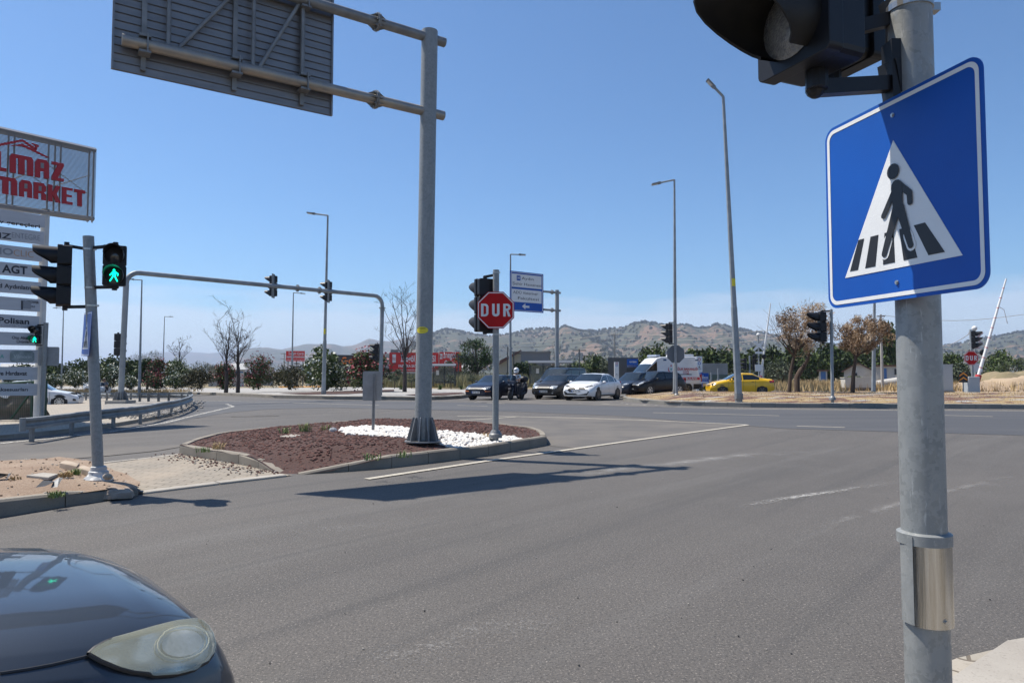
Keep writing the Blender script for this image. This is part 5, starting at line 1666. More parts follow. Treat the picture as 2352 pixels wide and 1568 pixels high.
nv, nnx = hill('near_hills', [(880, 838), (940, 800), (965, 778), (995, 767), (1018, 757.5), (1034, 757), (1061, 762), (1091, 769), (1120, 773), (1146, 770), (1187, 764), (1204, 757), (1239, 755.5), (1252, 753), (1271, 757.5), (1285, 755), (1296, 748.5), (1308, 751), (1330, 759), (1378, 761),
      (1398, 755), (1432, 750), (1459, 742), (1477, 740.5), (1507, 742.5), (1527, 746), (1565, 746), (1585, 747), (1597, 752.5), (1628, 752), (1640, 747), (1653, 743), (1671, 749), (1685, 754), (1719, 759.5), (1749, 763), (1777, 770), (1840, 780), (1920, 792), (2020, 798), (2100, 797),
      (2169, 793), (2209, 789), (2223, 783), (2263, 776), (2294, 772.5), (2336, 762.5), (2420, 764), (2600, 770), (2800, 800)], 2400, 1300, 15, 1.15, 300, 44)
# scrub trees standing on the near hills
rr = random.Random(12); mb = MB()
faces_n = len(nv)
k = 0
while k < 6500:
    j = rr.randrange(6, 45); i = rr.randrange(nnx - 1)
    if rr.random() < .18: j = 44
    a_ = Vector(nv[j * nnx + i]); b_ = Vector(nv[j * nnx + i + 1])
    if NZ.noise(Vector((a_.x * .006, a_.y * .006, 4))) < rr.uniform(-.5, .25): k += 1; continue
    p = a_.lerp(b_, rr.random())
    if j < 44: p = p.lerp(Vector(nv[(j + 1) * nnx + i]), rr.random())
    s_ = rr.uniform(2.5, 6.5); hh = s_ * rr.uniform(.8, 1.3)
    mb.add([p + Vector((-s_, 0, -1)), p + Vector((0, -s_, -1)), p + Vector((s_, 0, -1)), p + Vector((0, s_, -1)), p + Vector((-s_ * .5, -s_ * .4, hh)), p + Vector((s_ * .5, -s_ * .3, hh * .9)), p + Vector((0, s_ * .4, hh))],
           [(0, 1, 4), (1, 5, 4), (1, 2, 5), (2, 3, 6, 5), (3, 0, 4, 6), (4, 5, 6)])
    k += 1
tag(mb.build('hill_scrub', mat('hill_tree', (.030, .036, .019), .9, col2=(.045, .05, .027), scale=.02, world=True)), 'scattered dark scrub trees covering the dry hills', 'scrub', kind='stuff')
# haze
hz = MB(); hz.box((0, 7000, 148), (26000, 15600, 312))
hm = bpy.data.materials.new('haze'); hm.use_nodes = True
n_, l_ = hm.node_tree.nodes, hm.node_tree.links; n_.clear()
o_ = n_.new('ShaderNodeOutputMaterial'); v_ = n_.new('ShaderNodeVolumePrincipled')
v_.inputs['Color'].default_value = (.66, .78, 1.0, 1); v_.inputs['Density'].default_value = .00015; v_.inputs['Anisotropy'].default_value = .2
l_.new(v_.outputs[0], o_.inputs['Volume'])
HZ = hz.build('haze', hm); HZ.location.z = -8
tag(HZ, 'pale blue haze over the whole plain', 'haze', kind='stuff')
# ================================================================ VEHICLES
def paint(name, c, rough=.35, metal=0.0, coat=.55): return mat(name, c, rough, metal, coat=coat if c[0] > .1 else .3, spec=.5 if c[0] > .1 else .25, col2=tuple(v * .88 for v in c), scale=1.5)
GLASS = mat('car_glass', (.008, .011, .012), .06, coat=.5, spec=.6)
GLASSL = mat('windscreen_glass', (.016, .022, .024), .06, coat=.4, spec=.6, col2=(.008, .01, .011), scale=2.2)
RUB = mat('tyre_rubber', (.018, .018, .018), .85)
RIMD = mat('dark_alloy', (.12, .12, .125), .35, .8); RIML = mat('light_alloy', (.5, .5, .5), .3, .85)
TRIM = mat('black_trim', (.015, .015, .016), .5)
CHR = mat('chrome', (.7, .7, .7), .15, 1.0)
HLM = mat('headlight', (.55, .57, .58), .12, .2, coat=1.0, col2=(.25, .27, .28), scale=14)
TLM = mat('tail_light', (.32, .01, .012), .2, coat=1.0)
ORG = mat('indicator', (.6, .16, .02), .3)
PLM = mat('number_plate', (.7, .7, .68), .5)
def lerp_tab(tab, s):
    if s <= tab[0][0]: return tab[0][1]
    for (a, u), (b_, v) in zip(tab, tab[1:]):
        if s <= b_:
            t = (s - a) / (b_ - a); return u + (v - u) * t
    return tab[-1][1]
def cdt_fill(poly, step):
    poly = [Vector(p) for p in poly]; bnd = []
    for i in range(len(poly)):
        a, b_ = poly[i], poly[(i + 1) % len(poly)]; k = max(1, int((b_ - a).length / step))
        bnd += [a.lerp(b_, j / k) for j in range(k)]
    x0, x1 = min(p.x for p in poly), max(p.x for p in poly); y0, y1 = min(p.y for p in poly), max(p.y for p in poly)
    g = []; y = y0 + step / 2
    while y < y1:
        x = x0 + step / 2
        while x < x1:
            if in_poly(x, y, poly): g.append(Vector((x, y)))
            x += step
        y += step
    vs, _, fs, _, _, _ = delaunay_2d_cdt(bnd + g, [(i, (i + 1) % len(bnd)) for i in range(len(bnd))], [list(range(len(bnd)))], 2, 1e-6)
    ff = []
    for f in fs:
        a, b_, c = [vs[i] for i in f[:3]]
        ff.append(tuple(f) if (b_ - a).cross(c - a) > 0 else tuple(reversed(f)))
    return vs, ff
def decal(bvh, poly, M, m, name, parent, off=.008, step=.06, sink=None):
    """patch on the body: outline in the xz plane of M, thrown along its +y onto the surface"""
    vs, fs = cdt_fill(poly, step)
    D = (M.to_3x3() @ Vector((0, 1, 0))).normalized(); V_ = []
    for v in vs:
        o = M @ Vector((v.x, 0, v.y)); h = bvh.ray_cast(o, D)
        V_.append(h[0] - D * off if h[0] is not None else None)
    known = [p for p in V_ if p is not None]
    if not known: return None
    md = sum((p - M.translation).dot(D) for p in known) / len(known)
    for i, p in enumerate(V_):
        if p is None:
            o = M @ Vector((vs[i].x, 0, vs[i].y)); V_[i] = o + D * (md)
    mb = MB(); mb.add(V_, fs); return mb.build(name, m, parent, smooth=True)

def car_body(S):
    L, Wd = S['L'], S['W'] / 2
    ds = S.get('ds', .07)
    cuts = sorted(set([0, .015, .04, .08, .14, .2] + [L - q for q in (0, .015, .04, .08, .14, .2)] + [q[0] for q in S['top']]))
    st = []
    for a, b_ in zip(cuts, cuts[1:]):
        k = max(1, int(round((b_ - a) / ds))); st += [a + (b_ - a) * j / k for j in range(k)]
    st.append(L)
    zb = S.get('clear', .2); fr, rr_ = S.get('fr', .16), S.get('rr', .10)
    V, info = [], []
    for s in st:
        e0 = min(1, s / S.get('nose', .55)); e1 = min(1, (L - s) / .5)
        pl = (1 - S.get('ptap', .17) * (1 - e0) ** 2.2) * (1 - S.get('rtap', .10) * (1 - e1) ** 2.2)
        w = Wd * pl * (1 - .08 * max(0, 1 - s / .04) ** 2) * (1 - .05 * max(0, 1 - (L - s) / .04) ** 2)
        zt = lerp_tab(S['top'], s); zs = min(lerp_tab(S['belt'], s), zt - .02)
        h = zt - zs; g = ss(.12, .34, h)
        wr = w * (.96 - S.get('tumble', .22) * min(1, h / .5)); wh = w * .86
        wre = wr * g + wh * (1 - g); zre = (zt - .055) * g + (zs + h * S.get('hk', .62)) * (1 - g)
        zb_ = zb + .06 * max(0, 1 - s / .3) + .10 * max(0, 1 - (L - s) / .35)
        P = [(0, zb_), (.72 * w, zb_), (.95 * w, zb_ + .03), (.985 * w, zb_ + .12), (1.0 * w, zb_ + (zs - zb_) * .5), (.995 * w, zs - .13), (.965 * w, zs - .015),
             (.95 * w + (wre - .95 * w) * .08, zs + (zre - zs) * .08), (.95 * w + (wre - .95 * w) * .86, zs + (zre - zs) * .86), (wre, zre),
             (wre * .86, zre + (zt - zre) * (S.get('h2', .62) * (1 - g) + .62 * g)), (wre * .5, zt - .012 * g - S.get('h3', .004)), (0, zt)]
        row = []
        for x, z in P:
            k0 = max(0, 1 - s / .55); k1 = max(0, 1 - (L - s) / .5)
            sh = fr * max(0, (z - S.get('zbump', .48)) / .4) ** 1.3 * k0 + .06 * max(0, (.38 - z) / .2) * k0
            sr = -rr_ * max(0, (z - .55) / .5) ** 1.3 * k1 - .05 * max(0, (.4 - z) / .2) * k1
            row.append((x, -L / 2 + s + sh + sr, z))
        V.append([(-x, y, z) for x, y, z in reversed(row[1:])] + row[:1] * 0 + [(row[0])] * 0 + row[::-1][0:0] + [])
        V[-1] = [(-x, y, z) for x, y, z in row[:0:-1]][::-1]
        full = [row[12]] + [(x, y, z) for x, y, z in row[11:0:-1]] + [row[0]] + [(-x, y, z) for x, y, z in row[1:12]]
        V[-1] = full; info.append((s, h))
    return st, V, info

def make_car(name, loc, rz, S, label, cat, group):
    t = empty(name, loc, label, cat, group, rz)
    st, V, info = car_body(S)
    n = len(V[0]); L = S['L']
    vs = [Vector(p) for r in V for p in r]
    cls = {}
    def add(k, f): cls.setdefault(k, []).append(f)
    ws0, ws1 = S['ws']; rw0, rw1 = S['rw']
    cut = S.get('cut')
    for i in range(len(st) - 1):
        sm = (st[i] + st[i + 1]) / 2; h = min(info[i][1], info[i + 1][1])
        for k in range(n):
            f = (i * n + k, i * n + (k + 1) % n, (i + 1) * n + (k + 1) % n, (i + 1) * n + k)
            key = 'body'
            # index k: 0..3 roof right, 3-4 = strip 9-8, 4 = strip 8-7 glass ...
            if k in (4, n - 5) and h > .17 and S['sg'][0] < sm < S['sg'][1] and not any(a < sm < b_ for a, b_ in S['pil']):
                key = ('side_window', k == 4, sum(1 for a, b_ in S['pil'] if sm > b_))
            elif (k <= 2 or k >= n - 3) and ws0 < sm < ws1: key = 'windscreen'
            elif (k <= 2 or k >= n - 3) and rw0 < sm < rw1: key = 'rear_window'
            if S.get('panel_van') and isinstance(key, tuple) and sm > S['panel_van']: key = 'body'
            if cut and key == 'body' and cut(vs, f): continue
            add(key, f)
    add('body', tuple(range(n - 1, -1, -1))[::-1]); add('body', tuple((len(st) - 1) * n + k for k in range(n))[::-1])
    full = MB(); full.v = vs; full.f = [f for fs in cls.values() for f in fs]
    bvh = BVHTree.FromPolygons(vs, full.f)
    def sub(fs, nm, m):
        used = {}; mb = MB(); 
        for f in fs:
            for v in f: used.setdefault(v, len(used))
        inv = sorted(used, key=used.get)
        mb.add([vs[v] for v in inv], [tuple(used[v] for v in reversed(f)) for f in fs]); return mb.build(nm, m, t, smooth=True)
    body = sub(cls['body'], 'body', S['paint'])
    for k, fs in cls.items():
        if k == 'body': continue
        nm = k if isinstance(k, str) else k[0]
        m = GLASSL if nm == 'windscreen' else GLASS
        sub(fs, nm, m)
    # wheels
    wr = S.get('wheel', .32)
    for s in S['axles']:
        for sg in (-1, 1):
            x = sg * (S['W'] / 2 - .01); y = -L / 2 + s
            T = Matrix.Translation((x, y, 0)) @ Matrix.Rotation(rad(90) * sg, 4, 'Y')
            ar = MB(); ar.lathe([(wr + .05, -.10), (wr + .05, .008), (.05, .008)], 26, M=Matrix.Translation((x, y, wr + .02)) @ Matrix.Rotation(rad(90) * sg, 4, 'Y'))
            ar.build('wheel_arch', TRIM, t)
            T = Matrix.Translation((x, y, wr)) @ Matrix.Rotation(rad(90) * sg, 4, 'Y')
            ty = MB(); ty.lathe([(wr * .64, -.2), (wr * .95, -.2), (wr, -.17), (wr, -.01), (wr * .96, .016), (wr * .66, .018)], 26, M=T)
            wo = ty.build('wheel', RUB, t, smooth=True)
            rm = MB(); rm.lathe([(wr * .66, .014), (wr * .62, .020), (wr * .60, -.02), (wr * .2, -.03)], 24, M=T)
            rm.build('rim', TRIM if S.get('rim', RIML) is not RIMD else RIMD, wo)
            sp = MB(); ns = S.get('spokes', 5)
            for q in range(ns):
                a = 2 * math.pi * q / ns
                sp.box((math.cos(a) * wr * .34, math.sin(a) * wr * .34, .008), (wr * .58, wr * (.20 if ns < 7 else .11), .022), rz=a, M=T)
            sp.lathe([(wr * .14, -.02), (wr * .13, .022), (.01, .024)], 12, M=T); sp.lathe([(wr * .655, .012), (wr * .655, .022), (wr * .59, .022), (wr * .59, .005)], 24, M=T)
            sp.build('spokes', S.get('rim', RIML), wo, smooth=False)
    F = Matrix.Translation((0, -L, 0))
    B_ = Matrix.Translation((0, L, 0)) @ Matrix.Rotation(math.pi, 4, 'Z')
    for nm, poly, m, mirror in S.get('front', []):
        o = decal(bvh, poly, F, m, nm, t)
        if mirror: decal(bvh, [(-x, z) for x, z in poly], F, m, nm, t)
    for nm, poly, m, mirror in S.get('back', []):
        decal(bvh, poly, B_, m, nm, t)
        if mirror: decal(bvh, [(-x, z) for x, z in poly], B_, m, nm, t)
    # side = left and right; outline given as (s, z)
    for nm, poly, m in S.get('side', []):
        for sg in (-1, 1):
            M_ = Matrix.Translation((sg * 3, -L / 2, 0)) @ Matrix.Rotation(rad(90) * sg, 4, 'Z')
            decal(bvh, [(x * sg, z) for x, z in poly], M_, m, nm, t, off=.006)
    for s in S.get('doors', []):
        for sg in (-1, 1):
            M_ = Matrix.Translation((sg * 3, -L / 2, 0)) @ Matrix.Rotation(rad(90) * sg, 4, 'Z')
            zt = lerp_tab(S['belt'], s) - .02
            decal(bvh, [((s - .007) * sg, .28), ((s + .007) * sg, .28), ((s + .007) * sg, zt), ((s - .007) * sg, zt)], M_, TRIM, 'door_gap', t, off=.003)
    for s in S.get('handles', []):
        for sg in (-1, 1):
            z = lerp_tab(S['belt'], s) - .1
            M_ = Matrix.Translation((sg * 3, -L / 2, 0)) @ Matrix.Rotation(rad(90) * sg, 4, 'Z')
            decal(bvh, [((s - .08) * sg, z - .015), ((s + .08) * sg, z - .015), ((s + .08) * sg, z + .015), ((s - .08) * sg, z + .015)], M_, S.get('handle_m', TRIM), 'door_handle', t, off=.025)
    ms = S['mirror']
    for sg in (-1, 1):
        zb_ = lerp_tab(S['belt'], ms) + .06
        mb = MB(); mb.ball((sg * (S['W'] / 2 + .07), -L / 2 + ms, zb_), (.11, .07, .075), 12, 8); mb.box((sg * (S['W'] / 2 - .01), -L / 2 + ms + .02, zb_ - .03), (.14, .05, .03))
        mb.build('wing_mirror', S.get('mirror_m', S['paint']), t, smooth=True)
    if 'plate' in S:
        z = S.get('plate_z', .45); px_ = S.get('plate_x', 0)
        o = decal(bvh, [(px_ - .26, z - .06), (px_ + .26, z - .06), (px_ + .26, z + .06), (px_ - .26, z + .06)], F, PLM, 'number_plate', t, off=.015, step=.3)
        h = bvh.ray_cast(Vector((px_, -L, z)), Vector((0, 1, 0)))
        if o and h[0]:
            text_obj(S['plate'], .075, SBLACK, o, (px_ + .02, h[0].y - .035, z), width=.44, bold=.02)
            MB().box((px_ - .245, h[0].y - .02, z), (.035, .004, .115)).build('blue_band', SBLUE, o)
    return t, bvh
def yawcar(deg_left):
    """0 = facing the camera; positive = nose swings to the picture's left; 90 = nose to the left"""
    return -rad(deg_left)
def spot(pxx, Y, z=None):
    X = (pxx - CX) / FPX * Y
    return Vector((X, Y, gz(X, Y) if z is None else z))
def sedan(L, W, H, P, **k):
    S = dict(L=L, W=W, paint=P, top=[(0, .60), (.05, .68), (.35, .80), (L * .235, .93), (L * .27, .97), (L * .42, H - .03), (L * .52, H), (L * .66, H - .03), (L * .82, 1.03), (L * .90, 1.02), (L - .04, .98), (L, .80)],
             belt=[(0, .60), (.4, .78), (L * .25, .90), (L * .6, .94), (L * .85, .97), (L, .86)], axles=(L * .19, L * .80), ws=(L * .262, L * .41), rw=(L * .67, L * .81), sg=(L * .31, L * .77),
             pil=[(L * .505, L * .525), (L * .70, L * .715)], mirror=L * .33, doors=[L * .285, L * .515, L * .70], handles=[L * .47, L * .655])
    S.update(k); return S
def hatch(L, W, H, P, **k):
    S = dict(L=L, W=W, paint=P, top=[(0, .62), (.05, .70), (.35, .84), (L * .235, .97), (L * .265, 1.01), (L * .43, H - .03), (L * .55, H), (L * .80, H - .05), (L * .86, H - .09), (L * .955, 1.02), (L - .03, .92), (L, .78)],
             belt=[(0, .60), (.4, .80), (L * .25, .92), (L * .6, .97), (L * .85, 1.02), (L, .9)], axles=(L * .20, L * .82), ws=(L * .262, L * .415), rw=(L * .865, L * .95), sg=(L * .31, L * .86),
             pil=[(L * .53, L * .55), (L * .735, L * .75)], mirror=L * .335, doors=[L * .29, L * .54, L * .74], handles=[L * .50, L * .69])
    S.update(k); return S
NAVY = paint('navy_paint', (.008, .012, .028)); NAVY2 = paint('dark_navy_paint', (.012, .017, .03)); BLKP = paint('black_paint', (.006, .006, .009)); WHP = paint('white_paint', (.66, .67, .68), .35)
YELP = paint('taxi_yellow_paint', (.78, .46, .004), .35); CHAR = paint('charcoal_paint', (.02, .02, .022), .4)
CG = 'cars waiting at the far stop line'
# dark navy saloon, furthest left
P = NAVY
make_car('parked_car', spot(1142, 39.5), yawcar(32), sedan(4.25, 1.68, 1.38, P, rim=RIMD, plate='09 UL 239', plate_z=.42,
    front=[('headlight', [(.42, .60), (.76, .60), (.78, .72), (.42, .70)], HLM, True), ('grille', [(-.36, .62), (.36, .62), (.34, .70), (-.34, .70)], TRIM, False), ('indicator', [(.45, .46), (.80, .46), (.80, .51), (.45, .51)], ORG, True), ('bumper_trim', [(-.8, .53), (.8, .53), (.8, .56), (-.8, .56)], TRIM, False), ('air_intake', [(-.5, .34), (.5, .34), (.5, .40), (-.5, .40)], TRIM, False)],
    back=[('tail_light', [(.45, .72), (.76, .72), (.76, .86), (.45, .86)], TLM, True)], side=[('tail_light', [(4.02, .72), (4.2, .72), (4.2, .86), (4.02, .86)], TLM)]),
    'dark navy older saloon waiting leftmost, next to the motorcyclist', 'car', CG)
# dark blue tall van
S = dict(L=4.4, W=1.79, paint=NAVY2, top=[(0, .66), (.05, .76), (.4, .95), (.85, 1.08), (.98, 1.13), (1.62, 1.74), (2.0, 1.82), (3.9, 1.80), (4.22, 1.72), (4.33, 1.1), (4.37, .9), (4.4, .8)],
    belt=[(0, .64), (.4, .88), (.95, 1.02), (4.0, 1.08), (4.4, 1.0)], axles=(.85, 3.55), wheel=.33, ws=(1.0, 1.62), rw=(4.23, 4.33), sg=(1.22, 4.1), pil=[(2.05, 2.13), (3.05, 3.13)], mirror=1.35, doors=[1.2, 2.1, 3.1], handles=[1.95, 2.3], tumble=.12,
    rim=RIMD, plate='35 AVE 967', plate_z=.52, front=[('headlight', [(.5, .68), (.8, .72), (.82, .88), (.56, .84)], HLM, True), ('grille', [(-.46, .70), (.46, .70), (.46, .84), (-.46, .84)], TRIM, False), ('grille_bar', [(-.45, .735), (.45, .735), (.45, .75), (-.45, .75)], CHR, False), ('grille_bar', [(-.45, .795), (.45, .795), (.45, .81), (-.45, .81)], CHR, False), ('badge', ngon(14, .07, 0, 0, .77), CHR, False), ('air_intake', [(-.75, .30), (.75, .30), (.7, .42), (-.7, .42)], TRIM, False)])
t, _ = make_car('parked_van', spot(1289, 43.5), yawcar(35), S, 'dark blue passenger van with roof rails standing behind the old charcoal hatchback', 'van', CG)
for sg in (-1, 1): MB().tube([(sg * .68, -.6, 1.80), (sg * .68, -.5, 1.88), (sg * .66, 1.5, 1.88), (sg * .66, 1.65, 1.8)], .02, 6).build('roof_rail', TRIM, t)
# old charcoal hatchback
make_car('parked_car', spot(1287, 40.6), yawcar(33), hatch(3.95, 1.68, 1.42, CHAR, rim=RIMD, plate='09 VA 820', plate_z=.44, fr=.08, ptap=.1,
    front=[('headlight', [(.42, .60), (.77, .60), (.77, .76), (.42, .76)], HLM, True), ('grille', [(-.38, .62), (.38, .62), (.38, .74), (-.38, .74)], TRIM, False), ('bumper', [(-.83, .30), (.83, .30), (.83, .56), (-.83, .56)], mat('dark_bumper', (.03, .03, .03), .6), False), ('fog_light', ngon(10, .05, 0, .58, .36), HLM, True)]),
    'old charcoal square hatchback left of the white saloon', 'car', CG)
# white saloon
make_car('parked_car', spot(1362, 38.6), yawcar(30), sedan(4.5, 1.83, 1.46, WHP, rim=RIMD, spokes=10, wheel=.335, handle_m=WHP, plate='09 HU 744', plate_z=.50, ptap=.2, fr=.2,
    top=[(0, .62), (.05, .72), (.4, .88), (1.05, .99), (1.2, 1.03), (1.95, 1.42), (2.4, 1.46), (3.0, 1.43), (3.95, 1.12), (4.3, 1.07), (4.46, .98), (4.5, .8)], ws=(1.2, 1.93), rw=(3.05, 3.9), sg=(1.45, 3.6), pil=[(2.42, 2.5), (3.28, 3.33)],
    front=[('headlight', [(.40, .72), (.58, .71), (.86, .80), (.86, .88), (.52, .78)], TRIM, True), ('headlight', [(.46, .745), (.60, .73), (.80, .81), (.80, .835)], HLM, True), ('grille', [(-.40, .46), (.40, .46), (.54, .60), (.40, .72), (-.40, .72), (-.54, .60)], TRIM, False), ('badge', [(-.08, .64), (.08, .64), (.08, .69), (-.08, .69)], CHR, False),
           ('air_intake', [(-.62, .30), (.62, .30), (.74, .50), (.66, .52), (.5, .40), (-.5, .40), (-.66, .52), (-.74, .50)], TRIM, False)],
    side=[('tail_light', [(4.1, .88), (4.42, .92), (4.42, 1.0), (4.2, .98)], TLM), ('sill_trim', [(1.1, .24), (3.3, .24), (3.3, .30), (1.1, .30)], TRIM)]),
    'white saloon with dark windows in the middle of the waiting cars', 'car', CG)
# navy SUV behind
make_car('parked_car', spot(1462, 44), yawcar(50), hatch(4.3, 1.8, 1.56, NAVY2, rim=RIMD, wheel=.35, front=[('headlight', [(.45, .74), (.82, .80), (.82, .90), (.5, .84)], HLM, True), ('grille', [(-.4, .66), (.4, .66), (.4, .8), (-.4, .8)], TRIM, False)]),
    'dark navy car half hidden between the white saloon and the black hatchback', 'car', CG)
# black hatchback
make_car('parked_car', spot(1503, 43.5, gz(8, 44) + .12), yawcar(57), hatch(4.05, 1.71, 1.49, BLKP, plate='09 AJA 051', plate_z=.42, ptap=.2,
    front=[('headlight', [(.40, .62), (.60, .62), (.82, .80), (.80, .90), (.64, .86)], HLM, True), ('grille', [(-.34, .62), (.34, .62), (.38, .74), (-.38, .74)], TRIM, False), ('grille_bar', [(-.36, .69), (.36, .69), (.36, .73), (-.36, .73)], CHR, False), ('badge', ngon(12, .05, 0, 0, .71), CHR, False), ('air_intake', [(-.6, .28), (.6, .28), (.6, .36), (-.6, .36)], TRIM, False)],
    side=[('tail_light', [(3.75, .8), (3.98, .8), (3.98, 1.05), (3.85, 1.05)], TLM)]), 'black hatchback at the tip of the right island', 'car', CG)
# ambulance
S = dict(L=5.9, W=2.05, paint=WHP, top=[(0, .78), (.06, .92), (.5, 1.14), (.95, 1.26), (1.05, 1.32), (1.75, 2.05), (2.25, 2.52), (2.6, 2.62), (5.7, 2.66), (5.82, 2.60), (5.88, 1.4), (5.9, .8)],
    belt=[(0, .76), (.5, 1.05), (1.1, 1.22), (5.6, 1.25), (5.9, 1.2)], axles=(1.0, 4.6), wheel=.36, ws=(1.06, 1.85), rw=(9, 9.1), sg=(1.3, 2.3), pil=[(2.25, 2.3)], panel_van=2.25, mirror=1.35, doors=[1.3, 2.42, 3.9], handles=[2.2], tumble=.09, rim=RIMD, clear=.3,
    front=[('headlight', [(.6, .85), (.88, .9), (.9, 1.1), (.7, 1.05)], HLM, True), ('grille', [(-.5, .75), (.5, .75), (.5, .98), (-.5, .98)], TRIM, False)],
    side=[('tail_light', [(5.72, .85), (5.86, .85), (5.84, 1.45), (5.72, 1.35)], TLM), ('red_stripe', [(3.3, .98), (5.66, .98), (5.66, 1.18), (3.3, 1.18)], mat('ambulance_red', (.5, .02, .03), .4)), ('lower_trim', [(1.5, .32), (4.1, .32), (4.1, .55), (1.5, .55)], TRIM), ('lower_trim', [(5.1, .32), (5.85, .32), (5.85, .7), (5.1, .7)], TRIM),
          ('rail', [(3.4, 1.34), (5.0, 1.34), (5.0, 1.40), (3.4, 1.40)], TRIM)])
for s in (2.75, 3.9, 5.35): S['side'].append(('blue_light', [(s, 2.33), (s + .26, 2.33), (s + .26, 2.45), (s, 2.45)], mat('blue_beacon', (.01, .02, .10), .2, coat=1)))
yaw = yawcar(72)
t, bv = make_car('ambulance', spot(1514, 50.0, .14), yaw, S, 'white high roof ambulance with red lettering behind the black hatchback', 'ambulance', None)
RTX = mat('ambulance_letter_red', (.42, .02, .03), .5)
def side_text(parent, bvh, L, s, txt, z, h, w, m, **k):
    ht = bvh.ray_cast(Vector((3, -L / 2 + s, z)), Vector((-1, 0, 0)))
    x = ht[0].x if ht[0] else 1.0
    return text_obj(txt, h, m, parent, (x + .03, -L / 2 + s, z), width=w, bold=.02, rot=(0, 0, rad(90)), **k)
# nose at left seen from its left side: local +x side faces the camera
side_text(t, bv, 5.9, 4.55, 'SAĞLIK BAKANLIĞI', 1.78, .17, 1.9, RTX)
side_text(t, bv, 5.9, 4.55, '112', 1.52, .22, .42, RTX)
side_text(t, bv, 5.9, 4.75, 'AMBULANS', 1.08, .15, 1.3, SWHITE)
cr_ = MB(); P_ = []
for i in range(15):
    a = rad(-215 + 250 * i / 14); P_.append((.25 * math.cos(a), .25 * math.sin(a)))
for i in range(14, -1, -1):
    a = rad(-215 + 250 * i / 14); P_.append((.21 * math.cos(a), .04 + .205 * math.sin(a)))
cr_.prism(P_, I4, .01); cr_.prism([(.09 * math.cos(rad(90 + 36 * i)) * (1 if i % 2 == 0 else .4), .27 + .09 * math.sin(rad(90 + 36 * i)) * (1 if i % 2 == 0 else .4)) for i in range(10)], I4, .01)
ht = bv.ray_cast(Vector((3, -2.95 + 3.35, 1.72)), Vector((-1, 0, 0)))
ce = cr_.build('emblem', RTX, t); ce.location = (ht[0].x + .03, -2.95 + 3.35, 1.72); ce.rotation_euler = (0, 0, rad(90))
MB().prism([(-.02, -.1), (.02, -.1), (.03, .03), (.11, .1), (.02, .08), (-.03, .08), (-.10, .0), (-.02, .02)], I4, .01).build('emblem_figure', mat('teal', (.05, .35, .32), .5), t, M=ce.matrix_basis.copy())
mb = MB(); mb.box((0, -.45, 2.70), (1.3, .3, .14)); mb.build('roof_beacon', mat('beacon_clear', (.35, .4, .5), .15, coat=1), t)
mb = MB(); mb.box((.2, .9, 2.70), (.8, .5, .12)); mb.build('roof_vent', WHP, t, bevel=.04)
mb = MB(); mb.box((.2, 2.0, 2.72), (.9, .9, .18)); mb.build('air_unit', WHP, t, bevel=.05)
# yellow taxi
S = sedan(4.35, 1.74, 1.52, YELP, rim=RIMD, handle_m=TRIM, top=[(0, .62), (.05, .74), (.35, .88), (.95, 1.0), (1.1, 1.05), (1.85, 1.46), (2.3, 1.52), (2.9, 1.50), (3.6, 1.18), (3.9, 1.13), (4.31, 1.10), (4.35, .8)],
    belt=[(0, .62), (.4, .82), (1.1, .97), (2.5, 1.0), (3.6, 1.03), (4.35, .95)], ws=(1.1, 1.83), rw=(2.95, 3.55), sg=(1.3, 3.3), pil=[(2.12, 2.2), (2.95, 3.0)],
    front=[('headlight', [(.5, .66), (.82, .70), (.84, .84), (.55, .80)], HLM, True), ('grille', [(-.4, .5), (.4, .5), (.4, .7), (-.4, .7)], TRIM, False)],
    side=[('tail_light', [(4.0, .82), (4.30, .85), (4.28, 1.04), (3.95, .98)], TLM), ('headlight', [(.08, .68), (.36, .70), (.36, .80), (.12, .79)], HLM)])
t, bv = make_car('taxi', spot(1697, 48.5, gz(12, 48) - .02), yawcar(93), S, 'bright yellow taxi saloon driving left behind the right island', 'taxi', None)
side_text(t, bv, 4.35, 1.75, 'Renault Talent', .84, .07, .55, SBLACK, shear=.3) if False else side_text(t, bv, 4.35, 1.75, 'Adnan Taksi', .84, .07, .55, SBLACK, shear=.3)
# white panel minibus far left
S = dict(L=5.0, W=1.95, paint=WHP, top=[(0, .70), (.06, .82), (.4, 1.0), (.8, 1.12), (.9, 1.18), (1.6, 1.86), (1.9, 1.96), (4.6, 1.97), (4.85, 1.88), (4.95, 1.2), (4.98, .9), (5, .8)], belt=[(0, .68), (.4, .92), (1.0, 1.1), (4.7, 1.14), (5, 1.1)],
    axles=(.9, 3.95), wheel=.34, ws=(.92, 1.6), rw=(4.86, 4.95), sg=(1.15, 4.6), pil=[(2.0, 2.1), (3.3, 3.4)], mirror=1.25, doors=[1.15, 2.05, 3.35], handles=[1.9, 2.2], tumble=.1, rim=RIML,
    front=[('headlight', [(.55, .72), (.86, .76), (.88, .92), (.6, .88)], HLM, True), ('grille', [(-.5, .74), (.5, .74), (.5, .86), (-.5, .86)], TRIM, False), ('air_intake', [(-.7, .34), (.7, .34), (.7, .46), (-.7, .46)], TRIM, False)])
make_car('minibus', Vector((at(211, 899, 88).x, 88, at(211, 899, 88).z)), yawcar(-32), S, 'white minibus far left behind the scooter rider', 'van', None)
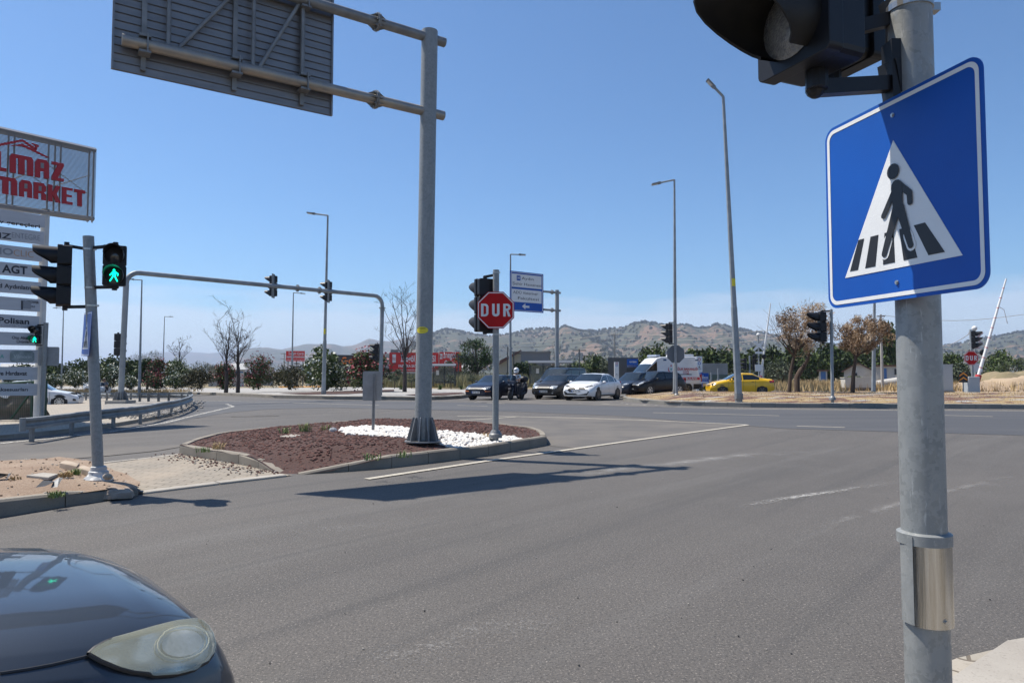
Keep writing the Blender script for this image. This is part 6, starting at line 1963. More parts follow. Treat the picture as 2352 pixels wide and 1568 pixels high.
# white saloon by the totem
S = sedan(4.55, 1.8, 1.48, WHP, rim=RIML, spokes=10, wheel=.335, handle_m=WHP, ptap=.2, fr=.2, mirror_m=WHP,
    front=[('headlight', [(.50, .70), (.84, .78), (.84, .86), (.55, .80)], TRIM, True), ('grille', [(-.5, .5), (.5, .5), (.5, .68), (-.5, .68)], TRIM, False)],
    side=[('headlight', [(.10, .70), (.42, .78), (.38, .84), (.14, .80)], TRIM), ('fog_light', [(.10, .38), (.26, .40), (.26, .52), (.14, .5)], TRIM)])
cp = at(135.5, 938, 32); wh_ = Vector((math.sin(rad(112)), -math.cos(rad(112)), 0)); ws_ = Vector((wh_.y, -wh_.x, 0)); wc_ = cp - wh_ * 1.23 - ws_ * .77
make_car('parked_car', wc_, yawcar(-112), S, 'white saloon pulling out from behind the green fence at the left', 'car', None)[0].scale = (.87, .87, .87)

# ================================================================ FOREGROUND CAR
FB = mat('blue_grey_metallic', (.032, .040, .052), .38, .35, coat=.75, col2=(.040, .049, .062), scale=400, spec=.5)
psi = rad(45); NV = Vector((-1.335, 2.79, 0)); hv = Vector((math.cos(psi), math.sin(psi), 0))
FL = 4.0
HLP = [(200, 1506), (215, 1492), (240, 1478), (290, 1464), (350, 1446), (400, 1433), (440, 1428), (456, 1431), (471, 1443), (482, 1462), (487, 1484), (483, 1504), (470, 1522), (440, 1538), (400, 1548), (350, 1551), (300, 1546), (262, 1536), (228, 1522)]
Mc = Matrix.Translation(NV - hv * (FL / 2)) @ Matrix.Rotation(psi + rad(90), 4, 'Z')
Mci = Mc.inverted()
def proj(p):
    q = Mc @ p; d = Vector((q.x, q.y, q.z - CAMH)); yy = d.y * _cs + d.z * _sn; zz = -d.y * _sn + d.z * _cs
    return CX + FPX * d.x / yy, CY - FPX * zz / yy, yy
def cutf(vs, f):
    c = sum((vs[i] for i in f), Vector()) / 4
    if c.y > -FL / 2 + 1.2 or c.x < .2 and False: return False
    a, b_, yy = proj(c)
    return yy > .3 and in_poly(a, b_, HLP) and c.z > .45
S = dict(L=FL, W=1.66, paint=FB, ds=.035, nose=.75, ptap=.22, fr=.13, zbump=.50, top=[(0, .60), (.015, .67), (.04, .72), (.09, .76), (.18, .795), (.3, .82), (.5, .842), (.75, .872), (.95, .895), (1.2, .93), (1.28, .985), (1.95, 1.40), (2.3, 1.44), (3.3, 1.39), (3.75, 1.1), (3.95, .95), (4, .8)],
    hk=.4, h2=.5, h3=.018, belt=[(0, .48), (.05, .56), (.15, .62), (.4, .68), (.8, .76), (1.2, .83), (2.5, .93), (3.6, .97), (4, .9)], axles=(.78, 3.25), wheel=.30, ws=(1.29, 1.93), rw=(3.3, 3.74), sg=(1.45, 3.5), pil=[(2.2, 2.28)], mirror=1.55, doors=[1.35, 2.25], handles=[2.1], tumble=.2)
t, bv = make_car('parked_car', Mc.translation, psi + rad(90), S, 'blue grey metallic car bonnet and cloudy headlight in the lower left corner', 'car', None)
CW = Mci @ Vector((0, 0, CAMH))
def hitpx(a, b_, off=0.0):
    d = (Mci.to_3x3() @ ray(a, b_)).normalized(); h = bvf.ray_cast(CW, d)
    if h[0] is None: return None
    n_ = h[1] if h[1].dot(d) < 0 else -h[1]
    return h[0] + n_ * off
st_, V_, inf_ = car_body(S); nn = len(V_[0])
vv = [Vector(p) for r in V_ for p in r]
bvf = BVHTree.FromPolygons(vv, [(i * nn + k, i * nn + (k + 1) % nn, (i + 1) * nn + (k + 1) % nn, (i + 1) * nn + k) for i in range(len(st_) - 1) for k in range(nn)] + [tuple(range(nn))])
def surf_patch(poly, off, m, name, step=7, parent=None, bulge=0.0):
    vs, fs = cdt_fill([(a, -b_) for a, b_ in poly], step)
    pts = [hitpx(v.x, -v.y, off) for v in vs]; ok = [p for p in pts if p is not None]
    if not ok: return None
    cen_ = sum(ok, Vector()) / len(ok)
    pts = [p if p is not None else cen_ for p in pts]
    mb = MB(); mb.add(pts, fs); return mb.build(name, m, parent or t, smooth=True)
def outline(poly, off, r, m, name, parent=None, close=True):
    pts = []
    P = [Vector(p) for p in poly] + ([Vector(poly[0])] if close else [])
    for a, b_ in zip(P, P[1:]):
        for k in range(3):
            q = a.lerp(b_, k / 3); h = hitpx(q.x, q.y, off)
            if h is not None: pts.append(h)
    if close and pts: pts.append(pts[0])
    elif pts:
        h = hitpx(P[-1].x, P[-1].y, off)
        if h is not None: pts.append(h)
    return MB().tube(pts, r, 6, caps=not close).build(name, m, parent or t, smooth=True)
REFL = mat('headlight_reflector', (.66, .66, .60), .12, .85, col2=(.16, .17, .16), scale=7, detail=1, bump=.25, bscale=13, stretch=(1, 1, 2.5), lo=.45, hi=.6)
HAZ = mat('yellowed_headlight_lens', (.64, .64, .47), .12, coat=1.0, alpha=.40)
hl = surf_patch(HLP, .017, HAZ, 'headlight')
surf_patch(HLP, .003, REFL, 'reflector', parent=hl)
for poly in (((415, 1480), 58, 38),):
    (cx_, cy_), rx_, ry_ = poly
    el = [(cx_ + rx_ * math.cos(2 * math.pi * i / 20) - .25 * ry_ * math.sin(2 * math.pi * i / 20), cy_ + ry_ * math.sin(2 * math.pi * i / 20)) for i in range(20)]
    outline(el, .011, .0022, mat('lens_ring', (.5, .48, .36), .3), 'lamp_ring', hl)
    surf_patch([(cx_ + (a - cx_) * .8, cy_ + (b_ - cy_) * .8) for a, b_ in el], .007, CHR if rx_ < 40 else HLM, 'lamp_bowl', 9, hl)
outline(HLP, .008, .007, TRIM, 'headlight_seal')
# bonnet shut line and crease
outline([(0, 1546), (60, 1537), (120, 1526), (200, 1507)], .0, .005, TRIM, 'shut_line', close=False)
for a, b_ in ((190, 1380), (290, 1375), (145, 1431), (245, 1408), (352, 1434), (220, 1312)):
    pass
# far headlight peeping over the bonnet edge is part of the mirrored side
fo = bpy.data.objects.new('headlight', surf_patch(HLP, .007, REFL, 'headlight_tmp').data); fo.data.name = 'headlight_far'; COL.objects.link(fo); fo.parent = t
for v in fo.data.vertices: v.co.x = -v.co.x
bpy.data.objects.remove(bpy.data.objects['headlight_tmp']); fo.data.materials.clear(); fo.data.materials.append(mat('pale_headlight', (.62, .62, .52), .25, coat=1.0))
# ================================================================ SHOP TOTEM
TX0, TY0 = -13.145, 22.0
wv = Vector((.528, .849)).normalized(); TRZ = math.atan2(wv.y, wv.x)
t = empty('shop_totem', (TX0, TY0, gz(TX0, TY0)), 'tall shop totem with slatted red lettered board above stacked grey name panels', 'sign')
tb = Vector(t.location)
def TP(pxx, pyy):
    d = ray(pxx, pyy)
    # (X,Y) = k*(d.x,d.y) on the line T0 + s*w
    k = (TX0 * wv.y - TY0 * wv.x) / (d.x * wv.y - d.y * wv.x)
    s = (d.x * k - TX0) * wv.x + (d.y * k - TY0) * wv.y
    return s, CAMH + d.z * k - tb.z
Mt = Matrix.Rotation(TRZ, 4, 'Z')
TGREY = mat('totem_panel', (.50, .51, .53), .55, col2=(.44, .45, .47), scale=1.2, stretch=(1, 1, 8)); TWH = mat('totem_white_post', (.62, .62, .60), .6, col2=(.52, .5, .46), scale=2)
TFR = mat('totem_frame', (.30, .31, .33), .5, .3); LRED = mat('letter_red', (.40, .006, .01), .4); LDK = mat('letter_dark', (.02, .022, .03), .5); LGR = mat('letter_grey', (.24, .25, .27), .5)
def tprism(poly, m, nm, y=-.09, th=.03, parent=None):
    return MB().prism([TP(a, b_) for a, b_ in poly], Mt @ TR(0, y, 0), th).build(nm, m, parent or t)
# posts
for x0, wd in (((-.78), .20), (-4.6, .20)):
    MB().tube([(x0 * wv.x * 0, 0, 0), (0, 0, .01)], .01, 3) if False else None
sA, _ = TP(109, 485)
for s_ in (sA, sA - 2.6):
    MB().tube([Mt @ Vector((s_ - (.04 if s_ == sA else 0), .12, -.2)), Mt @ Vector((s_, .12, TP(109, 484)[1] + .05))], .115, 20).build('post', TWH, t, smooth=True)
# slatted board
sL = -6.2
(s1, zt1), (_, zb1) = TP(220, 345), TP(217, 503)
(s0, zt0), (_, zb0) = TP(0, 296), TP(0, 472)
def ext(zr, zl): return zr + (zl - zr) * (sL - s1) / (s0 - s1)
ztL, zbL = ext(zt1, zt0), ext(zb1, zb0)
mb = MB(); ns = 62
for i in range(ns):
    u = (i + .5) / ns
    a, b_ = zb1 + (zt1 - zb1) * u, zbL + (ztL - zbL) * u
    mb.add([(s1, -.05, a - .011), (sL, -.05, b_ - .011), (sL, -.05, b_ + .011), (s1, -.05, a + .011), (s1, -.035, a - .011), (sL, -.035, b_ - .011), (sL, -.035, b_ + .011), (s1, -.035, a + .011)],
           [(0, 1, 2, 3), (7, 6, 5, 4), (3, 2, 6, 7), (4, 5, 1, 0), (0, 3, 7, 4)], M=Mt)
mb.build('slats', mat('slat_aluminium', (.20, .19, .18), .55, .2), t)
mb = MB()
def fbar(sa, za, sb, zb_, y=0.0, r=.045): mb.tube([Mt @ Vector((sa, y, za)), Mt @ Vector((sb, y, zb_))], r, 4)
fbar(s1, zt1, sL, ztL, r=.07); fbar(s1, zb1, sL, zbL, r=.07); fbar(s1, zb1 + .0, sL, zbL, .3, .05); fbar(s1, zt1, sL, ztL, .3, .05)
def zt_(s): return zt1 + (ztL - zt1) * (s - s1) / (sL - s1)
def zb_f(s): return zb1 + (zbL - zb1) * (s - s1) / (sL - s1)
for s in (s1 - .03, s1 - .17, s1 - 1.0, s1 - 1.16, s1 - 1.34, s1 - 2.25, s1 - 2.4, s1 - 3.6, s1 - 4.5): fbar(s, zb_f(s) - (.12 if s > s1 - .3 else 0), s, zt_(s), .05, .03)
for sa, sb in ((s1 - .1, s1 - 1.3), (s1 - 1.3, s1 - 2.4)):
    fbar(sa, zb_f(sa) + .75, sb, zb_f(sb) + 1.45, .1, .014); fbar(sa, zb_f(sa) + 1.4, sb, zb_f(sb) + .75, .1, .014)
mb.build('board_frame', TFR, t)
def ttext(txt, x0, x1, yc, hpx, m, bold=.02, align=None, y=-.10, nm='lettering', parent=None, natural=False):
    sa, _ = TP(x1, yc); s2, _ = TP(x0, yc); _, z = TP((x0 + x1) / 2, yc)
    Yl = TY0 + sa * wv.y
    h = hpx / FPX * Yl
    if natural: return text_obj(txt, h, m, parent or t, Mt @ Vector((sa, y, z)), name=nm, align='RIGHT', bold=bold, rot=(0, 0, TRZ))
    c = Mt @ Vector(((sa + s2) / 2, y, z))
    return text_obj(txt, h, m, parent or t, c, name=nm, width=abs(sa - s2), bold=min(bold, .028), rot=(0, 0, TRZ))
def tilt(o, sl):
    if o: o.rotation_euler = (0, sl, TRZ)
    return o
TL_ = math.atan2(((zt1 + zb1) - (zt0 + zb0)) / 2, s1 - s0)
C_ = .09
GLY = {'M': [[(0, 0), (0, .85), (C_, 1), (.5 - C_ * .5, 1), (.5 + C_ * .5, 1), (1 - C_, 1), (1, .85), (1, 0), (.74, 0), (.74, .78), (.70, .82), (.66, .82), (.63, .78), (.63, 0), (.37, 0), (.37, .78), (.34, .82), (.30, .82), (.26, .78), (.26, 0)]],
 'A': [[(0, 0), (0, .8), (.2, 1), (.8, 1), (1, .8), (1, 0), (.64, 0), (.64, .34), (.36, .34), (.36, 0)]],
 'Z': [[(.02, 1), (1, 1), (1, .84), (.52, .16), (1, .16), (1, 0), (0, 0), (0, .16), (.48, .84), (.02, .84)]],
 'R': [[(0, 0), (0, 1), (.78, 1), (1, .84), (1, .56), (.84, .46), (1, .34), (1, 0), (.64, 0), (.64, .38), (.36, .38), (.36, 0)]],
 'K': [[(0, 0), (0, 1), (.34, 1), (.34, .58), (.64, 1), (1, 1), (.66, .52), (1, 0), (.64, 0), (.34, .44), (.34, 0)]],
 'E': [[(0, 0), (0, 1), (1, 1), (1, .84), (.42, .84), (.42, .58), (.92, .58), (.92, .43), (.42, .43), (.42, .16), (1, .16), (1, 0)]],
 'T': [[(0, 1), (1, 1), (1, .82), (.7, .82), (.7, 0), (.3, 0), (.3, .82), (0, .82)]],
 'L': [[(0, 0), (0, 1), (.4, 1), (.4, .17), (1, .17), (1, 0)]], 'I': [[(0, 0), (0, 1), (1, 1), (1, 0)]],
 'Y': [[(.32, 0), (.32, .42), (0, 1), (.36, 1), (.5, .66), (.64, 1), (1, 1), (.68, .42), (.68, 0)]]}
def row(letters, tf, bf):
    for ch, x0, x1 in letters:
        for g_ in GLY[ch]:
            P_ = []
            for u, v in g_:
                x = x0 + (x1 - x0) * u; P_.append((x, bf(x) + (tf(x) - bf(x)) * v))
            tprism(P_, LRED, 'letter', -.16, .05)
            if ch in 'AR': tprism([(x0 + (x1 - x0) * u, bf(x0 + (x1 - x0) * u) + (tf(x0 + (x1 - x0) * u) - bf(x0 + (x1 - x0) * u)) * v) for u, v in ((.38, .52), (.38, .80), (.62, .80), (.62, .52))], mat('letter_counter', (.22, .21, .21), .6), 'letter_counter', -.165, .004)
row([('Y', -60, -30), ('I', -27, -16), ('L', -12, 9), ('M', 17, 71), ('A', 75, 107), ('Z', 113, 141)], lambda x: 356.5 + .19 * (x - 30), lambda x: 397.5 + .175 * (x - 18))
row([('M', -20, 34), ('A', 39, 68), ('R', 72, 100), ('K', 105, 134), ('E', 137, 161), ('T', 165, 190)], lambda x: 415.6 + .171 * (x - 50), lambda x: 453.6 + .162 * (x - 45))
for poly in ([(-60, 342), (46.7, 322), (79, 343), (77, 348), (46.5, 327), (-60, 349)], [(13, 338), (46, 332), (109, 364), (102, 364), (45.5, 338), (30, 337)], [(68, 330), (85, 336.5), (84, 340), (81, 340), (79, 348), (74, 344), (76, 337), (68, 333)]):
    tprism(poly, LRED, 'roof_logo', -.14, .03)
# name panels: right edge x, right top/bottom, left top/bottom (at the picture edge), writing
PANELS = [
 (101, 496.5, 524, 481, 511.7, [('Dekorasyon Ev gereçleri', 89, 507, 8.5, LDK, .02, -145)]),
 (99, 533.6, 563, 521, 551.7, [('ENTEGRE', 89, 544, 13, LGR, -.005, 24), ('YILDIZ', 23, 538, 13, LDK, .02, -80)]),
 (95, 572.9, 602, 562, 591.6, [('CLIC', 74, 583, 15, mat('letter_copper', (.45, .25, .13), .5), -.01, 28), ('RIO', 27, 577, 15, LGR, .03, -24)]),
 (93, 611, 639.3, 601.6, 631.6, [('AGT', 60, 619.5, 18, LDK, .06, 1)]),
 (92, 649.3, 678.5, 641, 671.6, [('Led Aydınlatma', 80, 660, 10, LDK, .02, -22)]),
 (90, 687.8, 716.5, 680.8, 711.3, [('CATPOWER', 86, 694, 5.5, LDK, .04, 50), ('TOOLS', 77, 704, 4, LDK, .03, 60)]),
 (88, 726.7, 755.4, 721.6, 752.3, [('Polisan', 64, 737, 13, LDK, .04, -7), ('COSMETICS', 64, 748, 4.8, LGR, 0, -12)]),
 (84.5, 765, 794, 762, 792, [('Oto Aksesuar', 80, 776, 6.5, LDK, .02, 24), ('Ürünleri', 68, 784, 6.5, LDK, .02, 35)]),
 (84.5, 803.7, 834, 802.6, 832.5, [('A', 6, 818, 9, mat('teal_letter', (.05, .32, .28), .5), .01, -3)]),
 (84, 842.6, 871.9, 842, 871.8, [('ve Hırdavat', 59, 857, 9.5, LDK, .03, -9)]),
 (83.5, 881, 908, 881, 908, [('Aksesuarları', 61, 894, 7.5, LDK, .02, -12)])]
for xr, a, b_, c, d, txts in PANELS:
    sr, zr1 = TP(xr, a); _, zr0 = TP(xr, b_); sl, zl1 = TP(0, c); _, zl0 = TP(0, d)
    k = (sL + 1.6 - sr) / (sl - sr); zL1, zL0 = zr1 + (zl1 - zr1) * k, zr0 + (zl0 - zr0) * k; se = sL + 1.6
    po = MB().prism([(sr, zr0), (sr, zr1), (se, zL1), (se, zL0)], Mt @ TR(0, -.08, 0), .07).build('name_panel', TGREY, t)
    sc = MB()
    for zz in (.12, .88): sc.box((sr - .03, -.084, zr0 + (zr1 - zr0) * zz), (.022, .01, .022), M=Mt)
    for txt, x1, yc, hp, m, bo, x0 in txts:
        o = ttext(txt, x0, x1, yc, hp, m, bo, y=-.087, parent=po)
        sl_ = math.atan2((zr1 + zr0 - zl1 - zl0) / 2, sr - sl)
        if o: o.rotation_euler = (Matrix.Rotation(TRZ, 3, 'Z') @ Matrix.Rotation(-sl_, 3, 'Y')).to_euler()
tprism([(46, 690), (88, 693), (88, 697), (46, 694.5)][0:0] or [(45.5, 690.5), (49, 690.5), (49, 711), (45.5, 711)], LDK, 'logo_frame', -.09, .01)
tprism([(50, 692), (68, 693), (68, 710), (50, 709)], LGR, 'logo_field', -.09, .01)
ov = [(c_[0] * 1.0, c_[1]) for c_ in [(20, 808), (24, 803.5), (70, 804.5), (75, 809), (75, 825), (70, 829), (24, 829), (20, 825)]]
oo = tprism([(x, y + 2) for x, y in ov], mat('oval_dark', (.10, .14, .14), .5, col2=(.3, .34, .34), scale=3), 'oval_logo', -.1, .015)
o = ttext('Vilmorin', 27, 68, 819, 8, mat('oval_letter', (.45, .5, .5), .5), .01, y=-.105, parent=oo)
# ---- green mesh fence with tarpaulin
GF = mat('green_fence_paint', (.008, .045, .028), .5)
Yf = 20.8
b0 = G(108, 958, .1); b0 = Vector((at(75, 958, Yf).x, Yf, gz(-14, Yf) + .1))
t = empty('mesh_fence', b0, 'dark green welded mesh fence panel with posts and diagonal strut in front of the totem', 'fence')
def FPt(x, y, Y=Yf): return at(x, y, Y) - b0
for x in (73.5, 103): 
    MB().tube([Vector((FPt(x, 955).x, 0, -.1)), Vector((FPt(x, 955).x, 0, FPt(x, 874).z))], .05, 6).build('fence_post', GF, t)
MB().tube([FPt(25, 962), FPt(68, 905)], .03, 6).build('strut', GF, t)
mb = MB(); xa, xb, z0, z1 = FPt(-40, 900).x, FPt(73, 900).x, .08, FPt(50, 887).z
x = xa
while x < xb: mb.box((x, 0, (z0 + z1) / 2), (.006, .006, z1 - z0)); x += .055
z = z0
while z < z1: mb.box(((xa + xb) / 2, 0, z), (xb - xa, .008, .008)); z += .2
mb.build('mesh_panel', GF, t)
mb = MB(); mb.tube([FPt(-40, 884), FPt(73, 876)], .035, 6); mb.tube([FPt(60, 888), FPt(73, 888)], .02, 6); mb.build('top_rail', GF, t)
TARP = mat('dusty_tarpaulin', (.16, .14, .125), .75, col2=(.10, .09, .085), scale=2, bump=.6, bscale=3)
mb = MB(); vs = []; nx_ = 22
for j in range(9):
    for i in range(nx_ + 1):
        u, v = i / nx_, j / 8
        xx = xa + (xb + .35 - xa) * u; top_ = (FPt(0, 906 + 8 * math.sin(u * 7) - 4 * math.sin(u * 17)).z)
        vs.append((xx, .25 + .08 * math.sin(u * 21 + v * 3) + .05 * math.sin(v * 9), .02 + top_ * v))
mb.add(vs, [(j * (nx_ + 1) + i, j * (nx_ + 1) + i + 1, (j + 1) * (nx_ + 1) + i + 1, (j + 1) * (nx_ + 1) + i) for j in range(8) for i in range(nx_)])
tag(mb.build('tarpaulin', TARP, None, smooth=True, loc=b0), 'dusty brown tarpaulin hung behind the green mesh fence', 'tarpaulin')

# ================================================================ BACKGROUND BUILDINGS AND BOARDS
WALLW = mat('white_wall', (.58, .55, .50), .85, col2=(.47, .43, .38), scale=.8, world=True); WALLG = mat('grey_wall', (.20, .20, .21), .85, col2=(.24, .22, .21), scale=.3, world=True)
ROOFR = mat('red_roof', (.13, .055, .04), .8, col2=(.09, .045, .035), scale=1, world=True); ROOFW = mat('pale_roof', (.36, .36, .35), .7, col2=(.28, .28, .27), scale=.5, world=True)
DARKI = mat('dark_opening', (.02, .022, .025), .4); BRED = mat('board_red', (.62, .018, .014), .5, col2=(.55, .016, .012), scale=.6, world=True); BDK = mat('board_black', (.03, .03, .032), .5)
WINB = mat('blue_door', (.07, .16, .35), .6); DKG = mat('dark_grey_clad', (.06, .064, .07), .6)
def zone(x0, x1, y0, y1, Y): 
    a, b_ = at(x0, y1, Y), at(x1, y0, Y); return a.x, b_.x, a.z, b_.z
def bldg(name, x0, x1, y0, y1, Y, dep, m, label, cat, group=None, roof=None, ops=(), down=1.5, rh=.25):
    xa, xb, za, zb_ = zone(x0, x1, y0, y1, Y)
    p = Vector(((xa + xb) / 2, Y, za)); t = empty(name, p, label, cat, group, math.atan2(-p.x, p.y)); w = xb - xa; h = zb_ - za
    MB().box((0, dep / 2, (h - down) / 2), (w, dep, h + down)).build('wall', m, t)
    if roof is not None:
        rm, kind = roof
        mb = MB()
        if kind == 'flat': mb.box((0, dep / 2, h + .08), (w + .5, dep + .5, .16))
        elif kind == 'shed': mb.add([(-w / 2 - .3, -.4, h), (w / 2 + .3, -.4, h), (w / 2 + .3, dep + .4, h + rh * 2), (-w / 2 - .3, dep + .4, h + rh * 2), (-w / 2 - .3, -.4, h + .15), (w / 2 + .3, -.4, h + .15), (w / 2 + .3, dep + .4, h + rh * 2 + .15), (-w / 2 - .3, dep + .4, h + rh * 2 + .15)], [(0, 3, 2, 1), (4, 5, 6, 7), (0, 1, 5, 4), (1, 2, 6, 5), (2, 3, 7, 6), (3, 0, 4, 7)])
        else:
            e_ = w / 2 + .3; q_ = rh / (w / 2)
            for sg in (-1, 1):
                v8 = [(sg * e_, y, h - .3 * q_ + k) for y in (-.4, dep + .4) for k in (.02, .16)] + [(0, y, h + rh + k) for y in (-.4, dep + .4) for k in (.02, .16)]
                mb.add(v8, [(0, 1, 3, 2), (4, 6, 7, 5), (1, 5, 7, 3), (0, 2, 6, 4), (0, 4, 5, 1), (2, 3, 7, 6)])
            MB().add([(-w / 2, 0, h), (w / 2, 0, h), (0, 0, h + rh), (-w / 2, dep, h), (w / 2, dep, h), (0, dep, h + rh)], [(0, 1, 2), (5, 4, 3), (0, 2, 5, 3), (1, 4, 5, 2)]).build('gable', m, t)
        mb.build('roof', rm, t)
    for nm, a0, a1, b0_, b1_, mm in ops:
        xa2, xb2, za2, zb2 = zone(a0, a1, b0_, b1_, Y)
        MB().box(((xa2 + xb2) / 2 - p.x, -.03, (za2 + zb2) / 2 - p.z), (xb2 - xa2, .10, zb2 - za2)).build(nm, mm, t)
    return t, p
def btext(t, p, txt, x0, x1, yc, hpx, Y, m, bold=.02, y=-.12, nm='lettering'):
    a = at((x0 + x1) / 2, yc, Y) - p
    return text_obj(txt, hpx / FPX * Y, m, t, (a.x, y, a.z), name=nm, width=(x1 - x0) / FPX * Y, bold=bold)
Yb = 120
t, p = bldg('store', 872, 1048, 812, 884, Yb, 18, WALLW, 'large furniture store with red lettered boards behind the leafless tree', 'building', None, None,
    [('sign_board', 895, 1007, 809.5, 853, BRED), ('sign_board', 1008.5, 1060, 808, 853, BRED), ('showroom_window', 900, 1046, 858, 884, DARKI), ('column', 940, 944, 853, 884, WALLW), ('column', 978, 982, 853, 884, WALLW), ('roof_unit', 898, 916, 803, 810, WALLG)])
xa, xb, za, zb_ = zone(1000, 1060, 808, 880, Yb)
btext(t, p, 'İnegöl ÇARŞISI', 921, 1000, 823, 15, Yb, SWHITE, .02)
btext(t, p, 'FABRİKA SATIŞ MAĞAZASI', 916, 998, 840, 6, Yb, SWHITE, .03)
btext(t, p, 'DÜĞÜN PAKETLERİ - YATAK ODASI', 918, 996, 849, 2.6, Yb, SWHITE, .02)
btext(t, p, 'İnegöl\nÇarşı', 1018, 1046, 824, 16, Yb, SWHITE, .01); btext(t, p, 'FABRİKA', 1012, 1042, 846, 4.5, Yb, SWHITE, .03)
for x0, x1, y0, y1 in ((902, 910, 814, 833), (1010, 1016, 812, 824)):
    a = at((x0 + x1) / 2, (y0 + y1) / 2, Yb) - p; lo_ = MB().box((a.x, -.12, a.z), ((x1 - x0) / FPX * Yb, .06, (y1 - y0) / FPX * Yb)).build('logo_plate', SWHITE, t)
    text_obj('İÇ', 5 / FPX * Yb, BRED, lo_, (a.x, -.17, a.z), bold=.02)
t, p = bldg('store', 772, 862, 818, 884, 112, 14, WALLG, 'dark store with orange lettered black board behind the big oleanders', 'building', None, None, [('sign_board', 776, 846, 815, 843.5, BDK), ('wall_band', 780, 862, 856, 862, ROOFW)])
ORL = mat('orange_letter', (.75, .20, .04), .5)
btext(t, p, 'GÖKTEPE', 801, 855, 829, 10, 112, ORL, .04); btext(t, p, 'KAPI & KAPAK', 815, 840, 841, 3, 112, SWHITE, .03)
g = MB(); a = at(792, 828, 112) - p; R0 = 8.5 / FPX * 112; P_ = []
for i in range(13): q = rad(45 + 270 * i / 12); P_.append((R0 * .8 * math.cos(q), R0 * math.sin(q)))
for i in range(12, -1, -1): q = rad(45 + 270 * i / 12); P_.append((R0 * .45 * math.cos(q), R0 * .6 * math.sin(q)))
g.prism(P_, TR(a.x, -.14, a.z), .04); g.box((a.x + R0 * .45, -.13, a.z - R0 * .1), (R0 * .8, .04, R0 * .3)); g.build('logo', ORL, t)
# roadside red board
def board(name, x0, x1, y0, y1, by, Y, m, label, posts=(.2, .8), txts=(), cat='billboard', th=.12, pm=None):
    xa, xb, za, zb_ = zone(x0, x1, y0, y1, Y); b_ = at((x0 + x1) / 2, by, Y); t = empty(name, Vector((b_.x, Y, b_.z)), label, cat); p = Vector(t.location)
    MB().box(((xa + xb) / 2 - p.x, 0, (za + zb_) / 2 - p.z), (xb - xa, th, zb_ - za)).build('board', m, t)
    for f in posts: MB().box((xa + (xb - xa) * f - p.x, th, (zb_ - p.z) / 2 - .1), (.14, .1, zb_ - p.z + .1)).build('post', pm or GALVD, t)
    for tt in txts: btext(t, p, tt[0], *tt[1:5], Y, tt[5], tt[6] if len(tt) > 6 else .02, y=-th / 2 - .02)
    return t, p
board('billboard', 657, 700, 806, 829, 884, 100, BRED, 'small red roadside billboard beside the street lamp at the left', (.1, .55, .9), [('İnegöl Çarşı', 663, 698, 811.5, 6, SWHITE, .01), ('FABRİKA SATIŞ MAĞAZASI', 659, 699, 819.5, 4, SWHITE, .03), ('DÜĞÜN PAKETİ YATAK TAKIMI YEMEK ODASI', 659, 699, 826, 2.2, SWHITE, .01)])
board('billboard', 668, 690, 832, 839, 884, 104, SWHITE, 'small white shop board under the red roadside billboard', (.3, .7), [('VEFOL', 676, 689, 835, 3.5, LDK)])
board('information_board', 1590.6, 1627, 856.5, 880, 900, 57, SBLUE, 'blue road works notice board on posts behind the ambulance', (.95,), [('DEĞERLİ', 1598, 1610, 858.8, 2.6, SWHITE, .02), ('HEMŞEHRİLERİMİZ', 1593, 1616, 863, 2.6, SWHITE, .02), ('YOL YAPIM VE KALDIRIM ÇALIŞMALARIMIZ', 1592, 1625, 873, 1.8, SWHITE, .01)], 'notice board')
tt = bpy.data.objects['information_board']; pp = Vector(tt.location); a = at(1608.5, 867.3, 57) - pp
w_ = MB().box((a.x, -.075, a.z), (33.5 / FPX * 57, .03, 4.4 / FPX * 57)).build('white_band', SWHITE, tt); btext(tt, pp, 'ASFALT KAPLAMA ÇALIŞMASI', 1592.5, 1624.5, 867.3, 2.8, 57, SBLUE, .02, y=-.1)
a = at(1608.5, 877.5, 57) - pp; MB().box((a.x, -.075, a.z), (33.5 / FPX * 57, .03, 2.6 / FPX * 57)).build('white_band', SWHITE, tt)
def pylon(x0, x1, y0, y1, Y, label, wave=True):
    xa, xb, za, zb_ = zone(x0, x1, y0, y1, Y); b_ = Vector(((xa + xb) / 2, Y, za)); t = empty('information_pylon', b_, label, 'sign', 'white information pylons'); w, h = xb - xa, zb_ - za
    MB().box((0, .1, h / 2 - .3), (w, .2, h + .6)).build('panel', SWHITE, t)
    if wave: MB().prism([(-w / 2, 0), (w / 2, 0), (w / 2, h * .5), (w * .1, h * .47), (-w * .2, h * .43), (-w / 2, h * .37)], TR(0, -.01, 0), .012).build('blue_field', SBLUE, t)
    for f, m_ in ((.90, LRED), (.77, SBLUE)): 
        rg = MB(); o_, i_ = ngon(14, w * .26), ngon(14, w * .17)
        rg.add([(a, -.012, b_ + h * f) for a, b_ in o_] + [(a, -.012, b_ + h * f) for a, b_ in i_], [(i, (i + 1) % 14, (i + 1) % 14 + 14, i + 14) for i in range(14)]); rg.build('round_emblem', m_, t)
    text_obj('TCDD', h * .03, LDK, t, (0, -.02, h * .60 if wave else h * .12), width=w * .6, bold=.03)
    MB().prism([(-w * .3, h * .68), (0, h * .63), (w * .3, h * .68), (w * .12, h * .655), (0, h * .69), (-w * .12, h * .655)], TR(0, -.012, 0) @ Matrix.Translation((0, 0, 0 if wave else -h * .45)), .01).build('wing_emblem', LDK, t)
pylon(1600, 1613, 818, 889.5, 62, 'white and blue information pylon right of the ambulance')
pylon(1411.5, 1421.5, 831, 866, 68, 'white information pylon in front of the dark kiosk', False)
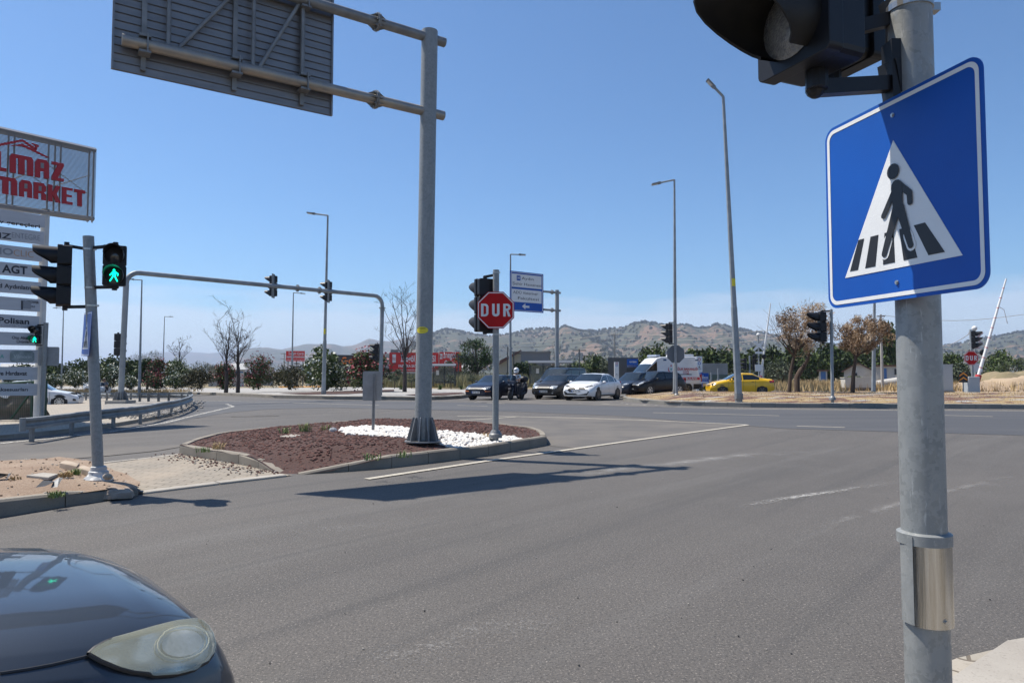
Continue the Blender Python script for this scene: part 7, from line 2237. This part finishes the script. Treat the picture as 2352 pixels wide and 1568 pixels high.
t, p = bldg('kiosk', 1397, 1465, 821, 888, 72, 5, DKG, 'dark grey kiosk with blue name board behind the ambulance nose', 'kiosk', None, None, [('sign_board', 1440, 1465, 824.5, 843, SBLUE), ('doorway', 1440, 1465, 846, 888, DARKI), ('red_band', 1441, 1464, 838, 843, SWHITE)])
btext(t, p, 'KAYBAN', 1446, 1461, 831, 4, 72, SWHITE, .02, y=-.14)
t, p = bldg('site_shed', 1614, 1670, 834, 891, 80, 3, mat('shed_metal', (.24, .26, .28), .6, .3, col2=(.17, .19, .2), scale=.7, world=True), 'grey metal sheet shed with green lower wall behind the notice board', 'shed', None, None, [('lower_wall', 1614, 1670, 860, 891, mat('dark_green_sheet', (.06, .10, .09), .6)), ('notice', 1626, 1635, 871, 877, SWHITE), ('notice', 1646, 1656, 870, 876, SWHITE)])
bldg('house', 1942, 2001, 852, 874, 92, 7, WALLW, 'white low house with red gable roof behind the cream cabinet', 'house', None, (ROOFR, 'gable'), [('window', 1962, 1969, 856, 863, DARKI)], rh=1.0)
bldg('house', 2013, 2070, 841, 874, 88, 6, WALLW, 'white house with blue door just left of the near pole', 'house', None, (ROOFR, 'flat'), [('door', 2032, 2037, 846, 872, WINB), ('window', 2053, 2059, 847, 860, DARKI)], rh=.2)
bldg('outhouse', 1882, 1899, 852, 872, 90, 2, WALLW, 'tiny outhouse with blue door between the dry trees', 'shed', None, (ROOFR, 'flat'), [('door', 1886, 1896, 853, 871, WINB)])
bldg('warehouse', 1178, 1264, 809, 884, 150, 12, WALLG, 'long grey warehouse wall behind the hospital sign column', 'building', None, (WALLG, 'flat'))
t = empty('roofed_stair', at(1172, 870, 135), 'red roofed outdoor stair rising beside the grey warehouse', 'stairs'); p = Vector(t.location)
q_ = lambda x, y: ((at(x, y, 135) - p).x, (at(x, y, 135) - p).z)
MB().prism([q_(1146, 838), q_(1148, 828), q_(1196, 803.5), q_(1198, 806)], TR(0, -1.2, 0), 3).build('roof', ROOFR, t)
MB().prism([q_(1146, 884), q_(1146, 838), q_(1196, 808), q_(1196, 884)], TR(0, 0, 0), 1.2).build('wall', mat('stair_wall', (.33, .32, .27), .8), t)
bldg('house', 1341, 1368, 818, 872, 170, 9, WALLW, 'small flat roofed house on the plain left of the dark kiosk', 'house', None, (WALLG, 'flat'), [('window', 1346, 1352, 826, 834, DARKI), ('window', 1356, 1362, 826, 834, DARKI)])
for x0, x1, y0, Y, lab in ((480, 512, 847, 130, 'low pale shed behind the bronze shrub'), (534, 560, 850, 126, 'low pale building with blue band right of the bare trees'), (706, 726, 846, 128, 'low pale shed beside the small red billboard'), (600, 628, 846, 140, 'small white gabled house behind the red oleander'), (1048, 1100, 852, 140, 'long pale low shed behind the pine'), (1200, 1240, 850, 150, 'pale low wall behind the olive bush'), (12, 90, 852, 120, 'pale low warehouse behind the totem')):
    bldg('shed', x0, x1, y0, 884, Y, 7, WALLW, lab, 'shed', 'low sheds in the background', (ROOFW, 'gable' if x0 in (600, 480) else 'shed'), [('window', x0 + 4, x0 + 9, y0 + 8, y0 + 15, DARKI), ('blue_band', x0 + 2, x1 - 2, y0 + 3, y0 + 6, WINB)][:2 if x0 == 534 else 1], rh=.6)
# bus shelters
SHG = mat('shelter_frame', (.045, .05, .055), .5, .2); SHGL = mat('shelter_glass', (.16, .18, .17), .15, alpha=.5); SHR = mat('shelter_roof', (.085, .095, .11), .55, .1)
def shelter(x0, x1, y0, y1, Y, label):
    xa, xb, za, zb_ = zone(x0, x1, y0, y1, Y); p = Vector(((xa + xb) / 2, Y, za)); t = empty('bus_shelter', p, label, 'bus shelter', 'grey bus shelters'); w, h = xb - xa, zb_ - za
    mb = MB(); vs = []; n_ = 9
    for i in range(n_ + 1):
        u = i / n_; y = -1.0 + 2.2 * u; z = h - .38 + .38 * math.sin(math.pi * (.12 + .76 * u))
        for xx in (-w / 2, w / 2):
            for zz in (0, .05): vs.append((xx, y, z + zz))
    fs = []
    for i in range(n_):
        o = i * 4; fs += [(o, o + 4, o + 6, o + 2), (o + 1, o + 3, o + 7, o + 5), (o, o + 1, o + 5, o + 4), (o + 2, o + 6, o + 7, o + 3)]
    fs += [(0, 2, 3, 1), (n_ * 4, n_ * 4 + 1, n_ * 4 + 3, n_ * 4 + 2)]
    mb.add(vs, fs); mb.build('roof', SHR, t, smooth=True)
    k = max(2, int(w / 1.3))
    for i in range(k + 1):
        MB().box((-w / 2 * .92 + w * .92 * i / k, .7, h / 2 - .1), (.09, .09, h - .25)).build('post', SHG, t)
    for xx in (-w / 2 * .92, w / 2 * .92): MB().box((xx, -.7, h / 2 - .15), (.08, .08, h - .4)).build('post', SHG, t)
    for i in range(k): MB().box((-w / 2 * .92 + w * .92 * (i + .5) / k, .72, h * .48), (w * .92 / k - .12, .015, h * .72)).build('glass_pane', SHGL, t)
    MB().box((0, .35, .45), (w * .7, .35, .06)).build('bench', SHG, t)
    MB().box((-w * .28, .66, h * .62), (.3, .02, .5)).build('poster', SWHITE, t)
shelter(1213, 1314, 829, 888, 70, 'grey bus shelter with curved roof behind the dark van')
shelter(991, 1048, 836, 887, 74, 'grey bus shelter right of the thick gantry column')
shelter(783, 830, 842, 887, 78, 'grey bus shelter half hidden between the two big oleanders')
# wire fence behind shelters
p = at(1050, 886, 82); t = empty('wire_fence', p, 'low dark wire fence running behind the bus shelters', 'fence'); pf = MB().box((0, 0, .75), (.07, .07, 1.6)); pf0 = None
for i in range(38):
    x = -17 + i * .95
    if i % 2 == 0:
        if pf0 is None: pf0 = pf.build('fence_post', SHG, t); pf0.location = (x, 0, 0)
        else: o = pf0.copy(); COL.objects.link(o); o.location = (x, 0, 0)
mb = MB()
for z in (.2, .6, 1.0, 1.4): mb.box((1, 0, z), (36, .012, .02))
mb.build('wires', SHG, t)
# posts, utility poles, wires
def upole(x, yb, yt, Y, label, m=GALVF, r=.13, arms=(0,), aw=.9, group='utility poles', cat='utility pole', name='utility_pole', one=False):
    b_ = at(x, yb, Y); t = empty(name, b_, label, cat, group); h = (yb - yt) / FPX * Y
    MB().tube([(0, 0, -.3), (0, 0, h)], [r, r * .7], 8).build('pole', m, t)
    for k in arms: MB().box((aw * .5 if one else 0, 0, h - .15 - k), (aw * 2 if not one else aw, .08, .1)).build('crossarm', m, t)
    return t, b_ + Vector((0, 0, h))
PCON = mat('pole_concrete', (.36, .34, .31), .85)
upole(1412, 885, 766, 90, 'concrete utility pole left of the dark kiosk', PCON, .16, (0, 1.6, 3.0), .5)
upole(2027, 893, 722, 60, 'concrete utility pole behind the second dry tree', PCON, .13, (0, .5, 1.3), .35)
upole(1066, 884, 789, 96, 'concrete utility pole in front of the pine', PCON, .14, (0, 1.2), .5)
upole(652, 884, 810, 110, 'small utility pole left of the red roadside billboard', PCON, .12, (0, .8), .6)
for x, yt, Y, lab in ((1052.5, 816, 84, 'black twin arm path light right of the middle shelter'), (1331, 802, 86, 'black twin arm path light above the dark van'), (1508, 791, 86, 'black twin arm path light above the ambulance'), (1180, 809, 84, 'slim black path light left of the hospital sign gantry'), (1166, 796, 90, 'plain dark wooden post beside the slim lamp')):
    upole(x, 884, yt, Y, lab, SHG, .09, (0,) if x not in (1166, 1180) else ((0,) if x == 1180 else ()), .85, 'black posts along the service road', 'path light', 'path_light', one=(x == 1180))
WIRE = mat('cable', (.30, .29, .28), .6)
mb = MB()
def wire(pts, r=.018):
    P = []
    for (x0, y0, Y0), (x1, y1, Y1) in zip(pts, pts[1:]):
        a, b_ = at(x0, y0, Y0), at(x1, y1, Y1)
        for i in range(9): u = i / 8; P.append(a.lerp(b_, u) + Vector((0, 0, -.5 * math.sin(math.pi * u))))
    mb = MB(); mb.tube(P, r, 4); return mb
for y, lab in ((0, 'top'), (1, 'second'), (2, 'third')):
    tag(wire([(1066, 789 + y * 7, 96), (1412, 766 + y * 13, 90), (1830, 752 + y * 10, 78)], .028).build('power_cable', WIRE), f'{lab} pale overhead cable crossing in front of the near hills', 'cable', 'overhead cables')
for a, lab in ((((2027, 724, 60), (2352, 722, 60)), 'high thin cable right of the near pole'), (((2100, 790, 60), (2352, 792, 60)), 'dark cable crossing low behind the far signals'), (((2120, 793, 50), (2238, 758, 47)), 'slanting cable reaching the crossing signal post')):
    tag(wire(a, .02).build('power_cable', WIRE), lab, 'cable', 'overhead cables')
# ---- level crossing
GWH = mat('gate_white', (.68, .68, .67), .5); GRED = mat('gate_red', (.45, .02, .02), .5)
def gate(x0, y0, x1, y1, Y, yb, label, bands):
    b_ = at(x0, yb, Y); t = empty('barrier_gate', b_, label, 'barrier', 'raised level crossing barriers'); a = at(x0, y0, Y) - b_; e = at(x1, y1, Y) - b_
    m_ = a.lerp(e, .6)
    bo = MB(); bo.tube([a, m_, e], [.10, .075, .045], 10); bo = bo.build('boom', GWH, t, smooth=True)
    if bands:
        for i in range(1, 10):
            q = a.lerp(e, i / 10); r_ = .10 - .055 * i / 10; MB().tube([q, q + (e - a) * .006], r_ + .008, 10).build('red_band', GRED, bo)
    MB().tube([a - (e - a) * .06, a + (e - a) * .03], .17, 10).build('counterweight', GRED, t)
    MB().box((a.x - .35, .1, a.z * .55), (.7, .6, a.z * 1.1)).build('drive_cabinet', GREYC, t, bevel=.03)
    q = a.lerp(e, .72); MB().tube([q, q + Vector((.35, 0, -.2)), q + Vector((.55, 0, -1.1))], .022, 5).build('hanging_strut', GWH, t)
gate(1747, 868, 1770, 696, 62, 905, 'raised white barrier boom behind the taxi boot', False)
gate(2246, 868, 2311, 640, 44, 903, 'raised white and red banded barrier boom at the right', True)
def crossbuck(x, yb, yt, Y, yc, label, text):
    b_ = at(x, yb, Y); t = empty('railway_signal', b_, label, 'railway signal', 'railway crossing signals'); h = (yb - yt) / FPX * Y
    MB().tube([(0, 0, -.2), (0, 0, h)], .07, 10).build('pole', GALVF, t)
    MB().ball((0, 0, h + .12), .17, 12, 8).build('bell', GWH, t, smooth=True)
    z = (yb - yc) / FPX * Y
    for sg in (-1, 1):
        bl = MB().box((0, -.1 - .02 * (sg > 0), z), (1.25, .02, .2), rot=Matrix.Rotation(rad(42 * sg), 3, 'Y')).build('crossbuck_blade', GWH, t)
        if text: text_obj('DEMİRYOLU', .1, GRED, bl, (.28, -.135, z - .25 * sg), width=.5, rot=(0, rad(42 * sg), 0))
    z2 = z - .62; MB().box((0, -.12, z2), (.7, .02, .2)).build('caption_plate', GWH, t)
    if text: text_obj('DİKKAT', .1, GRED, t, (0, -.14, z2), width=.5)
    for sg in (-1, 1):
        MB().lathe([(.20, 0), (.22, -.05), (.2, -.12), (.14, -.16)], 16, M=Matrix.Translation((sg * .42, -.1, z2 - .35)) @ Matrix.Rotation(rad(-90), 4, 'X')).build('lamp_disc', BLK, t)
    MB().box((0, -.05, z2 - .35), (.84, .05, .06)).build('lamp_bar', BLK, t)
    MB().box((0, -.1, z2 - 1.35), (.75, .03, .6)).build('notice_plate', GWH, t)
crossbuck(1744, 903, 772, 62, 794, 'railway crossbuck seen from behind next to the plain white boom', False)
crossbuck(2243, 903, 758, 47, 777, 'railway crossbuck with red lettering behind the far stop sign', True)
for x, y0, y1, Y, lab in ((1723, 817, 866, 64, 'pair of black signal heads on a grey pole above the taxi roof'),):
    b_ = at(x, 903, Y); t = empty('traffic_signal', b_, lab, 'traffic light'); MB().tube([(0, 0, -.2), (0, 0, (903 - y0) / FPX * Y)], .08, 10).build('pole', GALVF, t)
    for sg in (-1, 1): signal_head(t, (sg * .38, 0, (903 - 836) / FPX * Y), yaw_of(sg, .5), 3, .34, .28, .2)
for x, y0, Y, lab in ((1675, 845, 60, 'slim grey post left of the leaning lamp'), (1714, 843, 60, 'slim grey post right of the leaning lamp base')): pass
for x, y0, Y, lab in ((1634, 855, 62, 'slim bare post in front of the grey shed, left'), (1650, 846, 62, 'slim bare post in front of the grey shed, right'), (1740 + 14, 841, 52, 'slim grey post in front of the taxi boot')):
    b_ = at(x, 903, Y); tag(MB().tube([(0, 0, -.2), (0, 0, (903 - y0) / FPX * Y)], .07, 8).build('bare_post', GALVF, None, loc=b_), lab, 'post', 'bare grey posts at the crossing')
# concrete pipe, heaps
b_ = at(2014, 884, 66); MB_ = MB(); T = Matrix.Rotation(rad(90), 4, 'Y') @ Matrix.Translation((0, 0, 0))
MB_.lathe([(.42, 0), (.46, 2.4), (.58, 2.42), (.58, 2.75), (.45, 2.75), (.40, 2.5), (.38, .05)], 26, M=Matrix.Rotation(rad(82), 4, 'Y'))
tag(MB_.build('concrete_pipe', mat('pale_concrete', (.5, .48, .44), .85, col2=(.42, .4, .36), scale=1.5), None, smooth=True, loc=b_ + Vector((0, 0, .0))), 'pale concrete pipe lying on the ground near the white house', 'pipe')
def heap(name, x0, x1, yb, yt, Y, m, label, seed):
    xa, xb, za, zb_ = zone(x0, x1, yt, yb, Y); vs = []; nx_, ny_ = 34, 12; w, h = xb - xa, zb_ - za
    for j in range(ny_ + 1):
        for i in range(nx_ + 1):
            u, v = i / nx_, j / ny_; e = (math.sin(math.pi * u) ** .6) * math.sin(math.pi * v) ** .8
            vs.append((xa + w * u, Y + 7 * (v - .5), za - .2 + (h + .3) * e * (.75 + .5 * NZ.noise(Vector((u * 5, v * 3, seed)))) + .12 * NZ.noise(Vector((u * 25, v * 12, seed)))))
    mb = MB(); mb.add(vs, [(j * (nx_ + 1) + i, j * (nx_ + 1) + i + 1, (j + 1) * (nx_ + 1) + i + 1, (j + 1) * (nx_ + 1) + i) for j in range(ny_) for i in range(nx_)])
    tag(mb.build(name, m, smooth=True), label, 'earth bank', 'sand banks beyond the crossing')
heap('sand_bank', 2250, 2420, 892, 858, 62, SAND, 'pale sand bank below the raised red banded boom', 2)
heap('sand_bank', 2190, 2290, 890, 872, 60, SAND, 'low sandy bank behind the chevron plate', 5)
heap('grassy_bank', 2230, 2450, 880, 845, 84, FIELD, 'grassy bank carrying bushes at the right edge', 7)
patch('sandy_ground', [(26, 48), (60, 44), (70, 78), (30, 78)], .02, SAND, 2.5)
# slabs and debris
def slab(name, pts, h, m, label, cat, dz, group=None):
    P = [XY(a, b_, dz) for a, b_ in pts]; c = Vector((sum(p[0] for p in P) / len(P), sum(p[1] for p in P) / len(P), 0)); c.z = gz(c.x, c.y) + dz - h * .5
    mb = MB(); n_ = len(P); vs = [(p[0] - c.x, p[1] - c.y, 0) for p in P] + [(p[0] - c.x, p[1] - c.y, h) for p in P]
    fs = [tuple(range(n_ - 1, -1, -1)), tuple(range(n_, 2 * n_))] + [(i, (i + 1) % n_, (i + 1) % n_ + n_, i + n_) for i in range(n_)]
    sgn = sum(P[i][0] * P[(i + 1) % n_][1] - P[(i + 1) % n_][0] * P[i][1] for i in range(n_))
    if sgn < 0: fs = [tuple(reversed(f)) for f in fs]
    mb.add(vs, fs); o = mb.build(name, m, None, loc=c, bevel=min(.01, h * .2)); return tag(o, label, cat, group)
slab('concrete_slab', [(642, 1004), (668, 1006), (697, 1002), (672, 999)], .05, SLAB, 'small pale concrete cover in the red gravel', 'slab', .29)
slab('concrete_slab', [(60, 1094), (112, 1099), (134, 1091), (100, 1088)], .04, SLAB, 'flat pale concrete cover sunk in the bare soil', 'slab', .24)
CREAM2 = mat('broken_stone', (.42, .34, .26), .9, col2=(.30, .24, .18), scale=3, bump=.4)
slab('kerb_stone', [(136, 1070), (150, 1063), (182, 1072), (176, 1078)], .1, CREAM2, 'tilted loose kerb stone at the far edge of the left island', 'stone', .2)
slab('kerb_stone', [(178, 1080), (190, 1073), (212, 1081), (206, 1088)], .08, CREAM2, 'broken kerb stone left of the leaning pole', 'stone', .2)
0 and slab('kerb_stone', [(236, 1158), (262, 1162), (268, 1158), (240, 1154)], .04, KERB, 'loose kerb fragment lying against the left kerb end', 'stone', .03)
mb = MB(); rr = random.Random(9); P_ = px((180, 1122), (208, 1127), (255, 1127), (300, 1124), (306, 1118), (280, 1111), (240, 1108), (195, 1112), dz=.12)
c = Vector((sum(q[0] for q in P_) / 8, sum(q[1] for q in P_) / 8, 0)); vs = []
for k_, zz in ((1.04, .05), (.97, .11), (.8, .15), (.4, .165)):
    for q in P_: vs.append((c.x + (q[0] - c.x) * k_ * rr.uniform(.94, 1.06), c.y + (q[1] - c.y) * k_ * rr.uniform(.94, 1.06), zz + rr.uniform(-.012, .012) - .03))
mb.add(vs, [(r_ * 8 + i, r_ * 8 + (i + 1) % 8, (r_ + 1) * 8 + (i + 1) % 8, (r_ + 1) * 8 + i) for r_ in range(3) for i in range(8)] + [tuple(range(24, 32))])
o = mb.build('concrete_lump', mat('rough_concrete', (.36, .29, .23), .95, col2=(.24, .19, .15), scale=6, bump=1.0, bscale=22, world=True)); tag(o, 'rough lump of spilled concrete around the leaning pole foot', 'concrete')
b_ = G(247, 1098, .25); mb = MB(); mb.ball((0, 0, .02), (.065, .05, .04), 6, 5); tag(mb.build('stone', CREAM2, None, smooth=False, loc=b_), 'brown stone lying right beside the leaning pole collar', 'stone')
for (x, y, nm, lab, s_) in ((112, 1122, 'plastic_fragment', 'broken black plastic car part with grey piece on the bare soil', .6), (8, 1104, 'plastic_fragment', 'small black plastic piece at the left picture edge', .35)):
    b_ = G(x, y, .2); t = empty(nm, b_ + Vector((0, 0, .02)), lab, 'debris', None)
    mb = MB(); mb.add([(-.22 * s_, -.03, 0), (0, -.07, .02), (.1 * s_, -.02, .06), (.02, .08, .05), (-.1, .05, .07), (-.2 * s_, .03, .03)], [(0, 1, 2, 3, 4, 5), (5, 4, 3, 2, 1, 0)]); mb.build('black_piece', BLK, t)
    mb = MB(); mb.add([(.05, -.04, 0), (.22 * s_, -.05, .01), (.2 * s_, .06, .1), (.1 * s_, .08, .16 * s_), (.02, .05, .06)], [(0, 1, 2, 3, 4), (4, 3, 2, 1, 0)]); mb.build('grey_piece', GALVD, t)
# loose wire by the gantry foot
P_ = [G(930 + 9 * i + 5 * math.sin(i * 1.9), 1008 + 3.5 * math.sin(i * .8) + i * .35, .30) + Vector((0, 0, .02 + .02 * math.sin(i * 2.3))) for i in range(8)]
tag(MB().tube(P_, .006, 5).build('loose_cord', SWHITE), 'thin white cord lying on the gravel below the gantry column', 'cord')
b_ = G(2338, 1497, 0); tag(MB().ball((0, 0, .012), (.016, .014, .012), 8, 6).build('stone', SLAB, None, loc=b_), 'single grey stone on the asphalt at the lower right', 'stone')
b_ = G(765, 994, .28); tag(MB().ball((0, 0, .05), (.09, .07, .07), 6, 5).build('plastic_bag', mat('crumpled_plastic', (.55, .56, .56), .3, alpha=.7, col2=(.4, .4, .4), scale=20), None, loc=b_), 'crumpled clear plastic bag beside the white pebbles', 'litter')

# ================================================================ RIDERS
def body(name, J, E, m, parent, sub=2):
    me = bpy.data.meshes.new(name); names = list(J); me.from_pydata([J[k][0] for k in names], [(names.index(a), names.index(b_)) for a, b_ in E], []); me.update()
    o = bpy.data.objects.new(name, me); COL.objects.link(o); o.parent = parent
    sm = o.modifiers.new('skin', 'SKIN'); sm.use_smooth_shade = True
    for i, k in enumerate(names):
        r = J[k][1]; me.skin_vertices[0].data[i].radius = (r, r) if not isinstance(r, tuple) else r
        me.skin_vertices[0].data[i].use_root = (i == 0)
    sb = o.modifiers.new('sub', 'SUBSURF'); sb.levels = sub; sb.render_levels = sub
    dg = bpy.context.evaluated_depsgraph_get(); dg.update()
    m2 = bpy.data.meshes.new_from_object(o.evaluated_get(dg)); o.modifiers.clear(); o.data = m2; m2.materials.clear(); m2.materials.append(m)
    m2.polygons.foreach_set('use_smooth', [True] * len(m2.polygons)); bpy.data.meshes.remove(me); return o
SKIN = mat('skin', (.32, .17, .10), .55); WSH = mat('white_shirt', (.66, .66, .66), .8, col2=(.55, .55, .56), scale=6); GSH = mat('grey_shirt', (.16, .17, .19), .8); DTR = mat('dark_trousers', (.02, .02, .024), .8)
def rider(name, loc, rz, label, shirt, helmet, group=None):
    """seated figure, front to -y, seat at z=.8; body is one surface, clothes and helmet are children"""
    t = empty(name, loc, label, 'person', group, rz)
    J = {'pel': ((0, .12, .86), .15), 'bel': ((0, .11, 1.02), .14), 'che': ((0, .06, 1.22), .155), 'nk': ((0, .03, 1.40), .065), 'hd0': ((0, .0, 1.50), .085), 'hd1': ((0, -.01, 1.60), .10), 'hd2': ((0, 0, 1.68), .07)}
    E = [('pel', 'bel'), ('bel', 'che'), ('che', 'nk'), ('nk', 'hd0'), ('hd0', 'hd1'), ('hd1', 'hd2')]
    for s, sd in ((-1, 'l'), (1, 'r')):
        J.update({sd + 'sh': ((s * .19, .05, 1.32), .065), sd + 'el': ((s * .27, -.12, 1.10), .045), sd + 'wr': ((s * .25, -.36, 1.08), .03), sd + 'pm': ((s * .25, -.43, 1.09), .034),
                  sd + 'hp': ((s * .11, .08, .82), .10), sd + 'kn': ((s * .20, -.34, .74), .068), sd + 'an': ((s * .24, -.26, .22 if s > 0 else .10), .045), sd + 'ft': ((s * .25, -.42, .16 if s > 0 else .05), .042)})
        E += [('che', sd + 'sh'), (sd + 'sh', sd + 'el'), (sd + 'el', sd + 'wr'), (sd + 'wr', sd + 'pm'), ('pel', sd + 'hp'), (sd + 'hp', sd + 'kn'), (sd + 'kn', sd + 'an'), (sd + 'an', sd + 'ft')]
        for f, (dx, L_) in enumerate(((-.024, .062), (-.008, .07), (.008, .066), (.024, .054))):
            a_, b_, c_ = f'{sd}f{f}a', f'{sd}f{f}b', f'{sd}f{f}c'
            J[a_] = ((s * .25 + dx, -.455, 1.10), .010); J[b_] = ((s * .25 + dx, -.455 - L_ * .5, 1.09), .0095); J[c_] = ((s * .25 + dx, -.455 - L_ * .45, 1.055), .008); E += [(sd + 'pm', a_), (a_, b_), (b_, c_)]
        J[sd + 't1'] = ((s * .25 - s * .04, -.42, 1.075), .011); J[sd + 't2'] = ((s * .25 - s * .055, -.45, 1.055), .009); E += [(sd + 'pm', sd + 't1'), (sd + 't1', sd + 't2')]
    b_ = body('body', J, E, SKIN, t, 1)
    Js = {'a': ((0, .12, .90), .165), 'b': ((0, .12, 1.03), .16), 'c': ((0, .06, 1.23), .178), 'd': ((0, .035, 1.36), .09)}; Es = [('a', 'b'), ('b', 'c'), ('c', 'd')]
    for s in (-1, 1): Js.update({f's{s}': ((s * .19, .05, 1.32), .082), f'e{s}': ((s * .255, -.07, 1.14), .066)}); Es += [('c', f's{s}'), (f's{s}', f'e{s}')]
    body('shirt', Js, Es, shirt, t, 2)
    Jt = {'a': ((0, .13, .88), .17)}; Et = []
    for s in (-1, 1): Jt.update({f'h{s}': ((s * .11, .07, .83), .115), f'k{s}': ((s * .20, -.34, .745), .082), f'a{s}': ((s * .24, -.265, .27 if s > 0 else .15), .062)}); Et += [('a', f'h{s}'), (f'h{s}', f'k{s}'), (f'k{s}', f'a{s}')]
    body('trousers', Jt, Et, DTR, t, 2)
    for s in (-1, 1): MB().ball((s * .25, -.36, (.17 if s > 0 else .055)), (.055, .14, .055), 10, 8).build('shoe', WSH if s < 0 else TRIM, t, smooth=True)
    if helmet:
        h = MB(); h.ball((0, -.005, 1.61), (.145, .17, .165), 18, 14); h.box((0, -.13, 1.50), (.17, .09, .09)); ho = h.build('helmet', WHP, t, smooth=True, bevel=.02)
        MB().ball((0, -.045, 1.625), (.13, .135, .06), 16, 10).build('visor', GLASS, ho, smooth=True)
    else:
        MB().ball((0, .01, 1.665), (.105, .115, .07), 14, 10).build('hair', mat('dark_hair', (.015, .012, .01), .7), t, smooth=True)
        f = MB(); f.ball((0, -.115, 1.59), (.014, .022, .03), 8, 6); f.build('nose', SKIN, b_)
        for s in (-1, 1): MB().ball((s * .036, -.095, 1.615), (.014, .01, .008), 8, 6).build('eye', SBLACK, b_)
        MB().box((0, -.1, 1.545), (.05, .015, .01)).build('mouth', mat('lips', (.2, .07, .06), .5), b_)
    return t
def scooter(loc, rz, label, m, box=True):
    t = empty('scooter', loc, label, 'motorcycle', None, rz)
    for y in (-.78, .72):
        T = Matrix.Translation((0, y, .29)) @ Matrix.Rotation(rad(90), 4, 'Y')
        w = MB(); w.lathe([(.18, -.05), (.26, -.06), (.29, -.03), (.29, .03), (.26, .06), (.18, .05), (.17, 0)], 24, M=T); wo = w.build('wheel', RUB, t, smooth=True)
        r_ = MB(); r_.lathe([(.185, -.03), (.185, .03), (.02, .035)], 18, M=T)
        for q in range(5): r_.box((math.cos(q * 1.257) * .1, math.sin(q * 1.257) * .1, 0), (.17, .03, .08), rz=q * 1.257, M=T)
        r_.build('rim', RIMD, wo)
    def shell(pts, w0, w1, nm, mm):
        # side outline (y, z) with a narrower top
        zs = [p[1] for p in pts]; z0, z1 = min(zs), max(zs); vs = []
        for sg in (-1, 1):
            for y, z in pts: vs.append((sg * (w0 + (w1 - w0) * (z - z0) / (z1 - z0)) / 2, y, z))
        n_ = len(pts); tr = tessellate_polygon([[Vector((p[0], p[1], 0)) for p in pts]])
        fs = [tuple(x) for x in tr] + [tuple(n_ + i for i in reversed(x)) for x in tr] + [(i, (i + 1) % n_, (i + 1) % n_ + n_, i + n_) for i in range(n_)]
        b_ = MB(); b_.add(vs, fs); return b_.build(nm, mm, t, bevel=.03)
    shell([(-.55, .42), (-.62, .62), (-.72, .86), (-.68, 1.02), (-.52, 1.06), (-.42, .92), (-.36, .6), (-.40, .34)], .34, .42, 'front_fairing', m)
    shell([(-.40, .24), (-.42, .44), (.1, .46), (.2, .3), (.1, .22)], .36, .34, 'floor_board', TRIM)
    shell([(.0, .42), (.02, .72), (.3, .8), (.9, .9), (.98, .8), (.7, .56), (.4, .36)], .26, .32, 'rear_body', m)
    shell([(-.02, .70), (.1, .80), (.45, .84), (.85, .95), (.9, .9), (.4, .74)], .30, .26, 'seat', TRIM)
    shell([(-.95, .58), (-.9, .66), (-.72, .68), (-.6, .60), (-.66, .56)], .14, .12, 'front_mudguard', m)
    v = MB(); vs = []
    for i in range(7):
        for j in range(5):
            u = -1 + 2 * i / 6; k = j / 4; vs.append((u * (.20 - .06 * k), -.64 + .16 * k + .12 * u * u, 1.0 + .38 * k * (1 - .25 * u * u)))
    v.add(vs, [(i * 5 + j, (i + 1) * 5 + j, (i + 1) * 5 + j + 1, i * 5 + j + 1) for i in range(6) for j in range(4)]); v.build('windscreen', GLASS, t, smooth=True)
    for sg in (-1, 1):
        MB().tube([(sg * .04, -.55, 1.06), (sg * .2, -.46, 1.1), (sg * .33, -.42, 1.1)], .018, 8).build('handlebar', TRIM, t)
        b_ = MB(); b_.tube([(sg * .2, -.46, 1.1), (sg * .3, -.48, 1.26)], .01, 6); b_.ball((sg * .33, -.48, 1.29), (.07, .02, .045), 10, 6); b_.build('wing_mirror', TRIM, t)
        MB().ball((sg * .11, -.70, .84), (.07, .04, .035), 10, 6).build('headlight', HLM, t, smooth=True)
        MB().tube([(sg * .09, -.78, .29), (sg * .09, -.62, .66)], .025, 8).build('fork', RIMD, t)
    MB().tube([(.17, .2, .28), (.2, .75, .36)], [.04, .07], 10).build('exhaust', TRIM, t)
    MB().box((0, 1.0, .72), (.2, .04, .06)).build('tail_light', TLM, t)
    if box:
        b_ = MB(); b_.ball((0, 1.02, 1.12), (.27, .24, .19), 14, 10); b_.build('top_box', BLK, t, smooth=True)
    return t
pp = Vector((at(1186, 920, 38.2).x, 38.2, gz(0, 38.2)))
scooter(pp, yawcar(24), 'dark maxi scooter with top box standing at the junction', NAVY)
rider('person', pp + Vector((0, 0, .0)), yawcar(24), 'motorcyclist in white full face helmet and white t-shirt, one foot down', WSH, True)
pp = at(239, 916, 57.5)
scooter(pp, yawcar(-8), 'white scooter approaching behind the far guard rail', WHP, False)
rider('person', pp, yawcar(-8), 'scooter rider in grey shirt without helmet beside the white minibus', GSH, False)
